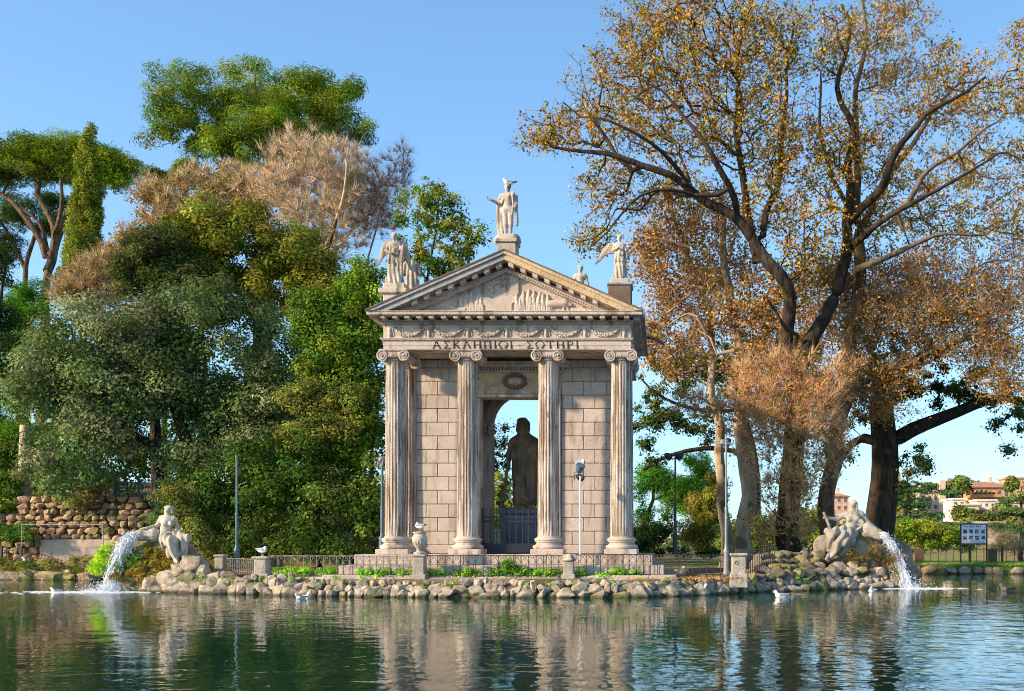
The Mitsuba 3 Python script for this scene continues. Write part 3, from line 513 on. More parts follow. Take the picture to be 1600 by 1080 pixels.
# entablature
part(temple, 'architrave', join([bx(CX - 4.05, CX + 4.05, 32.67, 33.35, 7.962, 8.10), bx(CX - 4.06, CX + 4.06, 32.655, 33.351, 8.10, 8.245), bx(CX - 4.11, CX + 4.11, 32.60, 33.3, 8.247, 8.285, 0.01), bx(CX - 4.14, CX + 4.14, 32.57, 33.3, 8.286, 8.325, 0.012)]
     + [bx(min(a, b), max(a, b), 33.352, 39.0, 7.963, 8.32) for a, b in ((CX - 4.05, CX - 3.4), (CX + 4.05, CX + 3.4))]), 'temple_stone')
part(temple, 'frieze', join([bx(CX - 4.05, CX + 4.05, 32.67, 33.3, 8.327, 8.775)] + [bx(min(a, b), max(a, b), 33.31, 39.0, 8.322, 8.775) for a, b in ((CX - 4.05, CX - 3.4), (CX + 4.05, CX + 3.4))]), 'temple_stone')
def letter_polys():
    L = {}; th, tn, sf = 0.10, 0.052, 0.042
    def S(p, q, w): return LineString([p, q]).buffer(w / 2 if False else w / 2, cap_style=2)
    def serif(x, y, w=0.20): return sbox(x - w / 2, y - sf / 2, x + w / 2, y + sf / 2)
    U = shapely.ops.unary_union
    L['A'] = U([S((0.08, 0), (0.40, 1), tn), S((0.40, 1), (0.76, 0), th), S((0.2, 0.36), (0.62, 0.36), tn), serif(0.08, 0.02), serif(0.76, 0.02)]), 0.84
    L['S'] = U([S((0.08, 0.97), (0.62, 0.97), 0.06), S((0.08, 0.03), (0.66, 0.03), 0.06), S((0.1, 0.97), (0.42, 0.5), th), S((0.42, 0.5), (0.1, 0.03), tn), S((0.62, 1), (0.62, 0.84), tn), S((0.66, 0), (0.66, 0.17), tn)]), 0.72
    L['K'] = U([S((0.12, 0), (0.12, 1), th), S((0.14, 0.46), (0.60, 1), tn), S((0.26, 0.58), (0.66, 0), th), serif(0.12, 0.02), serif(0.12, 0.98), serif(0.6, 0.98), serif(0.68, 0.02)]), 0.74
    L['L'] = U([S((0.08, 0), (0.40, 1), tn), S((0.40, 1), (0.76, 0), th), serif(0.08, 0.02), serif(0.76, 0.02)]), 0.84
    L['H'] = U([S((0.12, 0), (0.12, 1), th), S((0.68, 0), (0.68, 1), th), S((0.12, 0.5), (0.68, 0.5), tn)] + [serif(x, y) for x in (0.12, 0.68) for y in (0.02, 0.98)]), 0.8
    L['P'] = U([S((0.12, 0), (0.12, 1), th), S((0.66, 0), (0.66, 1), th), S((0.04, 0.97), (0.74, 0.97), 0.06), serif(0.12, 0.02), serif(0.66, 0.02)]), 0.78
    L['I'] = U([S((0.14, 0), (0.14, 1), th), serif(0.14, 0.02), serif(0.14, 0.98)]), 0.28
    ring = Point(0.42, 0.54).buffer(0.46, 32).difference(shapely.affinity.scale(Point(0.42, 0.54).buffer(0.46, 32), 0.80, 0.89)); L['O'] = U([ring.difference(sbox(0.24, -0.2, 0.60, 0.3)), sbox(0.04, 0, 0.26, 0.06), sbox(0.58, 0, 0.80, 0.06), sbox(0.20, 0.03, 0.26, 0.2), sbox(0.58, 0.03, 0.64, 0.2)]), 0.84
    L['T'] = U([S((0.38, 0), (0.38, 1), th), S((0.04, 0.97), (0.72, 0.97), 0.06), S((0.04, 1), (0.04, 0.84), tn), S((0.72, 1), (0.72, 0.84), tn), serif(0.38, 0.02)]), 0.76
    L['R'] = U([S((0.12, 0), (0.12, 1), th), LineString([(0.12, 0.96), (0.40, 0.96), (0.55, 0.86), (0.58, 0.72), (0.54, 0.57), (0.40, 0.48), (0.12, 0.48)]).buffer(0.035), S((0.57, 0.6), (0.57, 0.84), th), serif(0.12, 0.02)]), 0.66
    L['.'] = Polygon([(0.02, 0.36), (0.18, 0.36), (0.10, 0.5)]), 0.2
    return L
L, x, polys = letter_polys(), 0.0, []
for ch in 'ASKLHPIOI . SOTHRI':
    if ch == ' ': x += 0.34; continue
    g, w = L[ch]; polys.append(shapely.affinity.translate(g, x, 0)); x += w + 0.24
sx = 4.78 / (x - 0.24)
ins = [shapely.affinity.affine_transform(g, [sx, 0, 0, 0.232, CX - 2.44, 7.995]) for g in polys]
part(temple, 'inscription', join([exz(g, 32.640, 32.659) for g in ins]), 'bronze')
# bull skulls and garlands on the frieze
def skull_mesh():
    pr_ = [cap((0, 0, 0.06), (0, -0.02, -0.13), 0.075, 0.045), cap((0, -0.02, -0.13), (0, -0.02, -0.19), 0.05, 0.04), cut_ell((-0.04, -0.07, 0.0), 0.022), cut_ell((0.04, -0.07, 0.0), 0.022)]
    for s in (-1, 1): pr_ += [cap((s * 0.06, 0, 0.09), (s * 0.16, -0.01, 0.13), 0.028, 0.02, k=0.02), cap((s * 0.16, -0.01, 0.13), (s * 0.17, -0.01, 0.21), 0.02, 0.008, k=0.02), cap((s * 0.07, 0, 0.05), (s * 0.15, 0, 0.03), 0.022, 0.012, k=0.02)]
    return sdf_mesh(pr_, 0.017, k=0.03)
def cut_ell(c, r): return ell(c, r, cut=True)
SKULL = mikit.ply(skull_mesh(), 'temple_stone', True)
def garland_mesh(w=1.26):
    u = np.linspace(0, 1, 34); path = np.stack([(u - 0.5) * w * 0.82, -0.03 + 0 * u, 0.10 - 0.26 * np.sin(math.pi * u) ** 0.8], 1); ms = [tubes([(path, 0.022 + 0.035 * np.sin(math.pi * u))], 8)]; rg = np.random.default_rng(4)
    for q in range(60):
        k = int(rg.integers(4, 30)); e = trimesh.creation.icosphere(1, rg.uniform(0.018, 0.032)); a = rg.uniform(0, 2 * math.pi); rr = 0.022 + 0.035 * math.sin(math.pi * u[k]); e.apply_translation(path[k] + [rg.normal(0, 0.01), -abs(rr * math.sin(a)), rr * math.cos(a)]); ms.append(e)
    for s in (-1, 1):
        v = np.linspace(0, 1, 16); ms.append(tubes([(np.stack([s * (0.42 * w - 0.25 * v), -0.02 + 0 * v, 0.12 + 0.05 * np.sin(v * 7) - 0.02 * v], 1), 0.014)], 5))
        ms.append(tubes([(np.stack([s * (0.42 * w + 0.02 * np.sin(v * 6)), -0.02 + 0 * v, 0.08 - 0.25 * v], 1), 0.013)], 5))
    return join(ms)
GARL = mikit.ply(garland_mesh(), 'temple_stone', 50)
for i in range(7): part(temple, 'bull_skull', SKULL, None, tw=TW((CX - 3.83 + i * 1.277, 32.665, 8.55)))
for i in range(6): part(temple, 'garland', GARL, None, tw=TW((CX - 3.83 + (i + 0.5) * 1.277, 32.665, 8.57)))
# cornice, modillions, dentils
HW, ZC0, ZC1, YC = 4.44, 8.975, 9.10, 32.10
part(temple, 'dentil_band', join([bx(CX - 4.12, CX + 4.12, 32.58, 38.9, 8.777, 8.80, 0.008), bx(CX - 4.10, CX + 4.10, 32.61, 38.9, 8.801, 8.86), bx(CX - 4.2, CX + 4.2, 32.50, 38.9, 8.861, 8.885, 0.008), ] + [bx(CX - 4.15 + i * 0.0755, CX - 4.15 + i * 0.0755 + 0.045, 32.565, 32.62, 8.802, 8.860) for i in range(110)]), 'temple_stone')
part(temple, 'modillion_band', bx(CX - 4.14, CX + 4.14, 32.56, 38.9, 8.886, 8.974), 'dark_stone')
for i in range(21): part(temple, 'modillion', bx(CX - 3.94 + i * 0.394 - 0.085, CX - 3.94 + i * 0.394 + 0.085, 32.17, 32.57, 8.868, 8.973, 0.015), 'temple_stone')
part(temple, 'cornice', join([bx(CX - HW, CX + HW, YC, 39.3, ZC0, ZC1 - 0.03, 0.008), bx(CX - HW - 0.02, CX + HW + 0.02, YC - 0.02, 39.3, ZC1 - 0.029, ZC1, 0.008)]), 'temple_stone')
for i in range(15):
    part(temple, 'modillion', bx(CX + 4.14, CX + 4.36, 32.4 + i * 0.42, 32.57 + i * 0.42, 8.868, 8.973, 0.015), 'temple_stone')
ZA, SL = 11.075, (11.075 - 9.13) / 4.46            # apex of the raking cornice and its slope
def rake(d0, d1, inner, y0, y1, side):             # a band of the raking cornice between vertical depths d0 and d1 below its top line
    e = 4.46 if inner == 0 else 4.46 - inner; x = [0, e]; top = [ZA - d0, ZA - d0 - SL * e]; bot = [ZA - d1, ZA - d1 - SL * e]
    return exz(Polygon([(CX + side * x[0], top[0]), (CX + side * x[1], max(top[1], 9.102)), (CX + side * x[1], max(bot[1], 9.101)), (CX + side * min(x[1], (ZA - d1 - 9.101) / SL), max(bot[1], 9.101)), (CX, bot[0])]), y0, y1)
for s, nm in ((-1, 'left'), (1, 'right')):
    rc = numbered(temple + '__raking_cornice')
    part(rc, 'cyma', rake(0.05, 0.15, 0, YC - 0.06, 32.7, s), 'grey_cornice' if s < 0 else 'golden_stone'); part(rc, 'roof_edge', rake(0.0, 0.048, 0, YC - 0.09, 32.7, s), 'dark_stone'); part(rc, 'corona', rake(0.152, 0.33, 0.06, YC, 32.7, s), 'grey_cornice' if s < 0 else 'golden_stone'); part(rc, 'bed_band', rake(0.50, 0.60, 0.5, 32.50, 32.7, s), 'temple_stone')
    part(rc, 'soffit', rake(0.332, 0.50, 0.4, 32.56, 32.7, s), 'dark_stone')
    for i in range(10):
        xx = 0.20 + i * 0.388; zt = ZA - 0.34 - SL * xx
        if zt - 0.2 < 9.1: continue
        part(rc, 'modillion', exz(Polygon([(CX + s * (xx - 0.08), zt + SL * 0.08), (CX + s * (xx + 0.08), zt - SL * 0.08), (CX + s * (xx + 0.08), zt - SL * 0.08 - 0.12), (CX + s * (xx - 0.08), zt + SL * 0.08 - 0.12)]), 32.18, 32.558), 'temple_stone')
    ms = []
    for i in range(46):
        xx = 0.03 + i * 0.082; zt = ZA - 0.52 - SL * xx
        if zt < 9.2: break
        ms.append(bx(CX + s * xx - 0.024, CX + s * xx + 0.024, 32.46, 32.51, zt - 0.05, zt))
    part(rc, 'dentils', join(ms), 'temple_stone')
tym = Polygon([(CX - 4.3, 9.098), (CX + 4.3, 9.098), (CX, 9.098 + 4.3 * SL)]); ty = part(temple, 'tympanum', exz(tym, 32.70, 33.0), 'temple_stone')
# relief: standing people, reclining people, an altar, a ship's stern, a snake, a bull
def relief_person(seed, lying=False):
    rg = np.random.default_rng(seed); l = rg.normal(0, 0.03); b = rg.choice([-1, 1])
    pr_ = [ell((l, 0, 0.62), (0.045, 0.04, 0.055)), cap((l * 0.7, 0, 0.53), (0, 0, 0.34), 0.07, 0.065), cap((-0.03, 0, 0.34), (-0.05, 0, 0.03), 0.055, 0.045), cap((0.03, 0, 0.34), (0.06, 0, 0.03), 0.055, 0.045),
           cap((l - 0.07, 0, 0.52), (-0.11, -0.02, 0.38), 0.03, 0.025), cap((-0.11, -0.02, 0.38), (-0.11 + b * 0.12, -0.03, 0.42), 0.025, 0.02), cap((l + 0.07, 0, 0.52), (0.12, -0.01, 0.40), 0.03, 0.025), cap((0.12, -0.01, 0.40), (0.16, -0.02, 0.30 + 0.2 * rg.random()), 0.025, 0.02)]
    pr_ += [cap((-0.07 + i * 0.035, -0.03, 0.34), (-0.09 + i * 0.045, -0.03, 0.03), 0.014, k=0.015) for i in range(5)]
    m = sdf_mesh(pr_, 0.02, k=0.03); v = np.array(m.vertices)
    if lying: v = np.stack([v[:, 2] - 0.3, v[:, 1], v[:, 0] * 0.9 + 0.10 + 0.12 * (v[:, 2] > 0.4) * (v[:, 2] - 0.4)], 1)
    m.vertices = v; return m
RELS = [mikit.ply(relief_person(s), 'temple_stone', True) for s in range(6)]; RELL = mikit.ply(relief_person(9, True), 'temple_stone', True)
for i, (px, s) in enumerate(((721, 1.0), (729, 1.08), (737, 1.12), (746, 1.1), (752, 1.02), (808, 1.0), (818, 1.12), (826, 1.2), (834, 1.15), (841, 1.08), (849, 1.02), (857, 0.95), (813, 0.85), (829, 0.95))): part(ty, 'relief_figure', RELS[i % 6], None, tw=TW((X_(px, 32.66), 32.69, 9.13), s=(s * 0.95, 1.5, s)))
for px, s in ((706, 1.0), (697, 0.8), (678, 0.7), (716, 1.0), (905, 0.9), (918, 0.7)): part(ty, 'relief_figure', RELL, None, tw=TW((X_(px, 32.66), 32.69, 9.12), s=(s, 1.4, abs(s) * (1.1 if px != 716 else 1.5))))
bull = sdf_mesh([cap((-0.3, 0, 0.33), (0.22, 0, 0.35), 0.12, 0.13), cap((0.24, 0, 0.38), (0.42, -0.02, 0.30), 0.09, 0.06), cap((-0.3, 0, 0.3), (-0.38, 0, 0.02), 0.05, 0.03), cap((-0.22, 0, 0.3), (-0.2, 0, 0.02), 0.045, 0.03), cap((0.2, 0, 0.3), (0.16, 0, 0.02), 0.045, 0.03), cap((0.27, 0, 0.3), (0.36, 0, 0.05), 0.04, 0.03), cap((-0.4, 0, 0.38), (-0.47, 0, 0.15), 0.03, 0.02)], 0.022)
part(ty, 'relief_bull', moved(bull, (X_(872, 32.66), 32.68, 9.12)), 'temple_stone', True)
part(ty, 'relief_altar', bx(X_(812, 32.66) - 0.12, X_(812, 32.66) + 0.12, 32.62, 32.71, 9.1, 9.42, 0.02), 'temple_stone')
stern = LineString([(X_(757, 32.6), 9.55), (X_(775, 32.6), 9.42), (X_(795, 32.6), 9.55), (X_(803, 32.6), 9.85), (X_(803, 32.6), 10.25)]).buffer(0.16).union(sbox(X_(757, 32.6), 9.11, X_(800, 32.6), 9.45))
part(ty, 'relief_ship', exz(stern.buffer(-0.02), 32.63, 32.702), 'temple_stone')
u = np.linspace(0, 1, 60); part(ty, 'relief_snake', tubes([(np.stack([X_(762, 32.6) + 0.70 * u + 0.10 * np.sin(u * 15), 32.66 + 0 * u, 9.86 + 0.42 * u + 0.10 * np.cos(u * 15)], 1), 0.032 * (1 - 0.6 * u) + 0.01)], 7), 'temple_stone', True)
# roof
for s in (-1, 1):
    rf = part(temple, 'roof', exz(Polygon([(CX, ZA - 0.02), (CX + s * 4.5, ZA - 0.02 - SL * 4.5), (CX + s * 4.5, ZA - 0.12 - SL * 4.5), (CX, ZA - 0.16)]), 32.705, 39.4), 'grey_stone')
    for i in range(22): y = 32.8 + i * 0.3; part(rf, 'cover_tile', tubes([([[CX, y, ZA + 0.0], [CX + s * 4.48, y, ZA - SL * 4.48]], 0.07)], 7), 'grey_stone', 50)
part(temple, 'rear_pediment', exz(tym, 38.8, 39.0), 'temple_stone')
part(temple, 'gutter_pipe', tubes([([[CX + 4.42, 36.5, 9.18], [CX + 4.8, 36.5, 9.10], [CX + 5.15, 36.5, 8.92]], 0.06)], 8), 'iron')
ac = numbered(temple + '__acroterion_base')
for nm, px0, px1, pz0, pz1, Y, m_ in (('block', 780, 809, 383, 410, 32.6, 'marble'), ('block', 776, 811, 377, 383.5, 32.6, 'marble'), ('block', 603, 637, 446, 480, 33.2, 'marble'), ('block', 597, 641, 455, 463, 33.2, 'marble'), ('block', 951, 987, 450, 480, 33.2, 'dark_stone'), ('block', 949, 989, 446, 450.5, 33.2, 'grey_cornice'), ('block', 954, 984, 438, 446.5, 33.2, 'marble')):
    part(ac, nm, bx(X_(px0, Y), X_(px1, Y), Y - (px1 - px0) / 96, Y + (px1 - px0) / 96, Z_(pz1, Y), Z_(pz0, Y), 0.03), m_)
# ------------------------------------------------------------------ statues (local: facing -y, feet at z = 0, about 1.8 m)
def folds(z_hi, a=0.012, fx=42):
    def f(G):
        w = np.clip((z_hi - G[..., 2]) / 0.2, 0, 1); return a * w * np.sin(G[..., 0] * fx + 3.0 * np.sin(G[..., 2] * 2.2) + 7 * G[..., 1]) * (0.5 + mnoise(G * [6, 6, 2.0], 3))
    return f
def wing(root, tip, drop, n=9, y=0.10):
    """Feathered wing: overlapping feathers fan from the arched leading edge down."""
    root, tip = np.asarray(root, float), np.asarray(tip, float); o = []
    for i in range(n):
        t = i / (n - 1); b = root + (tip - root) * t * 0.75 + np.array([0, 0, 0.14 * math.sin(math.pi * min(1, t * 1.2))]); e = b + np.array([(tip - root)[0] * (0.15 + 0.35 * t), 0.02, -drop * (0.55 + 0.45 * t)])
        o.append(cap(b, e, 0.055, 0.03, k=0.012))
    return o + [cap(root + [0, 0, 0.05], root + (tip - root) * 0.45 + [0, 0, 0.16], 0.06, 0.05, k=0.03), cap(root + (tip - root) * 0.45 + [0, 0, 0.16], root + (tip - root) * 0.8 + [0, 0, 0.06], 0.05, 0.04, k=0.03)]
def place(name, label, mesh, px, py_foot, Y, H, mat, rz=0.0, h0=1.8):
    k = thing(name, label, 'statue'); return k, (at(px, py_foot, Y), rz, H / h0)
def figure(prims, h=0.018, disp=None): return sdf_mesh(prims, h, k=0.045, disp=disp)
# --- apex: youth with a mantle, arm held out
pr_ = head((0.0, -0.01, 1.64), 1.12) + [cap((0, 0, 1.45), (0, 0, 1.56), 0.065, 0.06), cap((-0.13, 0, 1.36), (0.13, 0, 1.38), 0.115), cap((0, 0, 1.32), (0.01, 0, 1.02), 0.15, 0.13), cap((-0.08, 0, 0.95), (0.08, 0, 0.97), 0.125),
       cap((0.09, 0, 0.92), (0.10, -0.03, 0.50), 0.105, 0.07), cap((0.10, -0.03, 0.50), (0.09, 0.02, 0.10), 0.068, 0.045), cap((0.09, 0.0, 0.06), (0.13, -0.14, 0.03), 0.05, 0.035),
       cap((-0.08, 0, 0.92), (-0.06, -0.05, 0.50), 0.105, 0.072), cap((-0.06, -0.05, 0.50), (-0.05, 0.0, 0.10), 0.07, 0.048), cap((-0.05, -0.02, 0.06), (-0.06, -0.16, 0.03), 0.05, 0.035),
       cap((-0.20, 0, 1.38), (-0.30, -0.03, 1.16), 0.062, 0.052), cap((-0.30, -0.03, 1.16), (-0.47, -0.20, 1.20), 0.05, 0.036), cap((0.20, 0, 1.38), (0.25, 0.02, 1.12), 0.062, 0.052), cap((0.25, 0.02, 1.12), (0.21, -0.12, 0.95), 0.05, 0.038)]
pr_ += hand((-0.47, -0.20, 1.20), (-1, -0.2, 0.5), (0, 0.3, 1)) + hand((0.21, -0.12, 0.95), (0, -0.5, -1), (1, 0, 0))
mant = [cap((-0.22, -0.06, 1.16), (0.20, -0.12, 1.42), 0.055, 0.05), cap((-0.22, -0.04, 1.22), (0.16, -0.12, 1.46), 0.04, 0.04), cap((-0.26, 0.04, 1.14), (-0.24, 0.05, 0.45), 0.085, 0.10), cap((-0.22, 0.06, 1.1), (-0.19, 0.06, 0.1), 0.08, 0.11), cap((0.26, 0.03, 1.42), (0.30, 0.02, 0.52), 0.045, 0.05), cap((0.22, 0.05, 1.4), (0.32, 0.03, 0.6), 0.04, 0.04), cap((-0.2, 0.08, 0.9), (-0.17, 0.06, 0.04), 0.10, 0.13)]
st = thing('apex_statue', 'stone statue of a youth with a mantle and outstretched arm on the gable peak', 'statue'); tw = TW(at(793, 377, 32.6), 0, 1.06)
part(st, 'body', figure(pr_), 'marble', True, tw=tw); part(st, 'mantle', sdf_mesh(mant, 0.018, k=0.03, disp=folds(2, 0.016)), 'marble', True, tw=tw)
part(st, 'bow', tubes([([[0.17, -0.16, 0.75], [0.20, -0.2, 1.1], [0.16, -0.13, 1.45]], 0.028)], 7), 'marble', True, tw=tw); part(st, 'foot_slab', sdf_mesh([cap((-0.2, -0.05, 0.0), (0.2, -0.05, 0.0), 0.20, 0.22), ell((0, -0.05, -0.03), (0.42, 0.26, 0.09))], 0.03), 'marble', True, tw=tw)
# --- robed winged figures
def winged(right):
    s = -1 if right else 1
    b = head((0, -0.01, 1.66), 1.08, bun=True) + [cap((0, 0, 1.46), (0, 0, 1.58), 0.06, 0.055), cap((-0.12, 0, 1.38), (0.12, 0, 1.38), 0.105), cap((0, 0, 1.34), (0, 0, 1.05), 0.14, 0.125)]
    if right: arms = [((-0.19, 0, 1.38), (-0.25, -0.06, 1.17), (-0.06, -0.20, 1.22)), ((0.19, 0, 1.38), (0.25, -0.02, 1.15), (0.30, -0.05, 0.94))]
    else: arms = [((-0.19, 0, 1.38), (-0.26, -0.04, 1.16), (-0.10, -0.20, 1.05)), ((0.19, 0, 1.38), (0.24, -0.10, 1.20), (0.36, -0.22, 1.30))]
    for a, e, w in arms:
        b += [cap(a, e, 0.06, 0.052), cap(e, w, 0.05, 0.036)] + hand(w, np.subtract(w, e), (0.3, 0.9, 0.3))
    robe = [skirt(0.03, 1.16, (0.01, 0, 0), (0, 0, 0), 0.27, 0.155, 9, 0.14, 0.4 + s, 0.72, 0.5), cap((-0.12, -0.05, 1.32), (0.08, -0.09, 1.02), 0.07, 0.10), cap((0.12, -0.05, 1.32), (0.0, -0.09, 1.02), 0.07, 0.10), cap((0.08, -0.16, 0.5), (0.10, -0.13, 0.08), 0.09, 0.07), cap((-0.06, -0.10, 0.5), (-0.09, -0.10, 0.08), 0.09, 0.07), cap((0.07, -0.2, 0.05), (0.10, -0.28, 0.03), 0.05, 0.035), cap((-0.1, -0.18, 0.05), (-0.12, -0.26, 0.03), 0.05, 0.035), skirt(0.72, 1.06, (0, 0, 0), (0, 0, 0), 0.22, 0.15, 11, 0.16, 1.0, 0.75)]
    if not right: robe += [cap((0.34, -0.2, 1.28), (0.20, -0.12, 0.10), 0.045, 0.09), cap((0.30, -0.2, 1.26), (0.14, -0.14, 0.25), 0.04, 0.06)]
    return figure(b, 0.018), sdf_mesh(robe, 0.018, k=0.03, disp=folds(1.4, 0.016))
WL = sdf_mesh(wing((-0.07, 0.12, 1.42), (-0.50, 0.16, 1.30), 0.62), 0.018); WRt = sdf_mesh(wing((0.10, 0.12, 1.42), (0.46, 0.16, 1.34), 0.80), 0.018); WW = sdf_mesh(wing((-0.08, 0.12, 1.40), (-0.80, 0.14, 1.16), 0.52, 11), 0.018)
b, r_ = winged(False); st = thing('winged_statue', 'white winged female statue at the left end of the temple roof', 'statue'); tw = TW(at(616, 446, 33.2), 0.05, 0.98)
part(st, 'body', b, 'marble', True, tw=tw); part(st, 'robe', r_, 'marble', True, tw=tw); part(st, 'wing', WL, 'marble', True, tw=tw); part(st, 'wing', WRt, 'marble', True, tw=tw)
b, r_ = winged(True); st = thing('winged_statue', 'winged female statue at the right end of the temple roof with one spread wing', 'statue'); tw = TW(at(968, 438, 33.2), -0.05, 0.84)
part(st, 'body', b, 'marble', True, tw=tw); part(st, 'robe', r_, 'marble', True, tw=tw); part(st, 'wing', WW, 'marble', True, tw=tw); part(st, 'wing', sdf_mesh([cap((0.12, 0.1, 1.4), (0.24, 0.1, 0.75), 0.08, 0.05), cap((0.2, 0.1, 1.3), (0.38, 0.1, 0.85), 0.05, 0.03)], 0.02), 'marble', True, tw=tw)
hl = [cap((-0.13, 0, 1.38), (0.13, 0, 1.34), 0.12), cap((0, 0, 1.34), (0, 0, 1.0), 0.16, 0.17), cap((0, 0, 1.4), (0, 0, 1.47), 0.07, 0.06), skirt(0.0, 1.2, (0.02, 0, 0), (0, 0, 0), 0.30, 0.19, 8, 0.12, 0.3, 0.75), cap((-0.22, -0.02, 1.34), (-0.26, -0.06, 1.0), 0.075, 0.07), cap((0.22, 0, 1.32), (0.26, -0.04, 1.02), 0.08, 0.07), cap((-0.14, -0.14, 1.32), (0.24, -0.12, 0.8), 0.05)]
st = thing('headless_statue', 'pale headless robed statue on the roof beside the left winged statue', 'statue'); part(st, 'body', sdf_mesh(hl, 0.02, disp=folds(1.5, 0.018)), 'marble', True, tw=TW(at(643, 470, 34.6), 0.2, 0.93))
part(st, 'base', bx(X_(630, 34.6), X_(656, 34.6), 34.3, 34.9, 9.3, Z_(470, 34.6), 0.03), 'marble')
b5 = head((0, -0.01, 1.66), 1.1) + [cap((0, 0, 1.46), (0, 0, 1.58), 0.06), cap((-0.14, 0, 1.38), (0.14, 0, 1.38), 0.115), cap((0, 0, 1.34), (0, 0, 1.0), 0.15, 0.13), cap((-0.21, 0, 1.37), (-0.27, 0, 1.08), 0.06, 0.05), cap((0.21, 0, 1.37), (0.28, 0, 1.08), 0.06, 0.05), cap((-0.27, 0, 1.08), (-0.24, -0.08, 0.85), 0.05, 0.04), cap((0.28, 0, 1.08), (0.26, -0.06, 0.85), 0.05, 0.04), cap((-0.08, 0, 0.95), (-0.08, 0, 0.1), 0.12, 0.06), cap((0.08, 0, 0.95), (0.1, 0, 0.1), 0.12, 0.06)]
st = thing('distant_statue', 'small statue showing only head and shoulders above the right roof slope', 'statue'); Y = 38.6; part(st, 'body', figure(b5, 0.02), 'marble', True, tw=TW(at(907, 489, Y), 0, 1.02)); part(st, 'base', bx(X_(907, Y) - 0.3, X_(907, Y) + 0.3, Y - 0.3, Y + 0.3, 8.9, Z_(489, Y), 0.03), 'marble')
# --- the bearded god in the cella
g = head((-0.02, -0.03, 1.655), 1.12, face=(-0.25, -1, 0.0), beard=True, hair=0.10) + [cap((0, 0, 1.45), (-0.01, -0.01, 1.57), 0.075, 0.065), cap((-0.15, 0, 1.33), (0.15, 0, 1.33), 0.115), cap((-0.13, 0, 1.38), (-0.02, 0, 1.5), 0.07, 0.07), cap((0.13, 0, 1.38), (0.0, 0, 1.5), 0.07, 0.07), cap((0, 0, 1.34), (0, 0, 1.02), 0.165, 0.15), ell((-0.07, -0.10, 1.33), (0.085, 0.05, 0.07)), ell((0.07, -0.10, 1.33), (0.085, 0.05, 0.07)),
     cap((-0.23, 0, 1.33), (-0.30, 0.0, 1.06), 0.068, 0.056), cap((-0.30, 0, 1.06), (-0.30, -0.06, 0.86), 0.056, 0.04)] + hand((-0.30, -0.06, 0.86), (0, -0.15, -1), (0.2, 1, 0)) + [cap((-0.09, -0.10, 0.07), (-0.13, -0.24, 0.04), 0.055, 0.04), cap((0.12, -0.08, 0.07), (0.15, -0.22, 0.04), 0.055, 0.04)]
rb = [skirt(0.10, 1.12, (0.0, 0, 0), (0.01, 0, 0), 0.20, 0.215, 7, 0.11, 1.1, 0.85, 1.1), cap((-0.20, -0.12, 1.10), (0.24, -0.12, 1.20), 0.06, 0.055), cap((-0.22, -0.11, 1.03), (0.22, -0.13, 1.12), 0.055), cap((-0.2, -0.1, 1.16), (0.22, -0.1, 1.27), 0.045), cap((0.20, 0.0, 1.34), (0.26, -0.02, 1.12), 0.085, 0.085), cap((0.28, -0.02, 1.14), (0.24, -0.10, 0.80), 0.09, 0.06), cap((0.25, 0, 1.1), (0.20, 0, 0.15), 0.07, 0.06), cap((0.21, -0.1, 1.1), (0.17, -0.09, 0.2), 0.05, 0.05), cap((-0.08, -0.17, 0.62), (-0.10, -0.15, 0.14), 0.10, 0.08)]
for i in range(7): rb.append(cap((-0.18 + i * 0.065, -0.175 + abs(i - 3) * 0.012, 1.02 - i * 0.01), (0.12 - i * 0.045, -0.185 + abs(i - 3) * 0.01, 0.16 + 0.02 * i), 0.024, 0.032, k=0.015))
st = thing('god_statue', 'large dark statue of a bearded robed god with snake staff inside the temple doorway', 'statue'); tw = TW(at(819, 797, 37.55), 0.05, 1.925)
part(st, 'body', figure(g), 'dark_marble', True, tw=tw); part(st, 'robe', sdf_mesh(rb, 0.016, k=0.03, disp=folds(1.2, 0.012, 30)), 'dark_marble', True, tw=tw)
part(st, 'staff', tubes([([[-0.31, -0.14, 0.84], [-0.36, -0.14, 0.45], [-0.44, -0.14, 0.02]], [0.028, 0.036, 0.05])], 8), 'dark_marble', True, tw=tw)
u = np.linspace(0, 1, 60); part(st, 'snake', tubes([(np.stack([-0.45 + 0.11 * u + 0.075 * np.cos(u * 22), -0.14 + 0.075 * np.sin(u * 22), 0.05 + 0.55 * u], 1), 0.034 * (1 - 0.4 * u))], 7), 'dark_marble', True, tw=tw)
part(st, 'foot_slab', sdf_mesh([ell((-0.03, -0.05, 0.0), (0.42, 0.30, 0.05))], 0.025), 'dark_marble', True, tw=tw)
pd = thing('statue_pedestal', 'blue-grey stone pedestal under the dark god statue behind the gate', 'pedestal'); pz, c = Z_(796.5, 37.5), X_(819, 37.5)
part(pd, 'shaft', bx(c - 0.78, c + 0.78, 36.82, 38.42, FL + 0.36, pz - 0.2, 0.02), 'blue_stone'); part(pd, 'foot', bx(c - 0.9, c + 0.9, 36.70, 38.52, FL + 0.03, FL + 0.355, 0.04), 'blue_stone'); part(pd, 'cap', bx(c - 0.86, c + 0.86, 36.74, 38.50, pz - 0.195, pz, 0.04), 'blue_stone'); part(pd, 'inscribed_slab', bx(c - 0.55, c + 0.55, 36.78, 36.83, FL + 0.5, pz - 0.36, 0.02), 'blue_stone')
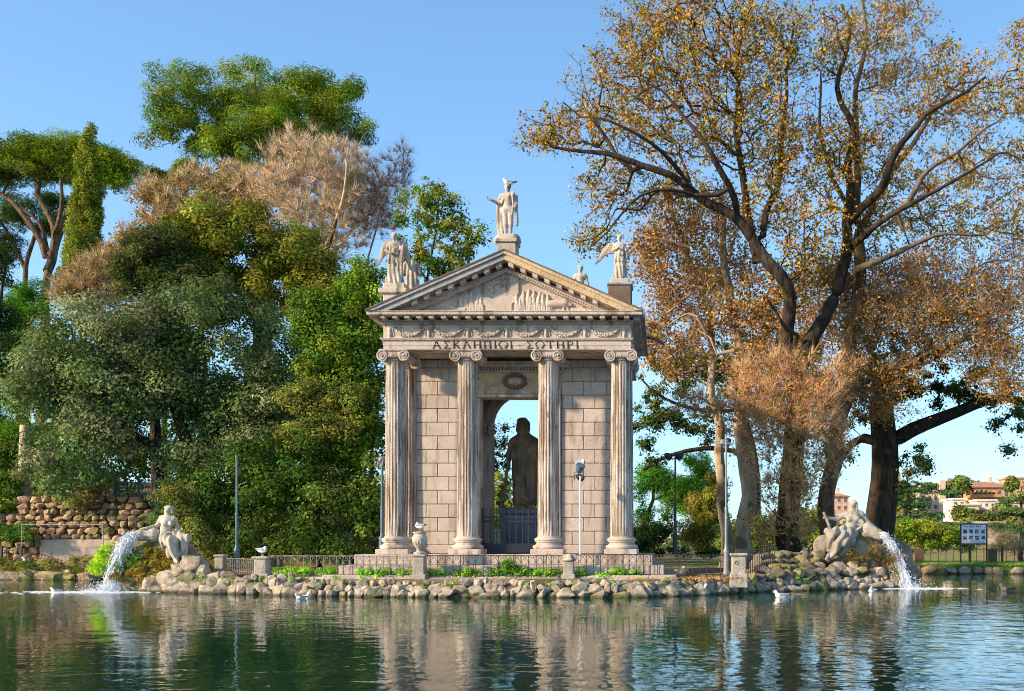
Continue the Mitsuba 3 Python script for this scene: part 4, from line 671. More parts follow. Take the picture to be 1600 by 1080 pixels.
# --- fountain figures, laid out by joints
def J(zx, zy, dy, ox, oy, sc, Y): return at(ox + zx / sc, oy + zy / sc, Y + dy)
def fountain_left():
    j = lambda x, y, d=0.0: J(x, y, d, 120, 740, 5.4, 33.9); s = 1.42
    hd = j(775, 312, 0); b = head(hd, 1.32, face=(-0.2, -1, -0.05), hair=0.06, bun=True)
    b += [cap(j(768, 350), j(765, 378), 0.085, 0.09), cap(j(728, 385, 0), j(812, 392, 0), 0.125), cap(j(768, 395, 0), j(755, 470, 0.02), 0.20, 0.175), cap(j(755, 475, 0.02), j(752, 525, 0.05), 0.18, 0.21), ell(j(742, 425, -0.18), (0.085, 0.07, 0.085)), ell(j(795, 425, -0.18), (0.085, 0.07, 0.085)),
          cap(j(715, 375, 0), j(680, 440, 0.05), 0.085, 0.07), cap(j(680, 440, 0.05), j(590, 462, -0.2), 0.068, 0.048), cap(j(825, 388, 0), j(848, 450, 0.1), 0.085, 0.07), cap(j(848, 450, 0.1), j(835, 500, -0.12), 0.066, 0.05)]
    b += hand(j(590, 462, -0.2), (-1, -0.1, -0.15), (0, 1, 0.2), 1.4) + hand(j(835, 500, -0.12), (-0.5, -0.6, -0.2), (0, 0, 1), 1.4)
    b += [cap(j(832, 715, -0.85), j(836, 735, -0.95), 0.075, 0.06), cap(j(836, 735, -0.9), j(850, 752, -1.15), 0.065, 0.05), cap(j(888, 700, -0.65), j(915, 718, -0.85), 0.07, 0.055)]
    d = [cap(j(745, 540, 0.0), j(792, 585, -0.75), 0.21, 0.17), cap(j(792, 585, -0.75), j(826, 708, -0.82), 0.165, 0.11), cap(j(775, 540, 0.05), j(915, 545, -0.45), 0.20, 0.16), cap(j(915, 545, -0.45), j(890, 690, -0.6), 0.15, 0.10), cap(j(700, 550, 0.1), j(800, 545, 0.1), 0.18), cap(j(705, 560, -0.1), j(745, 700, -0.2), 0.10, 0.09), cap(j(850, 590, -0.35), j(850, 690, -0.5), 0.10, 0.08), cap(j(800, 500, -0.2), j(865, 495, -0.3), 0.07, 0.04)]
    rg = np.random.default_rng(3)
    for i in range(9): t = i / 8; d.append(cap(j(735 + 60 * t, 575 - 10 * t, -0.5 * t - 0.22), j(770 + 65 * t, 700 + 8 * t, -0.75 - 0.1 * t), 0.03, 0.03, k=0.04))
    for i in range(6): t = i / 5; d.append(cap(j(860 + 70 * t, 555, -0.45 - 0.1 * (1 - t)), j(855 + 55 * t, 695 - 10 * t, -0.66), 0.028, 0.028, k=0.04))
    seat = [cap(j(760, 640, 0.15), j(880, 640, 0.2), 0.35, 0.34), cap(j(720, 690, 0.0), j(960, 730, 0.1), 0.30, 0.28), cap(j(930, 650, 0.2), j(1010, 740, 0.2), 0.25, 0.22)]
    c, m_ = j(640, 520, -0.05), j(538, 522, -0.2); jug = [cap(c, j(590, 520, -0.12), 0.26, 0.19, k=0.08), cap(j(590, 520, -0.12), m_, 0.15, 0.20, k=0.05), ell(m_ + (m_ - c) * 0.12, 0.13, cut=True)]
    st = thing('fountain_statue', 'sunlit seated stone woman pouring water from a jug on the left rock mound', 'statue')
    part(st, 'body', sdf_mesh(b, 0.026, k=0.06), 'marble', True); part(st, 'drapery', sdf_mesh(d, 0.026, k=0.06, disp=lambda G: 0.035 * np.sin(G[..., 0] * 22 + G[..., 2] * 9 + 4 * mnoise(G * 3, 2))), 'marble', True)
    part(st, 'jug', sdf_mesh(jug, 0.026, k=0.05, disp=lambda G: 0.008 * np.sin(np.arctan2(G[..., 2] - c[2], G[..., 1] - c[1]) * 12)), 'marble', True); part(st, 'rock_seat', sdf_mesh(seat, 0.04, disp=lambda G: 0.12 * (mfbm(G * 3, 3, 5) - 0.5)), 'rock_1', True)
    return m_
def fountain_right():
    j = lambda x, y, d=0.0: J(x, y, d, 1130, 740, 4.848, 36.3)
    hd = j(985, 238, 0); b = head(hd, 1.45, face=(-0.35, -1, -0.05), hair=0.13)
    b += [cap(j(985, 275), j(985, 298), 0.10, 0.10), cap(j(935, 315, 0), j(1035, 310, 0.05), 0.155), cap(j(985, 325, 0), j(968, 395, 0.0), 0.24, 0.20), cap(j(968, 395, 0), j(955, 425, 0.02), 0.20, 0.24), ell(j(955, 345, -0.2), (0.11, 0.08, 0.10)), ell(j(1010, 342, -0.2), (0.11, 0.08, 0.10)),
          cap(j(920, 315, 0), j(868, 346, -0.1), 0.10, 0.08), cap(j(868, 346, -0.1), j(800, 338, -0.3), 0.078, 0.055), cap(j(1050, 312, 0.05), j(1098, 375, 0.1), 0.11, 0.085), cap(j(1098, 375, 0.1), j(1040, 410, -0.2), 0.08, 0.06)]
    b += hand(j(800, 338, -0.3), (-1, -0.1, 0.1), (0, 0.2, 1), 1.5) + hand(j(1040, 410, -0.2), (-0.8, -0.2, -0.5), (0, 1, 0), 1.5)
    b += [cap(j(832, 590, -0.55), j(800, 612, -0.7), 0.085, 0.06), cap(j(800, 625, -0.75), j(782, 650, -0.95), 0.085, 0.055)]
    d = [cap(j(950, 440, 0), j(810, 455, -0.55), 0.24, 0.19), cap(j(810, 455, -0.55), j(825, 585, -0.5), 0.19, 0.13), cap(j(960, 450, 0), j(905, 500, -0.75), 0.24, 0.20), cap(j(905, 500, -0.75), j(815, 625, -0.72), 0.19, 0.13), cap(j(930, 440, 0.1), j(1000, 440, 0.1), 0.24), cap(j(960, 500, -0.35), j(900, 600, -0.4), 0.18, 0.15), cap(j(830, 520, -0.4), j(905, 600, -0.35), 0.14, 0.12)]
    for i in range(9): t = i / 8; d.append(cap(j(800 + 110 * t, 480 + 40 * t, -0.62 - 0.2 * t), j(815 - 5 * t + 60 * (1 - t), 595 + 30 * t, -0.62 - 0.18 * t), 0.034, 0.034, k=0.045))
    for i in range(6): t = i / 5; d.append(cap(j(830 + 90 * t, 436 + 20 * t, -0.6 + 0.1 * t), j(900 + 50 * t, 470 + 15 * t, -0.55), 0.03, 0.03, k=0.04))
    c, m_ = j(1095, 428, 0.0), j(1172, 462, -0.15); jug = [cap(c, j(1140, 445, -0.1), 0.30, 0.22, k=0.08), cap(j(1140, 445, -0.1), m_, 0.16, 0.20, k=0.05), ell(m_ + (m_ - c) * 0.12, 0.13, cut=True)]
    seat = [cap(j(950, 540, 0.3), j(1080, 540, 0.35), 0.42, 0.40), cap(j(760, 590, 0.1), j(840, 640, 0.1), 0.24, 0.28), cap(j(900, 640, 0.2), j(1120, 610, 0.2), 0.32, 0.36), cap(j(1000, 440, 0.2), j(1090, 470, 0.2), 0.25, 0.28)]
    st = thing('fountain_statue', 'shaded stone river god reclining with a staff and jug on the right mound', 'statue')
    part(st, 'body', sdf_mesh(b, 0.028, k=0.065), 'grey_stone', True); part(st, 'drapery', sdf_mesh(d, 0.028, k=0.065, disp=lambda G: 0.04 * np.sin(G[..., 0] * 20 - G[..., 2] * 10 + 4 * mnoise(G * 3, 2))), 'grey_stone', True)  # weathered grey stone also carries the shade on this figure
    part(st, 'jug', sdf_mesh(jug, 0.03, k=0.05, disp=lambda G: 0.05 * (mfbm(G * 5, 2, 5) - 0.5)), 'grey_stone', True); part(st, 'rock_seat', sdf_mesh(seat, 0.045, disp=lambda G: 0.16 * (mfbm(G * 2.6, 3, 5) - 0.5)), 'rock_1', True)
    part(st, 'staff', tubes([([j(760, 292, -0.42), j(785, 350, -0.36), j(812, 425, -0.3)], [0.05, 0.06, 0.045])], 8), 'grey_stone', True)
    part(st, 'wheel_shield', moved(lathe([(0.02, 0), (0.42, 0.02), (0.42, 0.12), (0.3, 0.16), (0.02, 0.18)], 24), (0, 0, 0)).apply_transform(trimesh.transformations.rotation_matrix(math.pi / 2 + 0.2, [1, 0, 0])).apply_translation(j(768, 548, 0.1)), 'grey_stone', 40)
    return m_
jugL, jugR = fountain_left(), fountain_right()
# ------------------------------------------------------------------ left rock mound with moss, water jets
rng = np.random.default_rng(21)
lm = thing('rock_mound', 'mossy golden rock heap under the left fountain statue with plants', 'rock mound')
core = [cap(at(205, 905, 34.0), at(300, 905, 34.2), 0.75, 0.75), cap(at(225, 880, 34.2), at(262, 872, 34.3), 0.72, 0.72), cap(at(240, 868, 34.4), at(262, 862, 34.4), 0.5, 0.5), cap(at(290, 905, 34.2), at(325, 912, 34.2), 0.5, 0.4)]
part(lm, 'rock_core', sdf_mesh(core, 0.06, k=0.3, disp=lambda G: 0.34 * (mfbm(G * 2.2, 4, 8) - 0.5)), 'wall_rock_2', True)
for _ in range(64):
    px = rng.uniform(172, 330); top = np.interp(px, [170, 200, 232, 270, 330], [915, 872, 850, 862, 895]); py = top + (924 - top) * rng.random() ** 0.8
    f = (py - top) / (924 - top); rock(lm, 'stone', at(px, py, 34.05 - 0.75 * math.sin(math.pi * 0.5 * f) * np.interp(px, [170, 200, 300, 330], [0.4, 1, 1, 0.8])), rng.uniform(0.12, 0.26) * np.array([1.25, 0.9, 1.0]), rng, ['rock_0', 'wall_rock_2', 'wall_rock_2', 'rock_1'])
for px, py, s in ((265, 905, .42), (300, 905, .46), (330, 912, .4), (285, 890, .36), (305, 884, .45), (240, 912, .4), (318, 893, .3), (274, 917, .4), (345, 905, .35)): rock(lm, 'boulder', at(px, py, 33.1 + (px - 240) * -0.005), [s * 1.05, s * .9, s * .8], rng, ['rock_2', 'rock_1'], BIG_ROCKS)
def plant(name, label, cat, pts, n, size, pal, rng, spread, asp=0.5, up=0.9, group=None, kind=None, squash=0.7):
    k = thing(name, label, cat, group, kind); C = np.asarray(pts, float); (m, c) = lobe_leaves(C, np.full(len(C), spread) * rng.uniform(0.6, 1.2, len(C)), n, size, pal, rng, asp, squash, 0.2, up=up); own(k, m, 'leaf', color=c); return k
FERN = [[0.09, 0.14, 0.02], [0.16, 0.17, 0.03], [0.20, 0.16, 0.035], [0.05, 0.09, 0.02]]
MOSS = [[0.14, 0.12, 0.02], [0.20, 0.15, 0.03], [0.09, 0.09, 0.02], [0.16, 0.10, 0.025]]
pts = []
for _ in range(150):
    px = rng.uniform(178, 325); top = np.interp(px, [170, 200, 232, 262, 312], [905, 868, 846, 862, 885]); py = top + (905 - top) * rng.random(); f = (py - top) / (905 - top + 1); pts.append(at(px, py, 33.75 - 0.75 * math.sin(math.pi * 0.5 * f)))
plant('moss_and_ferns', 'brown and olive moss and ferns hanging over the left rock heap', 'moss', pts, 17000, 0.085, MOSS, rng, 0.20, kind='stuff')
plant('fern_clump', 'bright yellow-green moss tuft left of the left waterfall', 'fern', [at(px, py, 34.2) for px, py in ((158, 868), (166, 862), (158, 880), (172, 856), (152, 888), (162, 875))], 2600, 0.09, [[0.26, 0.36, 0.02], [0.20, 0.32, 0.02], [0.30, 0.38, 0.03]], rng, 0.30)
plant('fern_clump', 'dark green fern beside the left waterfall', 'fern', [at(px, py, 33.3) for px, py in ((200, 872), (210, 880), (190, 884), (205, 890), (215, 872))], 1100, 0.11, [[0.035, 0.08, 0.02], [0.06, 0.12, 0.03]], rng, 0.24)
plant('leafy_plant', 'green leafy plant at the feet of the left fountain statue', 'plant', [at(px, py, 33.0) for px, py in ((283, 880), (290, 884), (300, 882), (280, 888))], 700, 0.10, [[0.06, 0.14, 0.03], [0.10, 0.2, 0.04]], rng, 0.2)
def jet(name, label, p0, drift, fall_y, n, spread, rng, width):
    """Water strands and drops on real ballistic paths from the jug mouth to the lake."""
    k = thing(name, label, 'waterfall'); S, drops = [], []; h0 = p0[2]
    for _ in range(n):
        vx = drift * rng.uniform(*((0.55, 1.12) if drift < 0 else (0.78, 1.1))); vy = rng.normal(-0.25, 0.18); o = p0 + rng.normal(0, width, 3) * [1, 1, 1]; tf = math.sqrt(2 * o[2] / 9.8); t0 = rng.uniform(0, 0.9) ** 0.8; t1 = min(1.0, t0 + rng.uniform(0.05, 0.16)); t = np.linspace(t0, t1, 5) * tf
        p = np.stack([o[0] + vx * t + 0.03 * np.sin(t * 40 + rng.uniform(0, 6)), o[1] + vy * t, o[2] - 4.9 * t * t], 1); r = rng.uniform(0.006, 0.021) * np.array([0.3, 1, 0.8, 1, 0.3]); S.append((p, r))
    part(k, 'strands', tubes(S, 5), 'foam', True)
    for _ in range(int(n * 1.0)):
        vx = drift * rng.uniform(0.4, 1.25); t = rng.uniform(0.1, 1.0) * math.sqrt(2 * h0 / 9.8); q = p0 + [vx * t, rng.normal(-0.3, 0.3) * t, -4.9 * t * t] + rng.normal(0, spread * 0.5, 3) * [1, 0.8, 0.5]
        if q[2] > 0.01: drops.append(q)
    e = p0 + [drift * math.sqrt(2 * h0 / 9.8), -0.2, -h0]
    for _ in range(n // 2): q = e + [rng.normal(0, spread * 1.5), rng.normal(0, spread), abs(rng.normal(0, 0.16))]; drops.append(q)
    B = trimesh.creation.icosphere(0, 1.0); V = []; Fc = []
    for i, q in enumerate(drops): V.append(np.array(B.vertices) * rng.uniform(0.006, 0.017) * [1, 1, 1.4] + q); Fc.append(np.array(B.faces) + i * 12)
    part(k, 'drops', tm(np.vstack(V), np.vstack(Fc)), 'foam', True)
    V = []; Fc = []; nn = 0
    for _ in range(420):
        q = e + [rng.normal(0, spread * 3.0) + np.sign(drift) * abs(rng.normal(0, spread * 1.6)), rng.normal(-0.2, spread * 1.3), 0.004]; a = np.linspace(0, 2 * math.pi, 7)[:-1]; rr = rng.uniform(0.02, 0.10) * rng.uniform(0.6, 1.2, 6); v = np.stack([q[0] + rr * np.cos(a) * 2.0, q[1] + rr * np.sin(a), q[2] + 0 * a], 1); v = np.vstack([v, q + [0, 0, rr.mean() * 0.35]]); V.append(v); Fc += [[nn + i, nn + (i + 1) % 6, nn + 6] for i in range(6)]; nn += 7
    part(k, 'splash_foam', tm(np.vstack(V), Fc), 'foam', True)
jet('waterfall', 'broad white waterfall pouring from the left statue jug into the lake', jugL + [-0.05, -0.25, 0.02], -1.25, 0, 1700, 0.30, np.random.default_rng(5), 0.06)
jet('waterfall', 'blue-white water jet arcing from the right statue jug into the lake', jugR + [0.05, -0.15, 0.0], 1.55, 0, 900, 0.20, np.random.default_rng(6), 0.045)
# ------------------------------------------------------------------ kerb, fence, posts
def gz(x, y): return float(ground_z(np.array([x]), np.array([y]))[0])
posts_px = {'A': (345, 33.6), 'B': (410, 31.9), 'C': (656, 30.95), 'D': (889, 31.1), 'E': (1154, 31.9)}
PP = {k: np.array([X_(px, Y), Y]) for k, (px, Y) in posts_px.items()}; ZF = 0.52
kb = thing('kerb', '', '', kind='structure'); rng = np.random.default_rng(31)
for a, b in (('B', 'C'), ('C', 'D'), ('D', 'E')):
    p, q = PP[a], PP[b] * (1 if b != 'E' else 1); L = np.linalg.norm(q - p); d = (q - p) / L; s = 0.25
    end = L - 0.25 if b != 'E' else L * 0.62
    while s < end - 0.1:
        w = min(rng.uniform(0.9, 1.5), end - s); c = p + d * (s + w / 2); part(kb, 'kerb_stone', moved(bx(-w / 2 + 0.005, w / 2 - 0.005, -0.13, 0.13, 0.25, ZF + 0.04 + rng.uniform(-0.01, 0.01), 0.02), (c[0], c[1] - 0.02, 0), math.atan2(d[1], d[0])), 'grey_stone'); s += w
def scroll_mesh():
    ms = []
    for s in (-1, 1):
        t = np.linspace(0, 1, 16); a = t * 4.6; r = 0.052 * (1 - 0.62 * t); ms.append((np.stack([s * (0.062 - r * np.cos(a)), 0 * t, -0.055 - 0.01 + r * np.sin(a) + 0.0], 1), 0.0065))
        ms.append((np.stack([s * (0.01 + 0.10 * t ** 1.5), 0 * t, -0.235 + 0.18 * t], 1), 0.0065))
        t = np.linspace(0, 1, 10); ms.append((np.stack([s * (0.035 - 0.03 * np.cos(t * 4.2)), 0 * t, -0.255 + 0.03 * np.sin(t * 4.2)], 1), 0.0065))
    return tubes(ms, 5)
SCR = mikit.ply(scroll_mesh(), 'iron', True)
def fence(label, p, q, pitch, h, mat, scrolls=True, z0=None, z1=None):
    k = thing('iron_fence', label, 'fence', None); L = np.linalg.norm(q - p); d = (q - p) / L; n = max(2, int(L / pitch)); za, zb = (ZF if z0 is None else z0), (ZF if z1 is None else z1); rz = math.atan2(d[1], d[0])
    def rail(z, w=0.016): return tubes([([[p[0], p[1], za + z], [q[0], q[1], zb + z]], w)], 6)
    part(k, 'top_rail', rail(h, 0.014), mat); part(k, 'bottom_rail', rail(0.09, 0.012), mat)
    bar = mikit.ply(tubes([([[0, 0, 0], [0, 0, h]], 0.014)], 6), mat, True)
    for i in range(n):
        t = (i + 0.5) / n; c = [*(p + (q - p) * t), za + (zb - za) * t]; part(k, 'bar', bar, None, tw=TW(c))
        if scrolls: part(k, 'scroll', SCR, mat, tw=TW((c[0], c[1], c[2] + h), rz, (1, 1, 1)))
    return k
fence('short iron fence with dense bars at the left end of the island', PP['A'] + [0.15, -0.02], PP['B'] - [0.15, 0], 0.13, 0.50, 'grey_iron', False, 0.62, 0.60)
fence('scrolled iron fence between the left stone post and the urn post', PP['B'] + [0.2, 0], PP['C'] - [0.2, 0], 0.225, 0.70, 'grey_iron')
fence('scrolled iron fence between the urn post and the capped post', PP['C'] + [0.2, 0], PP['D'] - [0.2, 0], 0.225, 0.72, 'iron')
fence('scrolled iron fence running from the capped post past the thin lamp post to the right', PP['D'] + [0.2, 0], PP['E'] - [0.25, 0], 0.225, 0.74, 'iron', True)
fence('plain iron bars on the right mound behind the grey pedestal', PP['E'] + [0.2, 0.1], np.array([X_(1212, 33.6), 33.6]), 0.14, 0.70, 'iron', False, 0.55, 0.95)
def post(key, label, w, z1, cap_kind):
    k = thing('stone_post', label, 'post'); x, y = PP[key]
    part(k, 'shaft', bx(x - w / 2, x + w / 2, y - w / 2, y + w / 2, 0.2, z1, 0.03), 'grey_stone'); part(k, 'foot', bx(x - w * 0.66, x + w * 0.66, y - w * 0.66, y + w * 0.66, 0.15, ZF + 0.14, 0.03), 'grey_stone'); 
    if cap_kind == 'flat': part(k, 'cap', bx(x - w * 0.62, x + w * 0.62, y - w * 0.62, y + w * 0.62, z1 + 0.001, z1 + 0.08, 0.025), 'grey_stone')
    if cap_kind == 'dome': part(k, 'cap', moved(lathe([(w * 0.6, 0), (w * 0.68, 0.04), (w * 0.62, 0.09), (w * 0.5, 0.12), (w * 0.42, 0.18), (w * 0.2, 0.22), (0.01, 0.225)], 20), (x, y, z1)), 'marble', True)
    return k
post('A', 'small grey stone post at the left end of the island fence', 0.30, 1.16, 'flat'); post('B', 'stone post with a resting gull on it left of the temple', 0.40, 1.12, 'flat'); post('C', 'stone post carrying the urn in front of the temple', 0.36, 1.20, 'flat'); post('D', 'stone post with a rounded cap right of the temple door', 0.32, 1.06, 'dome')
k = thing('stone_pedestal', 'pale square stone pedestal with iron ring beside the grey lamp post', 'pedestal'); x, y = PP['E']; part(k, 'shaft', bx(x - 0.23, x + 0.23, y - 0.23, y + 0.23, 0.2, 1.21, 0.03), 'grey_stone'); part(k, 'cap', bx(x - 0.285, x + 0.285, y - 0.285, y + 0.285, 1.211, 1.30, 0.03), 'grey_stone'); part(k, 'foot', bx(x - 0.28, x + 0.28, y - 0.28, y + 0.28, 0.2, 0.66, 0.03), 'grey_stone'); part(k, 'ring', tubes([(np.stack([x - 0.08 + 0.05 * np.cos(np.linspace(0, 6.28, 14)), 0 * np.linspace(0, 1, 14) + y - 0.24, 1.0 + 0.05 * np.sin(np.linspace(0, 6.28, 14))], 1), 0.009)], 5), 'iron')
k = thing('stone_urn', 'pale stone urn with carved lower body on the central fence post', 'urn'); x, y = PP['C']; zz = 1.282
part(k, 'bowl', moved(lathe([(0.10, 0.17), (0.14, 0.22), (0.20, 0.32), (0.232, 0.42), (0.235, 0.50), (0.20, 0.585), (0.17, 0.62), (0.19, 0.645), (0.215, 0.66), (0.215, 0.685), (0.15, 0.69), (0.14, 0.60)], 32), (x, y, zz)), 'marble', 50); part(k, 'foot', moved(lathe([(0.19, 0), (0.19, 0.04), (0.12, 0.08), (0.075, 0.11), (0.10, 0.165)], 28), (x, y, zz)), 'marble', 50)
for i in range(16): a = i * 2 * math.pi / 16; part(k, 'flute', tubes([([[x + 0.112 * math.cos(a), y + 0.112 * math.sin(a), zz + 0.19], [x + 0.208 * math.cos(a), y + 0.208 * math.sin(a), zz + 0.33], [x + 0.232 * math.cos(a), y + 0.232 * math.sin(a), zz + 0.40]], [0.012, 0.02, 0.006])], 5), 'marble', True)
# ------------------------------------------------------------------ lamps
def spot(parent, c, az, el, s, mat, name='floodlight'):
    """A round-backed floodlight: can, rim, glass and bracket."""
    R = trimesh.transformations.rotation_matrix(el, [1, 0, 0]); Rz = trimesh.transformations.rotation_matrix(az, [0, 0, 1]); k = None
    for nm, prof, m_ in (('can', [(0.05, 0), (0.09, 0.03), (0.12, 0.12), (0.13, 0.26)], mat), ('rim', [(0.131, 0.255), (0.15, 0.26), (0.15, 0.30), (0.125, 0.305)], mat), ('glass', [(0.124, 0.285), (0.10, 0.296), (0.01, 0.30)], 'lamp_glass')):
        m = lathe(np.array(prof) * s, 18); m.apply_transform(trimesh.transformations.rotation_matrix(math.pi / 2, [1, 0, 0])); m.apply_transform(R); m.apply_transform(Rz); m.apply_translation(c)
        k = part(parent, name, m, m_, 40) if nm == 'can' else part(k, nm, m, m_, 40) and k
    part(k, 'bracket', tubes([([[c[0] - 0.11 * s, c[1], c[2] - 0.2 * s], [c[0] - 0.14 * s, c[1], c[2]], [c[0], c[1], c[2] + 0.02], [c[0] + 0.14 * s, c[1], c[2]], [c[0] + 0.11 * s, c[1], c[2] - 0.2 * s]], 0.015)], 5), mat)
def pole(k, px, Y, py0, py1, r0, r1, mat, base=True):
    x, z0, z1 = X_(px, Y), Z_(py0, Y), Z_(py1, Y); H = z1 - z0
    prof = [(r0 * 2.2, 0), (r0 * 2.2, 0.10), (r0 * 1.9, 0.13), (r0 * 1.8, H * 0.16), (r0 * 2.1, H * 0.165), (r0 * 2.1, H * 0.18), (r0 * 1.2, H * 0.2)] if base else [(r0, 0)]
    part(k, 'pole', moved(lathe(prof + [(r0, H * 0.24), (r0, H * 0.48), (r0 * 1.25, H * 0.485), (r0 * 1.25, H * 0.50), (r1, H * 0.51), (r1, H)], 14), (x, Y, z0)), mat, 40); return np.array([x, Y, z1])
k = thing('lamp_post', 'tall blue-green lamp post in front of the dark trees on the left', 'lamp post'); t = pole(k, 370, 34.5, 890, 716, 0.05, 0.038, 'blue_metal'); part(k, 'lantern', tubes([([t, t + [-0.03, 0, 0.1]], [0.05, 0.02])], 8), 'blue_metal')
k = thing('floodlight_post', 'thin white floodlight pole with a gull on top before the right temple wall', 'floodlight'); t = pole(k, 906.5, 31.6, 896, 744, 0.034, 0.030, 'white_metal', False); spot(k, t + [-0.05, -0.05, 0.10], 0.5, -0.9, 1.0, 'blue_metal'); spot(k, t + [-0.10, 0.12, 0.02], 2.6, 0.3, 0.8, 'iron')
k = thing('floodlight_post', 'grey floodlight post beside the pale pedestal on the right', 'floodlight'); t = pole(k, 1134.5, 31.9, 898, 690, 0.042, 0.030, 'steel'); part(k, 'arm', tubes([([t + [-0.28, 0, -0.08], t + [0.22, 0, -0.06]], 0.022)], 6), 'steel'); spot(k, t + [-0.18, 0.05, 0.0], 2.2, 0.25, 1.0, 'steel'); spot(k, t + [0.12, 0.1, 0.05], 3.6, 0.2, 0.9, 'iron'); part(k, 'mast_tip', tubes([([t, t + [0, 0, 0.24]], 0.018)], 6), 'steel')
k = thing('floodlight_post', 'black post with two floodlights right of the temple', 'floodlight'); t = pole(k, 1055, 35.5, 866, 706, 0.05, 0.032, 'iron'); part(k, 'arm', tubes([([t + [-0.36, 0, -0.25], t + [0.32, 0, -0.25]], 0.022)], 6), 'iron'); spot(k, t + [-0.36, 0.0, -0.1], 2.2, 0.3, 0.85, 'iron'); spot(k, t + [0.26, 0.0, -0.1], 3.8, 0.3, 0.85, 'iron')
k = thing('floodlight_post', 'dark floodlight post half hidden left of the temple column', 'floodlight'); t = pole(k, 597, 35.0, 868, 716, 0.06, 0.045, 'blue_metal'); spot(k, t + [-0.10, -0.05, -0.03], 2.4, 0.2, 1.1, 'steel'); spot(k, t + [-0.08, 0.05, -0.22], 2.6, 0.6, 0.8, 'steel')
k = thing('garden_spotlight', 'small grey ground spotlight among the green plants', 'spotlight'); spot(k, at(760, 886, 31.5), 0.1, 1.2, 1.1, 'steel')
k = thing('garden_spotlight', 'small dark ground spotlight tilted sideways by the temple step', 'spotlight'); spot(k, at(776, 884, 31.6), 1.6, 0.2, 0.9, 'iron')
# ------------------------------------------------------------------ garden plants on the island
GREEN = [[0.13, 0.26, 0.03], [0.18, 0.32, 0.035], [0.09, 0.19, 0.03], [0.22, 0.33, 0.05]]; rng = np.random.default_rng(41); pts = []
while len(pts) < 330:
    px = rng.uniform(430, 1010); Y = rng.uniform(31.15, 31.75) if px > 560 else rng.uniform(31.5, 33.6)
    if px > 880 and rng.random() < 0.55: continue
    pts.append([X_(px, Y), Y, ZF + rng.uniform(0.02, 0.26)])
plant('ground_cover', 'bright green low plants filling the bed behind the iron fence', 'plants', pts, 24000, 0.075, GREEN, rng, 0.17, 0.6, kind='stuff')
plant('garden_shrub', 'rounded bright green shrub in the bed before the temple gate', 'shrub', [at(px, py, 31.4) for px, py in ((795, 886), (788, 890), (803, 890), (795, 880))], 1600, 0.075, GREEN, rng, 0.24)
pts = [shore_pt(rng.uniform(2.5, LL - 5))[0] for _ in range(60)]; plant('wall_weeds', 'small green weeds growing between the shore stones', 'weeds', [[p[0], p[1] + 0.1, rng.uniform(0.25, 0.6)] for p in pts], 1800, 0.06, GREEN, rng, 0.10, kind='stuff')
pts = [[X_(px, Y), Y, 0.54] for px, Y in zip(rng.uniform(985, 1160, 160), rng.uniform(30.4, 35, 160))]; plant('fallen_leaves', 'brown fallen leaves on the ground right of the temple', 'leaves', pts, 1600, 0.07, [[0.30, 0.15, 0.06], [0.22, 0.12, 0.05], [0.34, 0.2, 0.09]], rng, 0.3, kind='stuff', squash=0.05)
plant('cornice_plant', 'tuft of green moss on the right corner of the cornice', 'moss', [[CX + 3.9 + i * 0.13, 32.2, 9.14] for i in range(5)], 900, 0.04, [[0.10, 0.14, 0.03], [0.15, 0.18, 0.04]], rng, 0.09)
MB = [[0.10, 0.075, 0.03], [0.15, 0.10, 0.045], [0.07, 0.065, 0.025]]
pts = [at(rng.uniform(1325, 1405), rng.uniform(852, 886), 35.9 + rng.uniform(-0.3, 0.6)) for _ in range(40)]; plant('dry_bush', 'brown trailing bush below the right fountain statue', 'bush', pts, 5200, 0.08, MB, rng, 0.28, 0.25)
# rubble heap beneath the right jug
for _ in range(46): px, py = rng.uniform(1300, 1410), rng.uniform(868, 915); rock(mound, 'stone', at(px, py, 36.2 + rng.uniform(-0.1, 0.6) - (py - 868) * 0.006), rng.uniform(0.14, 0.30) * np.array([1.2, 0.9, 0.85]), rng, ['shaded_rock', 'wall_rock_2', 'shaded_rock'])
part(mound, 'rock_core', sdf_mesh([cap(at(1190, 905, 36.2), at(1400, 900, 37.2), 0.45, 0.8), cap(at(1310, 885, 37.4), at(1395, 872, 37.4), 0.6, 0.72), cap(at(1385, 862, 37.4), at(1398, 900, 37.2), 0.4, 0.6)], 0.07, k=0.3, disp=lambda G: 0.4 * (mfbm(G * 2, 4, 8) - 0.5)), 'shaded_rock', True)
# ------------------------------------------------------------------ left bank: stone retaining wall, railings, frame
WYL = 48.0; rng = np.random.default_rng(61)
wl = thing('retaining_wall', 'rough brown stone retaining wall on the left bank with a plastered band below', 'wall')
wx0, wx1 = X_(-120, WYL), X_(262, WYL)
part(wl, 'wall_core', bx(X_(33, WYL), X_(213, WYL), WYL + 0.12, WYL + 0.7, -0.2, Z_(773, WYL) - 0.05), 'mortar'); part(wl, 'wall_core', bx(X_(213, WYL) + 0.005, wx1, WYL + 0.12, WYL + 0.7, -0.2, Z_(796, WYL)), 'mortar'); part(wl, 'wall_core', bx(wx0, X_(33, WYL) - 0.005, WYL + 0.12, WYL + 0.7, -0.2, Z_(802, WYL)), 'mortar')
part(wl, 'plaster_band', bx(X_(62, WYL), X_(248, WYL), WYL - 0.02, WYL + 0.13, -0.1, Z_(843, WYL), 0.02), 'plaster')
def top_py(px): return 771 if px < 212 else 792 if px > 224 else 774
z = Z_(905, WYL); row = 0
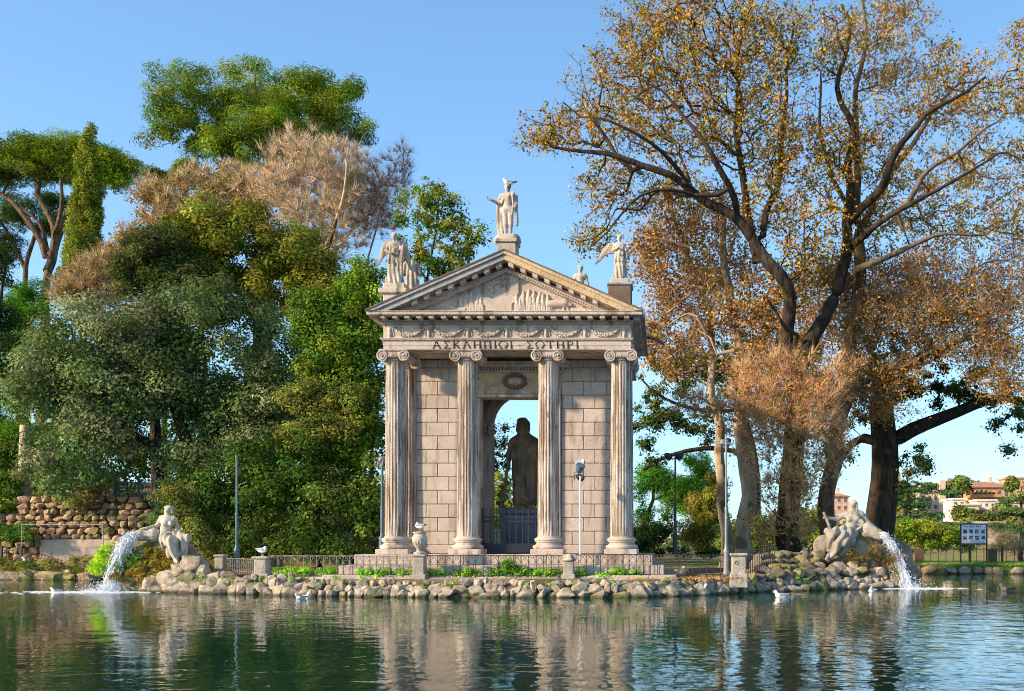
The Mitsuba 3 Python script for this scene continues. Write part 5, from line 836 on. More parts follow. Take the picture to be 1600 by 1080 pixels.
while z < 4.1:
    h = rng.uniform(0.27, 0.38); x = wx0 + 2.3 + rng.uniform(-0.3, 0)
    while x < wx1:
        L = h * rng.uniform(0.9, 2.0); cx, cz = x + L / 2, z + h / 2; px, py = VX + cx * F / WYL, HY - (cz - EYE) * F / WYL
        if py - 4 > top_py(px) and not (62 < px < 248 and py > 842) and not (px < 32 and py < 806): rock(wl, 'stone', [cx, WYL + 0.08 + rng.normal(0, 0.02), cz + rng.normal(0, 0.03)], [L * 0.53, 0.2, h * 0.55 * rng.uniform(0.85, 1.1)], rng, WR, tilt=0.12)
        x += L
    z += h * 0.94
def railing(label, px0, px1, Y, py_top, py_bot, pitch, mat, posts=()):
    k = thing('iron_railing', label, 'railing'); x0, x1, zt, zb = X_(px0, Y), X_(px1, Y), Z_(py_top, Y), Z_(py_bot, Y)
    for z in (zt - 0.12, zb + 0.08): part(k, 'rail', bx(x0, x1, Y - 0.02, Y + 0.02, z - 0.02, z + 0.02), mat)
    b = mikit.ply(bx(-0.014, 0.014, -0.014, 0.014, zb, zt), mat)
    for x in np.arange(x0, x1, pitch): part(k, 'bar', b, None, tw=TW((x, Y, 0)))
    for px in posts: x = X_(px, Y); part(k, 'post', bx(x - 0.05, x + 0.05, Y - 0.05, Y + 0.05, zb - 0.2, zt + 0.06), mat)
    return k
railing('grey-blue iron railing on top of the left stone wall', 134, 216, 48.35, 750, 770, 0.22, 'blue_metal', (181,))
railing('taller grey-blue iron railing stepping down the end of the stone wall', 216, 256, 48.4, 748, 794, 0.17, 'blue_metal', (217, 247))
railing('low dark railing by the water below the left wall', -10, 34, 46.4, 856, 893, 0.3, 'iron', (2, 33))
k = thing('pipe_frame', 'thin grey rectangular pipe frame standing before the left stone wall', 'frame'); Y = 46.6
for p, q in (((34, 890), (34, 820)), ((34, 820), (161, 820)), ((161, 820), (161, 872)), ((34, 886), (150, 885))): part(k, 'pipe', tubes([([at(*p, Y), at(*q, Y)], 0.024)], 8), 'steel')
k = thing('fallen_railing', 'dark broken railing leaning by the left shore', 'railing'); Y = 46.5
for i in range(7): part(k, 'bar', tubes([([at(58 + i * 6, 884, Y), at(66 + i * 5, 868 + i * 1.4, Y)], 0.02)], 5), 'iron')
part(k, 'rail', tubes([([at(64, 866, Y), at(98, 877, Y)], 0.02)], 5), 'iron'); part(k, 'rail', tubes([([at(46, 893, Y), at(46, 856, Y)], 0.03)], 5), 'iron'); part(k, 'rail', tubes([([at(153, 880, Y), at(153, 858, Y)], 0.035)], 5), 'iron')
ls = thing('left_shore', '', '', kind='structure')
for _ in range(90):
    px = rng.uniform(-25, 160); s = rng.uniform(0.2, 0.55); Y = rng.uniform(44.4, 46.2); rock(ls, 'stone', [X_(px, Y), Y, 0.1 + 0.25 * (Y - 44.4) * rng.random()], [s * 1.2, s * .8, s * .6], rng, ['wall_rock_2', 'wall_rock_2', 'wall_rock_0', 'rock_1'])
plant('shore_moss', 'olive moss and low plants over the left shore rocks', 'moss', [at(rng.uniform(-10, 160), rng.uniform(872, 905), rng.uniform(44.6, 45.8)) for _ in range(110)], 6500, 0.11, [[0.10, 0.11, 0.02], [0.15, 0.13, 0.03], [0.06, 0.08, 0.02]], rng, 0.35, kind='stuff', squash=0.5)
plant('hanging_plant', 'dark green plant hanging over the low end of the left wall', 'plant', [at(rng.uniform(-15, 44), rng.uniform(818, 840), 47.2) for _ in range(26)], 3200, 0.13, [[0.05, 0.11, 0.02], [0.08, 0.15, 0.03]], rng, 0.4)
# right bank: edging stones, railing with panels, information board
rb_ = thing('right_shore', '', '', kind='structure'); x = X_(1405, 53.1)
while x < 24: L = rng.uniform(0.5, 1.1); rock(rb_, 'stone', [x, 53.1 + rng.normal(0, 0.08), 0.12], [L * 0.52, 0.3, 0.3], rng, ['rock_0', 'rock_1', 'wall_rock_0']); x += L * rng.uniform(0.95, 1.25)
plant('grass_strip', 'bright green grass strip along the right bank', 'grass', [[X_(px, Y), Y, 0.5] for px, Y in zip(rng.uniform(1400, 1690, 420), rng.uniform(53.4, 56, 420))], 12000, 0.12, [[0.12, 0.24, 0.03], [0.17, 0.27, 0.04]], rng, 0.4, 0.25, kind='stuff', squash=0.25)
railing('dark iron railing along the right bank', 1395, 1690, 55.2, 855, 889, 0.42, 'iron', (1442, 1516, 1566, 1630))
for px in (1437, 1551): k = thing('railing_panel', 'rusty square plate fixed to the right bank railing, ' + ('nearer the waterfall' if px < 1500 else 'under the information board'), 'plate'); own(k, bx(X_(px - 7, 55.1), X_(px + 7, 55.1), 55.08, 55.15, Z_(881, 55.1), Z_(858, 55.1), 0.01), 'rust')
scene['rust'] = pr([0.10, 0.065, 0.045], 0.8)
k = thing('information_board', 'information board with rows of small photos on two legs by the right bank', 'sign'); Y = 54.4; bx0, bx1, bz0, bz1 = X_(1503, Y), X_(1540, Y), Z_(849, Y), Z_(820, Y)
for px in (1501, 1542): part(k, 'leg', bx(X_(px, Y) - 0.035, X_(px, Y) + 0.035, Y - 0.03, Y + 0.04, 0.4, Z_(818, Y)), 'iron')
part(k, 'frame', join([bx(X_(1501, Y), X_(1542, Y), Y - 0.04, Y + 0.05, *sorted((Z_(a, Y), Z_(b, Y)))) for a, b in ((818, 820), (849, 851.5))]), 'iron')
def print_fn(p, n, uv):
    u, v = (p.x - bx0) / (bx1 - bx0), (p.z - bz0) / (bz1 - bz0); col = mi.Color3f(0.62, 0.62, 0.74); c = dr.floor(u * 4); inx = (u * 4 - c > 0.2) & (u * 4 - c < 0.86)
    for r, (a, b) in enumerate(((0.16, 0.40), (0.50, 0.74))): col = dr.select(inx & (v > a + 0.05 * mikit.cell_rand(c, r, 5)) & (v < b), mx([0.03, 0.035, 0.06], [0.30, 0.32, 0.34], ss(0.4, 0.7, fb(p.x * 9, p.z * 9, r * 7.0, 2))), col)
    ln = (v < 0.12) & (ns(p.x * 30, p.z * 60, 0) > 0.55) & (u > 0.06) & (u < 0.94) & (v > 0.03); tl = (v > 0.86) & (v < 0.94) & (u > 0.12) & (u < 0.8) & (ns(p.x * 22, 0, 3) > 0.35)
    return dr.select(ln | tl, mi.Color3f(0.2, 0.2, 0.26), col)
scene['board_print'] = pr(print_fn, 0.4); part(k, 'panel', bx(bx0 - 0.02, bx1 + 0.02, Y - 0.02, Y + 0.02, bz0, bz1), 'board_print')
# ------------------------------------------------------------------ trees
def tree(name, label, Y, blobs, lobe, nl, n, size, pal, seed, limbs=(), bark='bark_dark', depth=0.8, asp=0.55, squash=0.75, shell=0.35, up=0.5, lobe_jit=0.22, tcol=(0.05, 0.038, 0.028), w=0.35, cat='tree', fuzz=0.12, surf=0.4, tip=0.012, group=None, trunk=True, seg=0.8):
    rng = np.random.default_rng(seed); k = thing(name, label, cat, group); bw = blobs_world(blobs, Y, depth); C, R = crown_lobes(bw, lobe, nl, rng, surf)
    (m, c) = lobe_leaves(C, R, n, size, pal, rng, asp, squash, shell, lobe_jit, up, fuzz); part(k, 'crown', m, 'leaf', color=c)
    if trunk:
        L = [([np.asarray(p if len(p) == 3 and not isinstance(p, tuple) else at(p[0], p[1], Y + (p[2] if len(p) > 2 else 0))) for p in pts], r0, r1, pl) for pts, r0, r1, pl in limbs]
        N, par, r, _ = grow(L, C, rng, w, seg, 0.15, tip); thick = branch_mesh(N, par, r, 0.10); thin = branch_mesh(N, par, r, 0, 0.10)
        if thick is not None: part(k, 'trunk', thick, bark, True)
        if thin is not None: part(k, 'branches', thin, 'vcol', True, color=tcol)
    return k
def root(px, Y, py=None): x = X_(px, Y); return np.array([x, Y, gz(x, Y) - 0.3])
def limb(pts, Y): return [at(p[0], p[1], Y + (p[2] if len(p) > 2 else 0)) for p in pts]
PINE = [[0.075, 0.125, 0.012], [0.11, 0.155, 0.015], [0.155, 0.19, 0.02], [0.05, 0.085, 0.015]]
BRIGHTPINE = [[0.07, 0.18, 0.015], [0.10, 0.22, 0.02], [0.05, 0.13, 0.015]]
OAK = [[0.065, 0.10, 0.038], [0.10, 0.13, 0.058], [0.145, 0.17, 0.09], [0.045, 0.075, 0.028]]
DARK = [[0.02, 0.045, 0.012], [0.035, 0.065, 0.018], [0.05, 0.08, 0.02]]
OLIVE = [[0.105, 0.115, 0.018], [0.15, 0.15, 0.025], [0.07, 0.09, 0.016], [0.17, 0.155, 0.035]]
LUSH = [[0.06, 0.11, 0.013], [0.085, 0.135, 0.017], [0.12, 0.165, 0.024], [0.035, 0.07, 0.012]]
# umbrella pine at the left
Y = 75.0; tree('umbrella_pine', 'umbrella pine with forked bare trunks and a flat green crown at the far left', Y, [(40, 262, 75, 34), (110, 250, 80, 32), (60, 235, 60, 24), (170, 268, 44, 30), (-40, 260, 70, 36), (130, 270, 40, 26), (185, 262, 28, 22), (155, 245, 50, 20), (90, 225, 70, 16), (190, 285, 18, 18)], 0.95, 230, 44000, 0.34, PINE, 1,
     [([root(62, Y), at(70, 430, Y), at(88, 370, Y), at(70, 320, Y), at(60, 290, Y)], 0.42, 0.2, None), ([at(74, 425, Y), at(100, 330, Y + 1), at(130, 300, Y + 1), at(160, 280, Y)], 0.32, 0.12, 0), ([at(70, 400, Y), at(45, 345, Y), at(10, 305, Y), at(-30, 285, Y)], 0.26, 0.12, 0), ([at(85, 375, Y), at(95, 320, Y - 1), at(95, 280, Y - 1)], 0.2, 0.1, 0), ([at(80, 400, Y), at(60, 345, Y + 1), at(25, 320, Y + 1)], 0.16, 0.08, 0)], 'bark_brown', 0.75, 0.16, 0.55, tcol=(0.10, 0.07, 0.05), tip=0.03)
Y = 84.0; tree('umbrella_pine', 'second umbrella pine, darker and lower, behind the forked one', Y, [(20, 345, 80, 38), (80, 340, 50, 40), (-30, 380, 60, 40)], 0.9, 90, 20000, 0.36, DARK, 2, [([root(30, Y), at(40, 420, Y), at(60, 350, Y)], 0.35, 0.15, None), ([at(40, 420, Y), at(20, 370, Y), at(0, 345, Y)], 0.2, 0.1, 0)], 'bark_brown', 0.7, 0.16, 0.6, tip=0.03)
Y = 64.0; tree('cypress', 'tall narrow Italian cypress in front of the umbrella pine', Y, [(140, 208, 6, 18), (140, 232, 12, 24), (139, 262, 17, 30), (138, 295, 21, 34), (135, 330, 24, 36), (131, 365, 26, 36), (126, 400, 28, 36), (120, 435, 30, 40)], 0.30, 460, 40000, 0.17, [[0.13, 0.155, 0.02], [0.17, 0.185, 0.03], [0.10, 0.13, 0.02]], 3, [([root(128, Y), at(132, 400, Y), at(139, 230, Y)], 0.3, 0.05, None)], 'bark_dark', 1.0, 0.45, 1.6, 0.5, up=0.6, fuzz=0.05, surf=0.22, lobe_jit=0.12)
# big pine over the hill
Y = 70.0; tree('stone_pine', 'large round-headed pine rising above the bare tree, left of the temple', Y, [(272, 150, 54, 56, -1), (258, 205, 36, 40, -1), (300, 125, 40, 34), (330, 165, 50, 50), (300, 215, 40, 25, -1), (400, 140, 60, 45, 1), (420, 185, 62, 48, -3), (385, 225, 45, 40, -3), (480, 140, 60, 42, 1), (520, 180, 45, 45), (560, 195, 22, 25), (460, 220, 60, 40, -2), (350, 225, 40, 28, -3), (540, 140, 30, 25)], 0.85, 330, 62000, 0.30, PINE, 4,
     [([root(420, Y), at(415, 430, Y), at(410, 330, Y), at(420, 230, Y), at(440, 150, Y)], 0.6, 0.15, None), ([at(412, 300, Y), at(360, 235, Y), at(300, 195, Y), at(255, 175, Y)], 0.3, 0.1, 0), ([at(415, 270, Y), at(480, 215, Y), at(535, 185, Y)], 0.28, 0.1, 0)], 'bark_brown', 0.8, 0.2, 0.7, 0.45, tcol=(0.08, 0.055, 0.04), tip=0.025)
# bare trees: twig crowns
def bare_tree(name, label, Y, blobs, na, n_twig, seed, limbs, col, twig=0.55, rise=0.15, leaf=None, depth=0.8, tr=0.010, w=0.25):
    rng = np.random.default_rng(seed); k = thing(name, label, 'tree'); bw = blobs_world(blobs, Y, depth); A, _ = crown_lobes(bw, 1.0, na, rng, 0.45); N, par, r, tips = grow(limbs, A, rng, w, 0.55, 0.16, 0.010, 2.4, rise)
    th = branch_mesh(N, par, r, 0.09); 
    if th is not None: part(k, 'trunk', th, 'bark_brown', True)
    part(k, 'branches', branch_mesh(N, par, r, 0, 0.09), 'vcol', True, color=col)
    d = N - N[np.maximum(par, 0)]; d /= np.linalg.norm(d, axis=1, keepdims=True) + 1e-6; cand = np.nonzero((r < 0.035) & (par >= 0))[0]; b = cand[rng.integers(len(cand), size=n_twig)]
    L = twig * rng.uniform(0.5, 1.4, (n_twig, 1)); e = d[b] + rng.normal(0, 0.55, (n_twig, 3)) + [0, 0, 0.45]; e /= np.linalg.norm(e, axis=1, keepdims=True); p0 = N[b]; p1 = p0 + e * L * 0.55 + rng.normal(0, 0.03, (n_twig, 3)); p2 = p0 + e * L + [0, 0, 0.08] + rng.normal(0, 0.06, (n_twig, 3))
    a = np.cross(e, rng.normal(size=(n_twig, 3))); a /= np.linalg.norm(a, axis=1, keepdims=True); V = np.stack([p0 - a * tr, p0 + a * tr, p2], 1).reshape(-1, 3); i = np.arange(n_twig)[:, None] * 3
    part(k, 'twigs', tm(V, np.hstack([i, i + 1, i + 2]).reshape(-1, 3)), 'vcol', color=np.repeat(pick([col], n_twig, rng, 0.3), 3, 0))
    if leaf:
        pal, nlf, sz = leaf; q = tips[rng.integers(len(tips), size=nlf)]; C = N[q] + rng.normal(0, 0.28, (nlf, 3)); (m, c) = leaves(C, rng.normal(size=(nlf, 3)), sz, pick(pal, nlf, rng, 0.25), rng); part(k, 'leaves', m, 'leaf', color=c)
    return k
Y = 58.0; bare_tree('bare_tree', 'broad leafless pinkish tree left of the winged statue', Y, [(490, 270, 95, 70), (430, 310, 70, 60), (540, 290, 60, 70), (500, 350, 100, 60), (575, 320, 40, 60), (470, 400, 80, 40)], 900, 38000, 5, [([root(500, Y), at(500, 470, Y), at(505, 400, Y), at(500, 300, Y)], 0.22, 0.06, None), ([at(503, 440, Y), at(450, 360, Y), at(420, 310, Y)], 0.11, 0.04, 0), ([at(503, 430, Y), at(550, 350, Y), at(570, 290, Y)], 0.10, 0.04, 0), ([at(503, 410, Y), at(530, 330, Y - 2), at(540, 250, Y - 2)], 0.13, 0.05, 0)], (0.57, 0.44, 0.28), 0.65, tr=0.014)
Y = 57.0; bare_tree('bare_tree', 'thin grey leafless tree showing sky between its branches beside the winged statue', Y, [(605, 290, 40, 60), (590, 340, 40, 40), (625, 260, 22, 40)], 260, 5000, 6, [([root(560, Y), at(570, 430, Y), at(590, 350, Y), at(615, 270, Y)], 0.16, 0.03, None)], (0.13, 0.10, 0.10), 0.6, tr=0.009)
Y = 60.0; bare_tree('bare_tree', 'tan half-bare thicket tree below the big pine', Y, [(330, 290, 70, 40), (265, 330, 55, 45), (380, 300, 60, 45), (300, 350, 80, 40), (230, 300, 30, 25)], 600, 22000, 7, [([root(320, Y), at(320, 420, Y), at(320, 310, Y)], 0.25, 0.06, None), ([at(320, 400, Y), at(260, 330, Y)], 0.12, 0.05, 0)], (0.58, 0.45, 0.25), 0.55, leaf=([[0.22, 0.16, 0.035], [0.16, 0.15, 0.03], [0.3, 0.18, 0.06]], 12000, 0.15), tr=0.013)
Y = 55.0; bare_tree('bare_tree', 'tan bare shrub-like tree at the foot of the cypress', Y, [(155, 440, 48, 45), (192, 410, 35, 40), (120, 460, 40, 30), (205, 375, 25, 25)], 420, 20000, 8, [([root(150, Y), at(150, 500, Y), at(160, 420, Y)], 0.18, 0.05, None)], (0.56, 0.42, 0.24), 0.55, leaf=([[0.30, 0.21, 0.05], [0.35, 0.2, 0.05], [0.15, 0.14, 0.03]], 6000, 0.15), tr=0.013)
Y = 66.0; tree('background_pine', 'small green pine tops peeking left of the big pine', Y, [(255, 275, 26, 16), (235, 300, 20, 14), (290, 268, 22, 14)], 0.5, 40, 7000, 0.2, LUSH, 9, [([root(260, Y), at(258, 330, Y), at(260, 280, Y)], 0.2, 0.05, None)])
# evergreen masses
Y = 53.0; tree('olive_green_tree', 'dense olive-green evergreen in the middle of the left trees', Y, [(390, 380, 110, 65), (470, 430, 80, 60), (320, 370, 70, 50), (420, 470, 110, 50), (520, 470, 50, 50), (300, 430, 80, 60), (360, 340, 60, 30)], 0.8, 230, 52000, 0.19, OLIVE, 10, [([root(400, Y), at(400, 600, Y), at(400, 400, Y)], 0.4, 0.1, None)])
Y = 51.0; tree('round_evergreen', 'dark round-topped evergreen above the grey-green oak', Y, [(245, 410, 66, 62), (215, 440, 50, 50), (290, 450, 50, 50)], 0.7, 130, 34000, 0.16, [[0.05, 0.06, 0.02], [0.08, 0.085, 0.03], [0.035, 0.05, 0.015]], 11, [([root(245, Y), at(245, 600, Y), at(245, 430, Y)], 0.35, 0.1, None)])
Y = 46.5; tree('holm_oak', 'huge grey-green holm oak spreading over the left stone wall', Y, [(190, 540, 120, 90, -1), (90, 610, 70, 70, -1), (130, 690, 85, 75, -1), (280, 500, 90, 70, -1), (360, 490, 80, 65, -2), (250, 620, 110, 80), (350, 600, 100, 90), (430, 560, 60, 80), (400, 680, 80, 60), (300, 710, 110, 40), (420, 640, 70, 80), (70, 560, 40, 40), (110, 740, 55, 25, -1), (60, 600, 45, 60), (90, 670, 60, 60), (170, 610, 80, 80, -1), (230, 560, 80, 70, -1)], 0.9, 400, 108000, 0.17, OAK, 12,
     [([root(300, Y), at(300, 780, Y), at(290, 680, Y), at(260, 560, Y)], 0.5, 0.15, None), ([at(298, 740, Y), at(180, 660, Y), at(110, 620, Y)], 0.25, 0.1, 0), ([at(298, 720, Y), at(380, 620, Y), at(420, 570, Y)], 0.25, 0.1, 0)])
Y = 47.6; k = tree('ivy_drape', 'sunlit ivy spilling over the stone wall below the oak', Y - 0.1, [(95, 755, 40, 26), (125, 765, 22, 30), (60, 735, 30, 18), (150, 745, 40, 18), (122, 790, 6, 14)], 0.4, 70, 9500, 0.12, [[0.12, 0.13, 0.05], [0.16, 0.16, 0.06], [0.08, 0.10, 0.03]], 13, cat='ivy', trunk=False)
Y = 44.0; tree('leafy_evergreen', 'bright green leafy tree hugging the left side of the temple', Y, [(560, 480, 50, 60), (530, 560, 60, 70), (575, 600, 40, 90), (545, 690, 60, 70), (500, 500, 50, 50), (570, 430, 30, 30), (590, 520, 25, 60)], 0.62, 260, 54000, 0.15, LUSH, 14, [([root(556, Y), at(556, 700, Y), at(550, 560, Y), at(560, 460, Y)], 0.18, 0.05, None), ([root(586, Y), at(582, 690, Y), at(585, 560, Y)], 0.12, 0.04, None)], 'bark_brown')
Y = 43.0; tree('leafy_evergreen', 'olive-yellow sunlit leafy tree between the dark oak and the temple', Y, [(500, 630, 40, 30), (535, 625, 35, 25), (480, 680, 50, 40), (520, 660, 40, 30), (470, 620, 30, 30)], 0.5, 120, 22000, 0.135, [[0.11, 0.12, 0.03], [0.15, 0.15, 0.04], [0.06, 0.08, 0.02]], 15, [([root(500, Y), at(500, 750, Y), at(505, 640, Y)], 0.14, 0.04, None)])
Y = 42.5; tree('undergrowth', 'dark leafy undergrowth at the foot of the trees left of the temple', Y, [(330, 780, 80, 60, 0.5), (430, 790, 80, 70), (530, 800, 70, 70, -0.8), (580, 830, 30, 45, -1.5), (480, 750, 80, 60), (280, 820, 40, 50), (350, 840, 70, 35), (570, 760, 40, 60, -1), (300, 770, 45, 40, -1), (440, 720, 90, 50), (470, 850, 60, 25, -1), (400, 855, 50, 20, -1), (530, 860, 40, 16, -2)], 0.6, 360, 48000, 0.16, [[0.03, 0.065, 0.013], [0.05, 0.09, 0.018], [0.075, 0.11, 0.025], [0.025, 0.045, 0.012]], 16, cat='bushes', trunk=False)
Y = 38.0; tree('ivy_bush', 'sunlit ivy bush right behind the left fountain statue', Y, [(282, 800, 20, 30), (272, 770, 22, 18), (300, 830, 25, 25), (322, 855, 20, 16), (290, 770, 25, 20)], 0.35, 80, 9500, 0.105, [[0.10, 0.115, 0.03], [0.14, 0.14, 0.045], [0.06, 0.08, 0.02]], 17, cat='bush', trunk=False)
Y = 50.0; tree('slender_tree', 'slender yellow-green tree with sky showing through, behind the left roof slope', Y, [(690, 330, 45, 45), (665, 310, 25, 35), (720, 370, 40, 35), (660, 390, 45, 50), (700, 420, 55, 40), (635, 420, 30, 40), (685, 290, 18, 15), (740, 390, 22, 22), (630, 330, 10, 40)], 0.42, 190, 9500, 0.17, [[0.07, 0.12, 0.02], [0.11, 0.15, 0.02], [0.17, 0.16, 0.025], [0.04, 0.08, 0.02]], 18, [([root(672, Y), at(672, 480, Y), at(678, 380, Y), at(685, 290, Y)], 0.16, 0.03, None), ([at(674, 460, Y), at(705, 400, Y), at(725, 350, Y)], 0.08, 0.03, 0)], 'bark_brown', shell=0.15, tip=0.014, fuzz=0.25)
# left edge
Y = 62.0; tree('dark_conifer', 'dark conifer cut by the left edge of the picture', Y, [(2, 420, 20, 40), (5, 500, 22, 60), (-5, 600, 30, 70), (0, 690, 30, 60), (-30, 560, 40, 150)], 0.7, 110, 26000, 0.22, DARK, 19, [([root(-5, Y), at(-5, 600, Y), at(2, 390, Y)], 0.3, 0.05, None)], asp=0.3)
Y = 66.0; tree('background_pine', 'bright green feathery pine between the dark conifer and the oak', Y, [(45, 470, 40, 38), (70, 455, 28, 25), (30, 520, 30, 40), (50, 550, 40, 40), (35, 600, 40, 50), (40, 690, 50, 60)], 0.8, 90, 22000, 0.26, BRIGHTPINE, 20, [([root(40, Y), at(40, 620, Y), at(48, 480, Y)], 0.25, 0.06, None)], asp=0.2)
k = thing('tree_trunk', 'pale sunlit bare trunk standing on the left stone wall', 'trunk'); own(k, tubes([([at(40, 790, 49.3), at(39, 730, 49.3), at(41, 665, 49.3)], [0.33, 0.29, 0.27])], 14), 'bark_pale', True)
Y = 52.0; tree('hedge_bush', 'green bush at the left edge on top of the wall', Y, [(6, 792, 30, 17, -3.6), (10, 760, 30, 30, -3), (-5, 720, 30, 40), (60, 750, 25, 25, 2), (20, 690, 24, 40)], 0.5, 90, 14000, 0.15, LUSH, 21, cat='bush', trunk=False)
Y = 57.0; tree('background_evergreens', 'dark evergreen mass behind the holm oak on the left bank', Y, [(60, 720, 80, 70), (160, 700, 90, 90), (260, 700, 90, 90), (360, 700, 90, 90), (460, 700, 90, 100), (560, 700, 80, 100), (220, 600, 120, 60), (420, 600, 120, 60), (520, 560, 70, 70), (300, 800, 200, 40), (560, 820, 60, 50)], 1.1, 260, 30000, 0.26, DARK, 22, cat='trees', trunk=False)
# ------------------------------------------------------------------ the plane trees and the old oak on the right
RUST = [[0.56, 0.29, 0.035], [0.60, 0.36, 0.05], [0.44, 0.32, 0.035], [0.48, 0.20, 0.03], [0.28, 0.25, 0.035]]
BROWN = [[0.52, 0.31, 0.13], [0.44, 0.23, 0.09], [0.58, 0.37, 0.16], [0.34, 0.18, 0.07], [0.42, 0.30, 0.06]]
def plane_tree(name, label, Y, limbs, blobs, na, nl, seed, bark, pal=RUST, size=0.17, depth=0.9, tcol=(0.10, 0.07, 0.045), spread=0.30, w=0.28, rise=0.04, twigs=0, split=0.11, tip=0.011, down=0.0):
    rng = np.random.default_rng(seed); k = thing(name, label, 'tree'); bw = blobs_world(blobs, Y, depth); A, _ = crown_lobes(bw, 1.0, na, rng, 0.42); N, par, r, tips = grow(limbs, A, rng, w, 0.5, 0.22, tip, 2.35, rise)
    part(k, 'trunk', branch_mesh(N, par, r, split), bark, True); part(k, 'branches', branch_mesh(N, par, r, 0, split), 'vcol', True, color=tcol)
    nt = nl // 6; d = N - N[np.maximum(par, 0)]; d /= np.linalg.norm(d, axis=1, keepdims=True) + 1e-6; cand = np.nonzero((r < 0.03) & (par >= 0))[0]; b = cand[rng.integers(len(cand), size=nt)]
    e = d[b] + rng.normal(0, 0.6, (nt, 3)); e /= np.linalg.norm(e, axis=1, keepdims=True); a = np.cross(e, rng.normal(size=(nt, 3))); a /= np.linalg.norm(a, axis=1, keepdims=True) + 1e-6
    V = np.stack([N[b] - a * 0.009, N[b] + a * 0.009, N[b] + e * rng.uniform(0.25, 0.8, (nt, 1))], 1).reshape(-1, 3); part(k, 'twigs', tm(V, np.arange(nt * 3).reshape(-1, 3)), 'vcol', color=tcol)
    q = tips[rng.integers(len(tips), size=nl)]; clump = np.exp(rng.normal(0, 1.0, len(N))); keep = clump[q] > rng.uniform(0, 1.5, nl); q = q[keep]; nl = len(q); off = rng.normal(0, spread, (nl, 3)); C = N[q] + off - [0, 0, down]
    lc = pick(pal, len(N), rng, 0.2); (m, c) = leaves(C, rng.normal(size=(nl, 3)) + [0, 0, 0.3], size, lc[q] * np.exp(rng.normal(0, 0.25, (nl, 1))), rng, 0.75, 0.5); part(k, 'leaves', m, 'leaf', color=c); return k
Y = 42.0; L = lambda *p: limb(p, Y)
plane_tree('plane_tree', 'largest plane tree with rust leaves reaching left over the temple, dark forked trunk', Y, [
    ([root(1228, Y), at(1228, 820, Y), at(1240, 700, Y), at(1242, 600, Y)], 0.52, 0.42, None),
    (L((1242, 600), (1240, 520), (1222, 445, -1), (1185, 375, -1), (1150, 330, -1), (1075, 285, -2), (1000, 262, -2), (915, 232, -2), (855, 222, -2)), 0.34, 0.05, 0),
    (L((1244, 590), (1272, 545), (1300, 480, 1), (1322, 400, 1), (1330, 330, 1), (1326, 230, 1), (1318, 120, 1), (1322, 20, 1)), 0.34, 0.06, 0),
    (L((1205, 405, -1), (1170, 340), (1160, 260), (1155, 190, 1), (1150, 100, 1), (1140, 20, 1)), 0.2, 0.05, 1), (L((1160, 345, -1), (1120, 240, -3), (1060, 170, -3), (1010, 130, -3)), 0.16, 0.04, 1),
    (L((1185, 375, -1), (1215, 270, 1), (1230, 150, 1), (1240, 40, 1)), 0.17, 0.04, 1), (L((1120, 305, -2), (1020, 300, -3), (960, 340, -3), (925, 385, -3)), 0.09, 0.03, 1),
    (L((1328, 350, 1), (1390, 250, 0), (1450, 180, 0), (1540, 120, 0)), 0.2, 0.05, 2), (L((1322, 400, 1), (1400, 330, -2), (1470, 300, -2), (1560, 240, -2)), 0.16, 0.04, 2), (L((1242, 540), (1215, 500, -2), (1200, 470, -2)), 0.12, 0.06, 1), (L((1075, 285, -2), (1010, 215, -4), (940, 180, -4), (880, 160, -4)), 0.10, 0.03, 1)],
    [(835, 222, 42, 14, -2), (850, 190, 40, 18, -3), (930, 200, 95, 45), (960, 130, 90, 70), (1050, 90, 100, 80), (1060, 200, 110, 70), (1150, 80, 100, 90), (1250, 60, 110, 70), (1180, 180, 110, 90), (960, 300, 70, 60), (1050, 300, 80, 40), (930, 375, 45, 25), (870, 215, 60, 25), (1000, 30, 70, 40), (1100, 10, 110, 40), (1200, 320, 70, 50), (1270, 360, 70, 70), (1290, 250, 70, 70), (1210, 240, 60, 60), (1240, 440, 50, 50)], 2200, 47000, 31, 'bark_dark', tcol=(0.05, 0.036, 0.025), size=0.125, spread=0.19, tip=0.015)
plane_tree('plane_tree', 'plane tree with thinning rust leaves filling the upper right of the picture', Y + 2, [
    ([root(1300, Y + 2), at(1293, 800, Y + 2), at(1310, 700, Y + 2), at(1330, 570, Y + 2), at(1338, 440, Y + 2), at(1345, 360, Y + 2)], 0.40, 0.26, None),
    (limb([(1345, 360), (1330, 250), (1335, 150), (1350, 60), (1360, -20)], Y + 2), 0.2, 0.05, 0), (limb([(1342, 380), (1380, 300), (1440, 200), (1500, 130)], Y + 2), 0.2, 0.05, 0), (limb([(1340, 420), (1410, 380), (1490, 370), (1560, 350)], Y), 0.15, 0.04, 0), (limb([(1345, 360), (1300, 290), (1280, 200), (1270, 100)], Y + 3), 0.13, 0.04, 0), (limb([(1400, 330), (1470, 250), (1560, 190)], Y), 0.13, 0.04, 2)],
    [(1360, 80, 100, 80), (1450, 160, 100, 80), (1540, 150, 80, 80), (1550, 260, 80, 70), (1440, 290, 110, 70), (1340, 220, 90, 80), (1580, 340, 60, 60), (1460, 90, 50, 50), (1400, 20, 80, 40), (1640, 230, 60, 100), (1500, 360, 90, 40), (1400, 350, 80, 50), (1620, 120, 60, 70), (1630, 330, 60, 80), (1600, 60, 40, 30)], 1600, 33000, 32, 'bark_brown', tcol=(0.16, 0.115, 0.08), size=0.125, spread=0.19, tip=0.013)
Y = 46.0
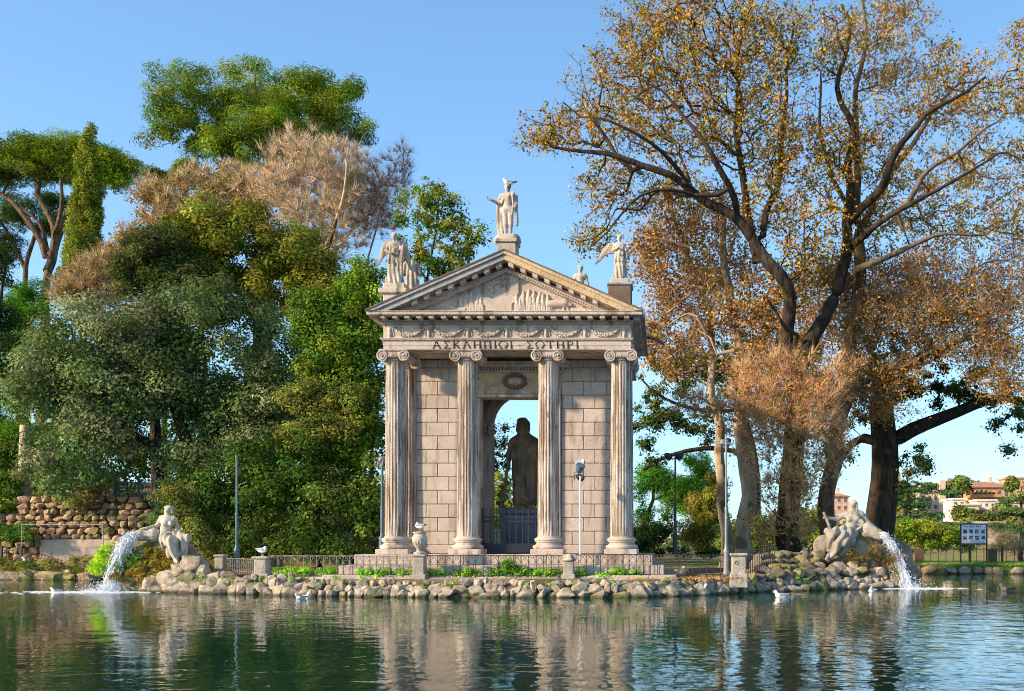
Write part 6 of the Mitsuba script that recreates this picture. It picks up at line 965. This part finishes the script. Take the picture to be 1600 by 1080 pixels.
plane_tree('plane_tree', 'pale-trunked plane tree just right of the temple roof, curving left at the top', Y, [([root(1130, Y), at(1128, 800, Y), at(1118, 690, Y), at(1108, 600, Y), at(1104, 500, Y), at(1095, 440, Y), at(1075, 380, Y), at(1055, 320, Y), at(1040, 270, Y)], 0.30, 0.07, None), (limb([(1098, 450), (1060, 470), (1040, 490)], Y - 1), 0.09, 0.04, 0), (limb([(1075, 385), (1030, 370), (990, 365)], Y - 1), 0.08, 0.03, 0), (limb([(1103, 520), (1060, 490), (1015, 500)], Y - 2), 0.08, 0.03, 0)],
    [(1040, 460, 50, 50), (1020, 520, 40, 40), (1050, 360, 60, 60), (1010, 400, 40, 50), (1080, 440, 60, 60), (1060, 560, 60, 40)], 620, 17000, 33, 'bark_pale', BROWN, 0.14, tcol=(0.36, 0.26, 0.17), spread=0.22)
plane_tree('plane_tree', 'pale straight plane tree with a hooked side branch between the two dark trunks', Y - 1, [([root(1166, Y - 1), at(1163, 860, Y - 1), at(1160, 720, Y - 1), at(1163, 600, Y - 1), at(1150, 500, Y - 1), at(1138, 440, Y - 1), at(1132, 370, Y - 1), at(1128, 300, Y - 1)], 0.42, 0.11, None), (limb([(1144, 548), (1130, 535), (1122, 528), (1110, 528)], Y - 2), 0.10, 0.06, 0), (limb([(1136, 440), (1120, 420), (1142, 400), (1148, 370)], Y - 1.5), 0.10, 0.05, 0), (limb([(1150, 500), (1180, 520), (1195, 500)], Y - 1.5), 0.12, 0.05, 0)],
    [(1150, 420, 60, 70), (1180, 480, 60, 60), (1120, 330, 50, 60), (1110, 500, 50, 40), (1180, 560, 60, 50), (1230, 500, 60, 60), (1280, 440, 60, 60)], 800, 22000, 34, 'bark_pale', BROWN, 0.14, tcol=(0.36, 0.26, 0.17), spread=0.22)
# twiggy shoots round the trunk of the largest plane tree
Y = 41.2; bare_tree('trunk_shoots', 'tangle of orange-brown twigs and dry leaves sprouting round the largest plane trunk', Y, [(1235, 650, 80, 60, -0.3), (1195, 690, 60, 50, -0.3), (1230, 750, 65, 55, -0.3), (1285, 640, 60, 60), (1185, 600, 60, 45), (1150, 640, 60, 30), (1090, 635, 50, 22), (1240, 810, 45, 45), (1195, 830, 40, 30), (1240, 590, 50, 50), (1300, 700, 40, 50), (1310, 580, 40, 30)], 560, 16000, 35, [([root(1234, Y), at(1231, 800, Y), at(1240, 640, Y)], 0.12, 0.05, None), (limb([(1236, 700), (1180, 650), (1110, 632)], Y), 0.05, 0.02, 0)], (0.52, 0.32, 0.16), 0.6, 0.1, (BROWN, 9000, 0.13), tr=0.010)
# brown leaves hanging before the old oak
Y = 44.5; bare_tree('plane_branches', 'dense rust-brown leafy boughs in front of the old oak at the right', Y, [(1400, 480, 110, 70), (1500, 500, 100, 70), (1560, 560, 70, 50), (1320, 520, 70, 60), (1390, 590, 80, 40), (1330, 610, 60, 30), (1450, 430, 120, 50), (1580, 460, 60, 90), (1380, 640, 60, 20), (1570, 610, 50, 20), (1340, 440, 60, 60)], 1500, 16000, 36, [(limb([(1330, 610), (1400, 560), (1480, 540), (1570, 520)], Y), 0.11, 0.04, None), (limb([(1400, 560), (1470, 480), (1540, 410), (1590, 400)], Y), 0.08, 0.03, 0), (limb([(1340, 600), (1380, 500), (1400, 430)], Y), 0.07, 0.03, 0)], (0.30, 0.20, 0.13), 0.5, 0.05, ([[0.48, 0.24, 0.06], [0.40, 0.18, 0.05], [0.54, 0.31, 0.09], [0.36, 0.19, 0.05], [0.28, 0.24, 0.05]], 42000, 0.125), tr=0.009)
# old evergreen oak with a massive black trunk
Y = 50.0; tree('old_oak', 'old oak with a massive black trunk and one long limb bending right over the water', Y, [(1390, 560, 90, 70), (1470, 600, 60, 40), (1330, 620, 60, 50), (1580, 650, 40, 25, 0), (1545, 600, 50, 40), (1440, 720, 30, 28, -1), (1400, 700, 20, 30, 0), (1420, 750, 12, 22, -1), (1300, 700, 40, 30), (1300, 730, 16, 30), (1580, 700, 16, 20)], 0.42, 190, 21000, 0.17, [[0.025, 0.045, 0.018], [0.04, 0.06, 0.022], [0.055, 0.07, 0.03]], 37,
    [([root(1370, Y), at(1368, 830, Y), at(1374, 760, Y), at(1382, 690, Y), at(1375, 640, Y), at(1372, 570, Y)], 0.95, 0.5, None), (limb([(1382, 700), (1420, 672), (1470, 655), (1520, 632), (1560, 622), (1640, 640)], Y), 0.42, 0.13, 0), (limb([(1374, 690), (1345, 672), (1325, 682), (1315, 720), (1300, 740)], Y), 0.3, 0.10, 0), (limb([(1374, 620), (1430, 560), (1470, 560), (1520, 520)], Y), 0.26, 0.08, 0), (limb([(1372, 620), (1340, 560), (1320, 500)], Y), 0.24, 0.08, 0)], 'bark_dark', shell=0.1, fuzz=0.3, tcol=(0.03, 0.024, 0.02), tip=0.014)
Y = 54.0; tree('evergreen_oak', 'dark green evergreen oak with a low level limb right behind the temple', Y, [(1040, 600, 50, 45), (1090, 560, 60, 50), (1060, 660, 50, 25), (1140, 600, 60, 60), (1010, 660, 25, 25), (1020, 640, 30, 30), (1110, 670, 40, 30), (1170, 540, 50, 60), (1040, 720, 30, 12), (1010, 690, 20, 15), (1250, 570, 60, 60), (1200, 640, 60, 40)], 0.45, 260, 24000, 0.18, [[0.03, 0.055, 0.02], [0.05, 0.08, 0.025], [0.07, 0.09, 0.03]], 38,
    [([root(1180, Y), at(1180, 780, Y), at(1170, 680, Y), at(1150, 600, Y)], 0.4, 0.2, None), (limb([(1172, 720), (1110, 695), (1050, 712), (1005, 735)], Y), 0.16, 0.09, 0), (limb([(1160, 640), (1080, 640), (1030, 620), (1000, 590)], Y), 0.14, 0.05, 0)], 'bark_dark', shell=0.1, fuzz=0.3, tcol=(0.03, 0.024, 0.02), tip=0.014)
# greenery low on the right
Y = 72.0; tree('background_pine', 'bright green spreading pine low behind the right temple column', Y, [(1010, 745, 35, 30), (1050, 760, 40, 30), (1090, 735, 35, 30), (1075, 775, 40, 25), (1000, 785, 25, 30), (1110, 760, 20, 20)], 0.8, 100, 22000, 0.25, BRIGHTPINE, 39, [([root(1000, Y), at(992, 840, Y), at(1010, 800, Y), at(1022, 760, Y)], 0.28, 0.1, None)], 'bark_brown', asp=0.25)
Y = 58.0; tree('olive_bush', 'yellow-olive rounded bush between the two floodlight posts', Y, [(1100, 800, 32, 40), (1115, 770, 22, 35), (1090, 830, 40, 30)], 0.5, 80, 15000, 0.14, [[0.10, 0.105, 0.02], [0.14, 0.125, 0.03], [0.07, 0.08, 0.02]], 40, cat='bush', trunk=False)
Y = 60.0; tree('dark_bush', 'dark green bushes at the foot of the background pine', Y, [(1015, 835, 30, 28), (1045, 820, 22, 30), (990, 840, 25, 25)], 0.5, 60, 10000, 0.15, DARK, 41, cat='bush', trunk=False)
Y = 52.0; tree('green_bush', 'mid-green bushes seen between the right plane trunks', Y, [(1200, 830, 35, 40), (1265, 825, 35, 50), (1300, 840, 40, 40), (1160, 850, 40, 30), (1340, 850, 30, 25)], 0.5, 100, 16000, 0.14, [[0.06, 0.10, 0.02], [0.09, 0.13, 0.025], [0.12, 0.14, 0.03]], 42, cat='bush', trunk=False)
Y = 75.0; tree('cedar', 'blue-green cedar with level branches behind the right waterfall', Y, [(1430, 760, 45, 9), (1420, 785, 55, 10), (1440, 805, 60, 10), (1405, 820, 45, 12), (1470, 770, 35, 5), (1390, 770, 25, 12), (1480, 820, 35, 8), (1425, 835, 60, 12)], 0.55, 160, 20000, 0.22, [[0.04, 0.09, 0.045], [0.06, 0.12, 0.045], [0.03, 0.07, 0.04]], 43, [([root(1415, Y), at(1415, 800, Y), at(1416, 745, Y)], 0.25, 0.05, None)], squash=0.3, asp=0.3)
Y = 58.5; tree('yellow_green_shrub', 'yellow-green shrubs along the railing left of the information board', Y, [(1415, 828, 25, 22), (1450, 835, 30, 24), (1480, 840, 25, 20), (1395, 840, 20, 20), (1510, 850, 22, 12)], 0.45, 90, 14000, 0.14, [[0.12, 0.17, 0.02], [0.17, 0.21, 0.03], [0.08, 0.13, 0.02]], 44, cat='shrub', trunk=False)
Y = 60.0; tree('grey_shrub', 'grey leafless shrubs right of the information board', Y, [(1560, 845, 30, 20), (1590, 842, 30, 24), (1620, 848, 30, 20)], 0.5, 70, 9000, 0.13, [[0.15, 0.14, 0.11], [0.11, 0.11, 0.07], [0.10, 0.12, 0.05]], 45, cat='shrub', trunk=False, asp=0.2)
Y = 85.0; tree('cedar', 'pale green cedar at the right edge below the orange villa', Y, [(1585, 800, 35, 10), (1600, 820, 45, 10), (1590, 780, 20, 10), (1570, 825, 30, 8), (1610, 760, 15, 15)], 0.7, 80, 10000, 0.26, [[0.08, 0.13, 0.05], [0.12, 0.15, 0.06], [0.05, 0.09, 0.03]], 46, [([root(1598, Y), at(1598, 810, Y), at(1597, 760, Y)], 0.25, 0.05, None)], squash=0.3, asp=0.3)
Y = 62.0; tree('hedge', 'low dark clipped hedge behind the steps right of the temple', Y, [(1010, 862, 30, 7), (1060, 862, 30, 7), (1110, 862, 30, 7), (1160, 864, 30, 7), (1210, 866, 30, 7)], 0.4, 90, 9000, 0.12, DARK, 47, cat='hedge', trunk=False)
Y = 44.5; tree('leafy_shrub', 'yellow-green shrub seen through the temple arch behind the god statue', Y, [(785, 770, 22, 35), (835, 775, 14, 30), (780, 810, 24, 20), (810, 790, 20, 15)], 0.4, 60, 5000, 0.14, [[0.14, 0.19, 0.02], [0.2, 0.22, 0.03], [0.07, 0.12, 0.02]], 48, cat='shrub', trunk=False)
Y = 47.0; tree('leafy_tree', 'loose dark leafy branches seen through the temple arch left of the statue', Y, [(780, 700, 16, 45), (765, 740, 20, 40), (790, 680, 8, 25), (750, 690, 25, 60)], 0.4, 60, 2600, 0.15, [[0.03, 0.05, 0.02], [0.05, 0.08, 0.025]], 49, [([root(752, Y), at(752, 780, Y), at(768, 690, Y)], 0.1, 0.03, None)], shell=0.05, fuzz=0.4)
# ------------------------------------------------------------------ houses on the far hillside
TERRA, CREAM, PINKW, WHITE = (0.52, 0.32, 0.19), (0.50, 0.42, 0.31), (0.48, 0.33, 0.27), (0.62, 0.56, 0.48); ROOFC = (0.36, 0.19, 0.125)
def house(label, px0, px1, py0, py1, Y, wall, roof='flat', floors=2, cols=3, extra=None, name='villa'):
    k = thing(name, label, 'house', None); x0, x1, z1 = X_(px0, Y), X_(px1, Y), Z_(py0, Y); z0 = min(Z_(py1, Y), gz((x0 + x1) / 2, Y)) - 2; D = max(7.0, (x1 - x0) * 0.5); zb = Z_(py1, Y)
    w = part(k, 'wall', bx(x0, x1, Y, Y + D, z0, z1), 'vcol', color=wall)
    H = (z1 - zb) / floors; ww = (x1 - x0) / cols
    for f in range(floors):
        for c in range(cols):
            a, b = x0 + ww * (c + 0.28), x0 + ww * (c + 0.72); zz0, zz1 = zb + H * (f + 0.28), zb + H * (f + 0.78); q = part(k, 'window', bx(a, b, Y - 0.06, Y + 0.02, zz0, zz1), 'vcol', color=(0.11, 0.105, 0.10))
            [part(q, nm, bb, 'vcol', color=np.minimum(np.array(wall) * 1.25, 0.8)) for nm, bb in (('lintel', bx(a - 0.12, b + 0.12, Y - 0.10, Y - 0.001, zz1 + 0.002, zz1 + 0.16)), ('sill', bx(a - 0.15, b + 0.15, Y - 0.16, Y - 0.001, zz0 - 0.16, zz0 - 0.002)))]
    if roof == 'flat': part(k, 'roof', join([bx(x0 - 0.3, x1 + 0.3, Y - 0.4, Y + D + 0.3, z1 + 0.003, z1 + 0.35)]), 'vcol', color=np.minimum(np.array(wall) * 1.1, 0.7))
    else:
        h = (x1 - x0) * 0.16; rp = part(k, 'roof', tm([[x0 - 0.6, Y - 0.7, z1 + .003], [x1 + 0.6, Y - 0.7, z1 + .003], [x1 + 0.6, Y + D + 0.6, z1 + .003], [x0 - 0.6, Y + D + 0.6, z1 + .003], [x0 + (x1 - x0) * .3, Y + D / 2, z1 + h], [x1 - (x1 - x0) * .3, Y + D / 2, z1 + h]], [[0, 1, 5], [0, 5, 4], [1, 2, 5], [2, 3, 4], [2, 4, 5], [3, 0, 4], [0, 2, 1], [0, 3, 2]]), 'vcol', color=ROOFC)
        part(rp, 'chimney', bx(x0 + (x1 - x0) * .6, x0 + (x1 - x0) * .6 + 0.8, Y + D * .4, Y + D * .4 + 0.8, z1, z1 + h + 1.2), 'vcol', color=CREAM)
    for e in extra or (): part(k, e[0], bx(X_(e[1], Y), X_(e[2], Y), Y - e[5], Y - 0.001, Z_(e[4], Y), Z_(e[3], Y)), 'vcol', color=e[6])
    return k
house('pale pink house with a red roof just right of the old oak trunk', 1392, 1416, 752, 800, 230, PINKW, 'hip', 3, 2)
house('cream flat-roofed house with a square tower left of the dark palm', 1438, 1476, 757, 800, 240, CREAM, 'flat', 3, 4, [('tower', 1466, 1475, 750, 800, 1.5, (0.55, 0.47, 0.37))])
house('grey-cream long house below the dark palm', 1474, 1514, 768, 800, 250, (0.40, 0.35, 0.29), 'hip', 2, 4)
house('large orange villa with a pergola terrace', 1512, 1578, 762, 800, 235, TERRA, 'hip', 2, 6, [('terrace', 1510, 1556, 774, 778, 4.0, (0.55, 0.28, 0.14)), ('terrace', 1510, 1560, 788, 800, 5.0, (0.62, 0.45, 0.33))] + [('pergola_post', 1513 + i * 7, 1514 + i * 7, 767, 774, 3.8, (0.4, 0.2, 0.1)) for i in range(6)])
house('terracotta upper villa at the right edge of the picture', 1575, 1640, 748, 780, 250, (0.52, 0.30, 0.17), 'flat', 2, 6)
house('small white house below the cream tower house', 1488, 1508, 781, 812, 215, WHITE, 'flat', 2, 2)
house('pale pink house with bright green shutters', 1502, 1530, 790, 820, 205, (0.58, 0.45, 0.36), 'flat', 1, 3, [('shutter', 1509, 1517, 794, 801, 0.3, (0.04, 0.30, 0.08))])
house('white house with a stepped terrace right of the green shutters', 1527, 1556, 783, 818, 210, WHITE, 'flat', 2, 3, [('terrace', 1526, 1545, 792, 797, 2.0, (0.66, 0.6, 0.52))])
house('cream low house under the right-edge villa', 1556, 1600, 786, 815, 215, (0.58, 0.46, 0.33), 'flat', 2, 5)
house('reddish roofed house glimpsed between the right trunks', 1286, 1326, 776, 800, 240, PINKW, 'hip', 2, 4)
house('pale house glimpsed low behind the right temple column', 1000, 1040, 822, 850, 200, WHITE, 'flat', 2, 4)
k = thing('garden_wall', 'pale garden wall along the foot of the far hillside', 'wall'); own(k, bx(X_(1470, 190), X_(1640, 190), 190, 190.6, 0, Z_(815, 190), 0.1), 'vcol', color=(0.50, 0.40, 0.32))
k = thing('garden_wall', 'second pale wall glimpsed between the trunks left of the old oak', 'wall'); own(k, bx(X_(1240, 195), X_(1400, 195), 195, 195.6, 0, Z_(803, 195), 0.1), 'vcol', color=(0.5, 0.43, 0.34))
FARG = [[0.09, 0.12, 0.035], [0.10, 0.11, 0.03], [0.04, 0.07, 0.02], [0.14, 0.12, 0.04]]
for i, (lab, px, py, rx, rz, Y) in enumerate((('dark palm-like tree between the cream and orange houses', 1503, 752, 13, 11, 228), ('round green tree left of the dark palm', 1484, 757, 12, 7, 240), ('flat green tree right of the dark palm', 1526, 760, 10, 6, 245), ('olive bush below the green shutters', 1527, 808, 14, 9, 195), ('bush under the white stepped house', 1548, 806, 16, 9, 195), ('yellow-olive bush left of the green shutters', 1500, 800, 8, 8, 198), ('dark tree at the edge by the terracotta villa', 1580, 752, 6, 8, 225), ('green trees beside the pink house', 1415, 775, 18, 14, 200), ('bush in front of the orange villa', 1568, 795, 14, 8, 200), ('far green trees low left of the old oak', 1270, 800, 45, 20, 180), ('far green tree behind the floodlight posts', 1130, 815, 40, 22, 170), ('green tree in the garden by the right edge', 1600, 810, 26, 14, 185))):
    tree('hillside_tree', lab, Y, [(px, py, rx, rz), (px + rx * 0.3, py + rz * 0.8, rx * 0.9, rz * 0.8), (px - rx * 0.4, py + rz * 0.9, rx * 0.7, rz)], 1.2, 26, 2200, 0.75, FARG, 60 + i, [([root(px, Y), at(px, py + rz, Y), at(px, py - rz * 0.5, Y)], 0.3, 0.1, None)], tip=0.05, seg=2.5)
own('hillside_wood', *(lambda m: (m[0], 'leaf', False, m[1]))(lobe_leaves(*(lambda n, rg: (np.stack([(xx := rg.uniform(-80, 260, n)), (yy := rg.uniform(150, 420, n)), ground_z(xx, yy) + 0.9], 1), rg.uniform(1.0, 2.6, n)))(420, np.random.default_rng(77)), 18000, 1.0, FARG, np.random.default_rng(78))))
taken.add('hillside_wood'); labels['hillside_wood'] = {'label': 'scrub and small trees covering the distant hillside', 'category': 'wood', 'kind': 'stuff'}
# ------------------------------------------------------------------ gulls and pigeons (local: facing -x, standing on z = 0)
def bird_mesh(swim=False, h=0.013, hunch=0.0, dark=False):
    z = 0.05 if swim else 0.17; H = np.array([-0.155 + hunch * 0.06, 0, z + 0.115 - hunch * 0.05])
    p = [ell((0, 0, z), (0.155, 0.075, 0.072)), cap((-0.09, 0, z + 0.02), H, 0.055, 0.04), ell(H, (0.045, 0.038, 0.04)), cap(H + [-0.035, 0, -0.006], H + [-0.085, 0, -0.016], 0.013, 0.007, k=0.01), cap((0.10, 0, z + 0.02), (0.245, 0, z + 0.03), 0.045, 0.014)]
    for s in (-1, 1):
        p.append(cap((-0.05, s * 0.06, z + 0.025), (0.20, s * 0.035, z + 0.045), 0.045, 0.016, k=0.015)); p.append(cap((0.16, s * 0.03, z + 0.045), (0.29, s * 0.012, z + 0.055), 0.016, 0.006, k=0.01))
        if not swim: p += [cap((0.0, s * 0.03, z - 0.05), (0.0, s * 0.03, 0.02), 0.010, k=0.008), cap((0.015, s * 0.03, 0.006), (-0.045, s * 0.03, 0.006), 0.012, 0.016, k=0.008)]
    m = sdf_mesh(p, h, 0.04, k=0.03); v = np.array(m.vertices); c = np.tile([0.78, 0.78, 0.78], (len(v), 1)); wing_ = (v[:, 2] > z + 0.004) & (v[:, 0] > -0.07); c[wing_] = (0.30, 0.32, 0.36); c[(v[:, 0] > 0.21)] = (0.03, 0.03, 0.035); c[v[:, 0] < H[0] - 0.045] = (0.5, 0.22, 0.04)
    e = (np.abs(np.abs(v[:, 1]) - 0.033) < 0.012) & (np.hypot(v[:, 0] - H[0] + 0.02, v[:, 2] - H[2] - 0.01) < 0.009); c[e] = 0.02
    if not swim: c[v[:, 2] < z - 0.08] = (0.45, 0.25, 0.12)
    if dark: c = np.where(wing_[:, None], [0.05, 0.045, 0.05], [0.12, 0.11, 0.12]) * np.ones((len(v), 3)); c[v[:, 0] < H[0] - 0.045] = (0.1, 0.08, 0.06)
    return mikit.ply(m, 'vcol', True, color=c)
STAND, SWIM, HUNCH, PIG, DUCK = bird_mesh(), bird_mesh(True), bird_mesh(hunch=1.0), bird_mesh(dark=True, hunch=0.6), bird_mesh(True, dark=True)
def bird(label, mesh, pos, rz=0.0, s=1.0, name='gull'):
    k = thing(name, label, name); own(k, mesh, None, tw=TW(pos, rz, s))
def on(px, Y, dz=0.0): x = X_(px, Y); return np.array([x, Y, gz(x, Y) + dz])
bird('grey-winged gull standing on the head of the apex statue', STAND, at(795, 294.5, 32.58), 0.0, 1.0)
bird('dark pigeon perched on the head of the left winged statue', PIG, at(614, 363, 33.2), -0.6, 1.0, 'pigeon')
bird('white gull standing on the urn before the temple', HUNCH, [PP['C'][0], PP['C'][1], 1.282 + 0.69], -0.5, 1.05)
bird('fluffed gull resting on the stone post left of the temple', HUNCH, [PP['B'][0], PP['B'][1], 1.20], 2.8, 1.15)
bird('white gull sitting on the thin white floodlight pole', HUNCH, at(907, 733, 31.6), 2.6, 1.1)
for lab, px, py, rz, m, s in (('left of two white gulls swimming before the island', 470, 936, 0.7, SWIM, 0.85), ('right of two white gulls swimming before the island', 479, 934.5, 2.4, SWIM, 0.85), ('large pale gull swimming in profile below the right mound', 1221, 934, 0.05, SWIM, 1.15), ('white gull swimming under the right fountain statue', 1362, 926, 1.3, SWIM, 1.0), ('small white gull in the foam left of the left waterfall', 88, 926, 0.3, SWIM, 0.9)):
    Y = F * EYE / (py - HY); bird(lab, m, [X_(px, Y), Y, -0.01], rz, s)
Y = F * EYE / (923.5 - HY); bird('dark duck swimming at the far right', DUCK, [X_(1573, Y), Y, -0.02], 0.2, 1.35, 'duck')
for lab, px, Y, rz, s, dz in (('gull standing by the kerb right of the temple steps', 1053, 30.75, 0.2, 0.95, 0.04), ('brownish gull among fallen leaves near the right fence', 1096, 31.2, 2.9, 0.95, 0.05), ('gull standing on the right mound by the plane trunk', 1209, 34.9, 2.9, 1.15, 0.16), ('gull seen behind the right fence bars', 1071, 33.6, 1.2, 1.0, 0.0), ('gull crouching at the foot of the pale pedestal', 1146, 31.1, 0.6, 0.8, 0.05), ('white gull on the dark left shore rocks', 42, 45.4, 0.3, 1.0, 0.2), ('grey-white gull on a rock at the left water edge', 72, 44.4, 0.8, 1.0, 0.35)): bird(lab, STAND, on(px, Y, dz), rz, s)
k = thing('shore_boulder', 'pale rounded boulder among leaves behind the right fence', 'boulder'); own(k, BIG_ROCKS[1], 'rock_1', tw=TW(on(1064, 32.2, 0.12), 0.3, (0.3, 0.22, 0.2)))
# groups of alike things
GROUPS = {'gull': 'gulls on and round the island', 'stone_post': 'stone posts of the island fence', 'iron_fence': 'iron fence sections on the island', 'floodlight_post': 'floodlight posts round the temple', 'plane_tree': 'plane trees on the right', 'winged_statue': 'winged statues on the roof corners', 'fountain_statue': 'fountain statues at the island ends', 'waterfall': 'water jets of the two fountain statues', 'villa': 'houses on the far hillside', 'hillside_tree': 'trees on the far hillside', 'bare_tree': 'leafless trees on the left', 'umbrella_pine': 'umbrella pines at the far left', 'railing_panel': 'plates on the right bank railing', 'garden_spotlight': 'ground spotlights before the temple', 'cedar': 'cedars on the right bank', 'garden_wall': 'walls below the far houses', 'background_pine': 'pines in the background', 'leafy_evergreen': 'leafy evergreens beside the temple', 'rock_mound': 'rock mounds under the fountain statues'}
for k_, v_ in labels.items():
    if 'category' not in v_ or v_.get('kind'): continue
    b_ = k_[:-4] if k_[-3:].isdigit() else k_
    if b_ in GROUPS: v_.setdefault('group', GROUPS[b_])
for k_ in list(labels):
    if k_ in scene or any(q_.startswith(k_ + '__') for q_ in scene): continue
    print('label without object', k_)
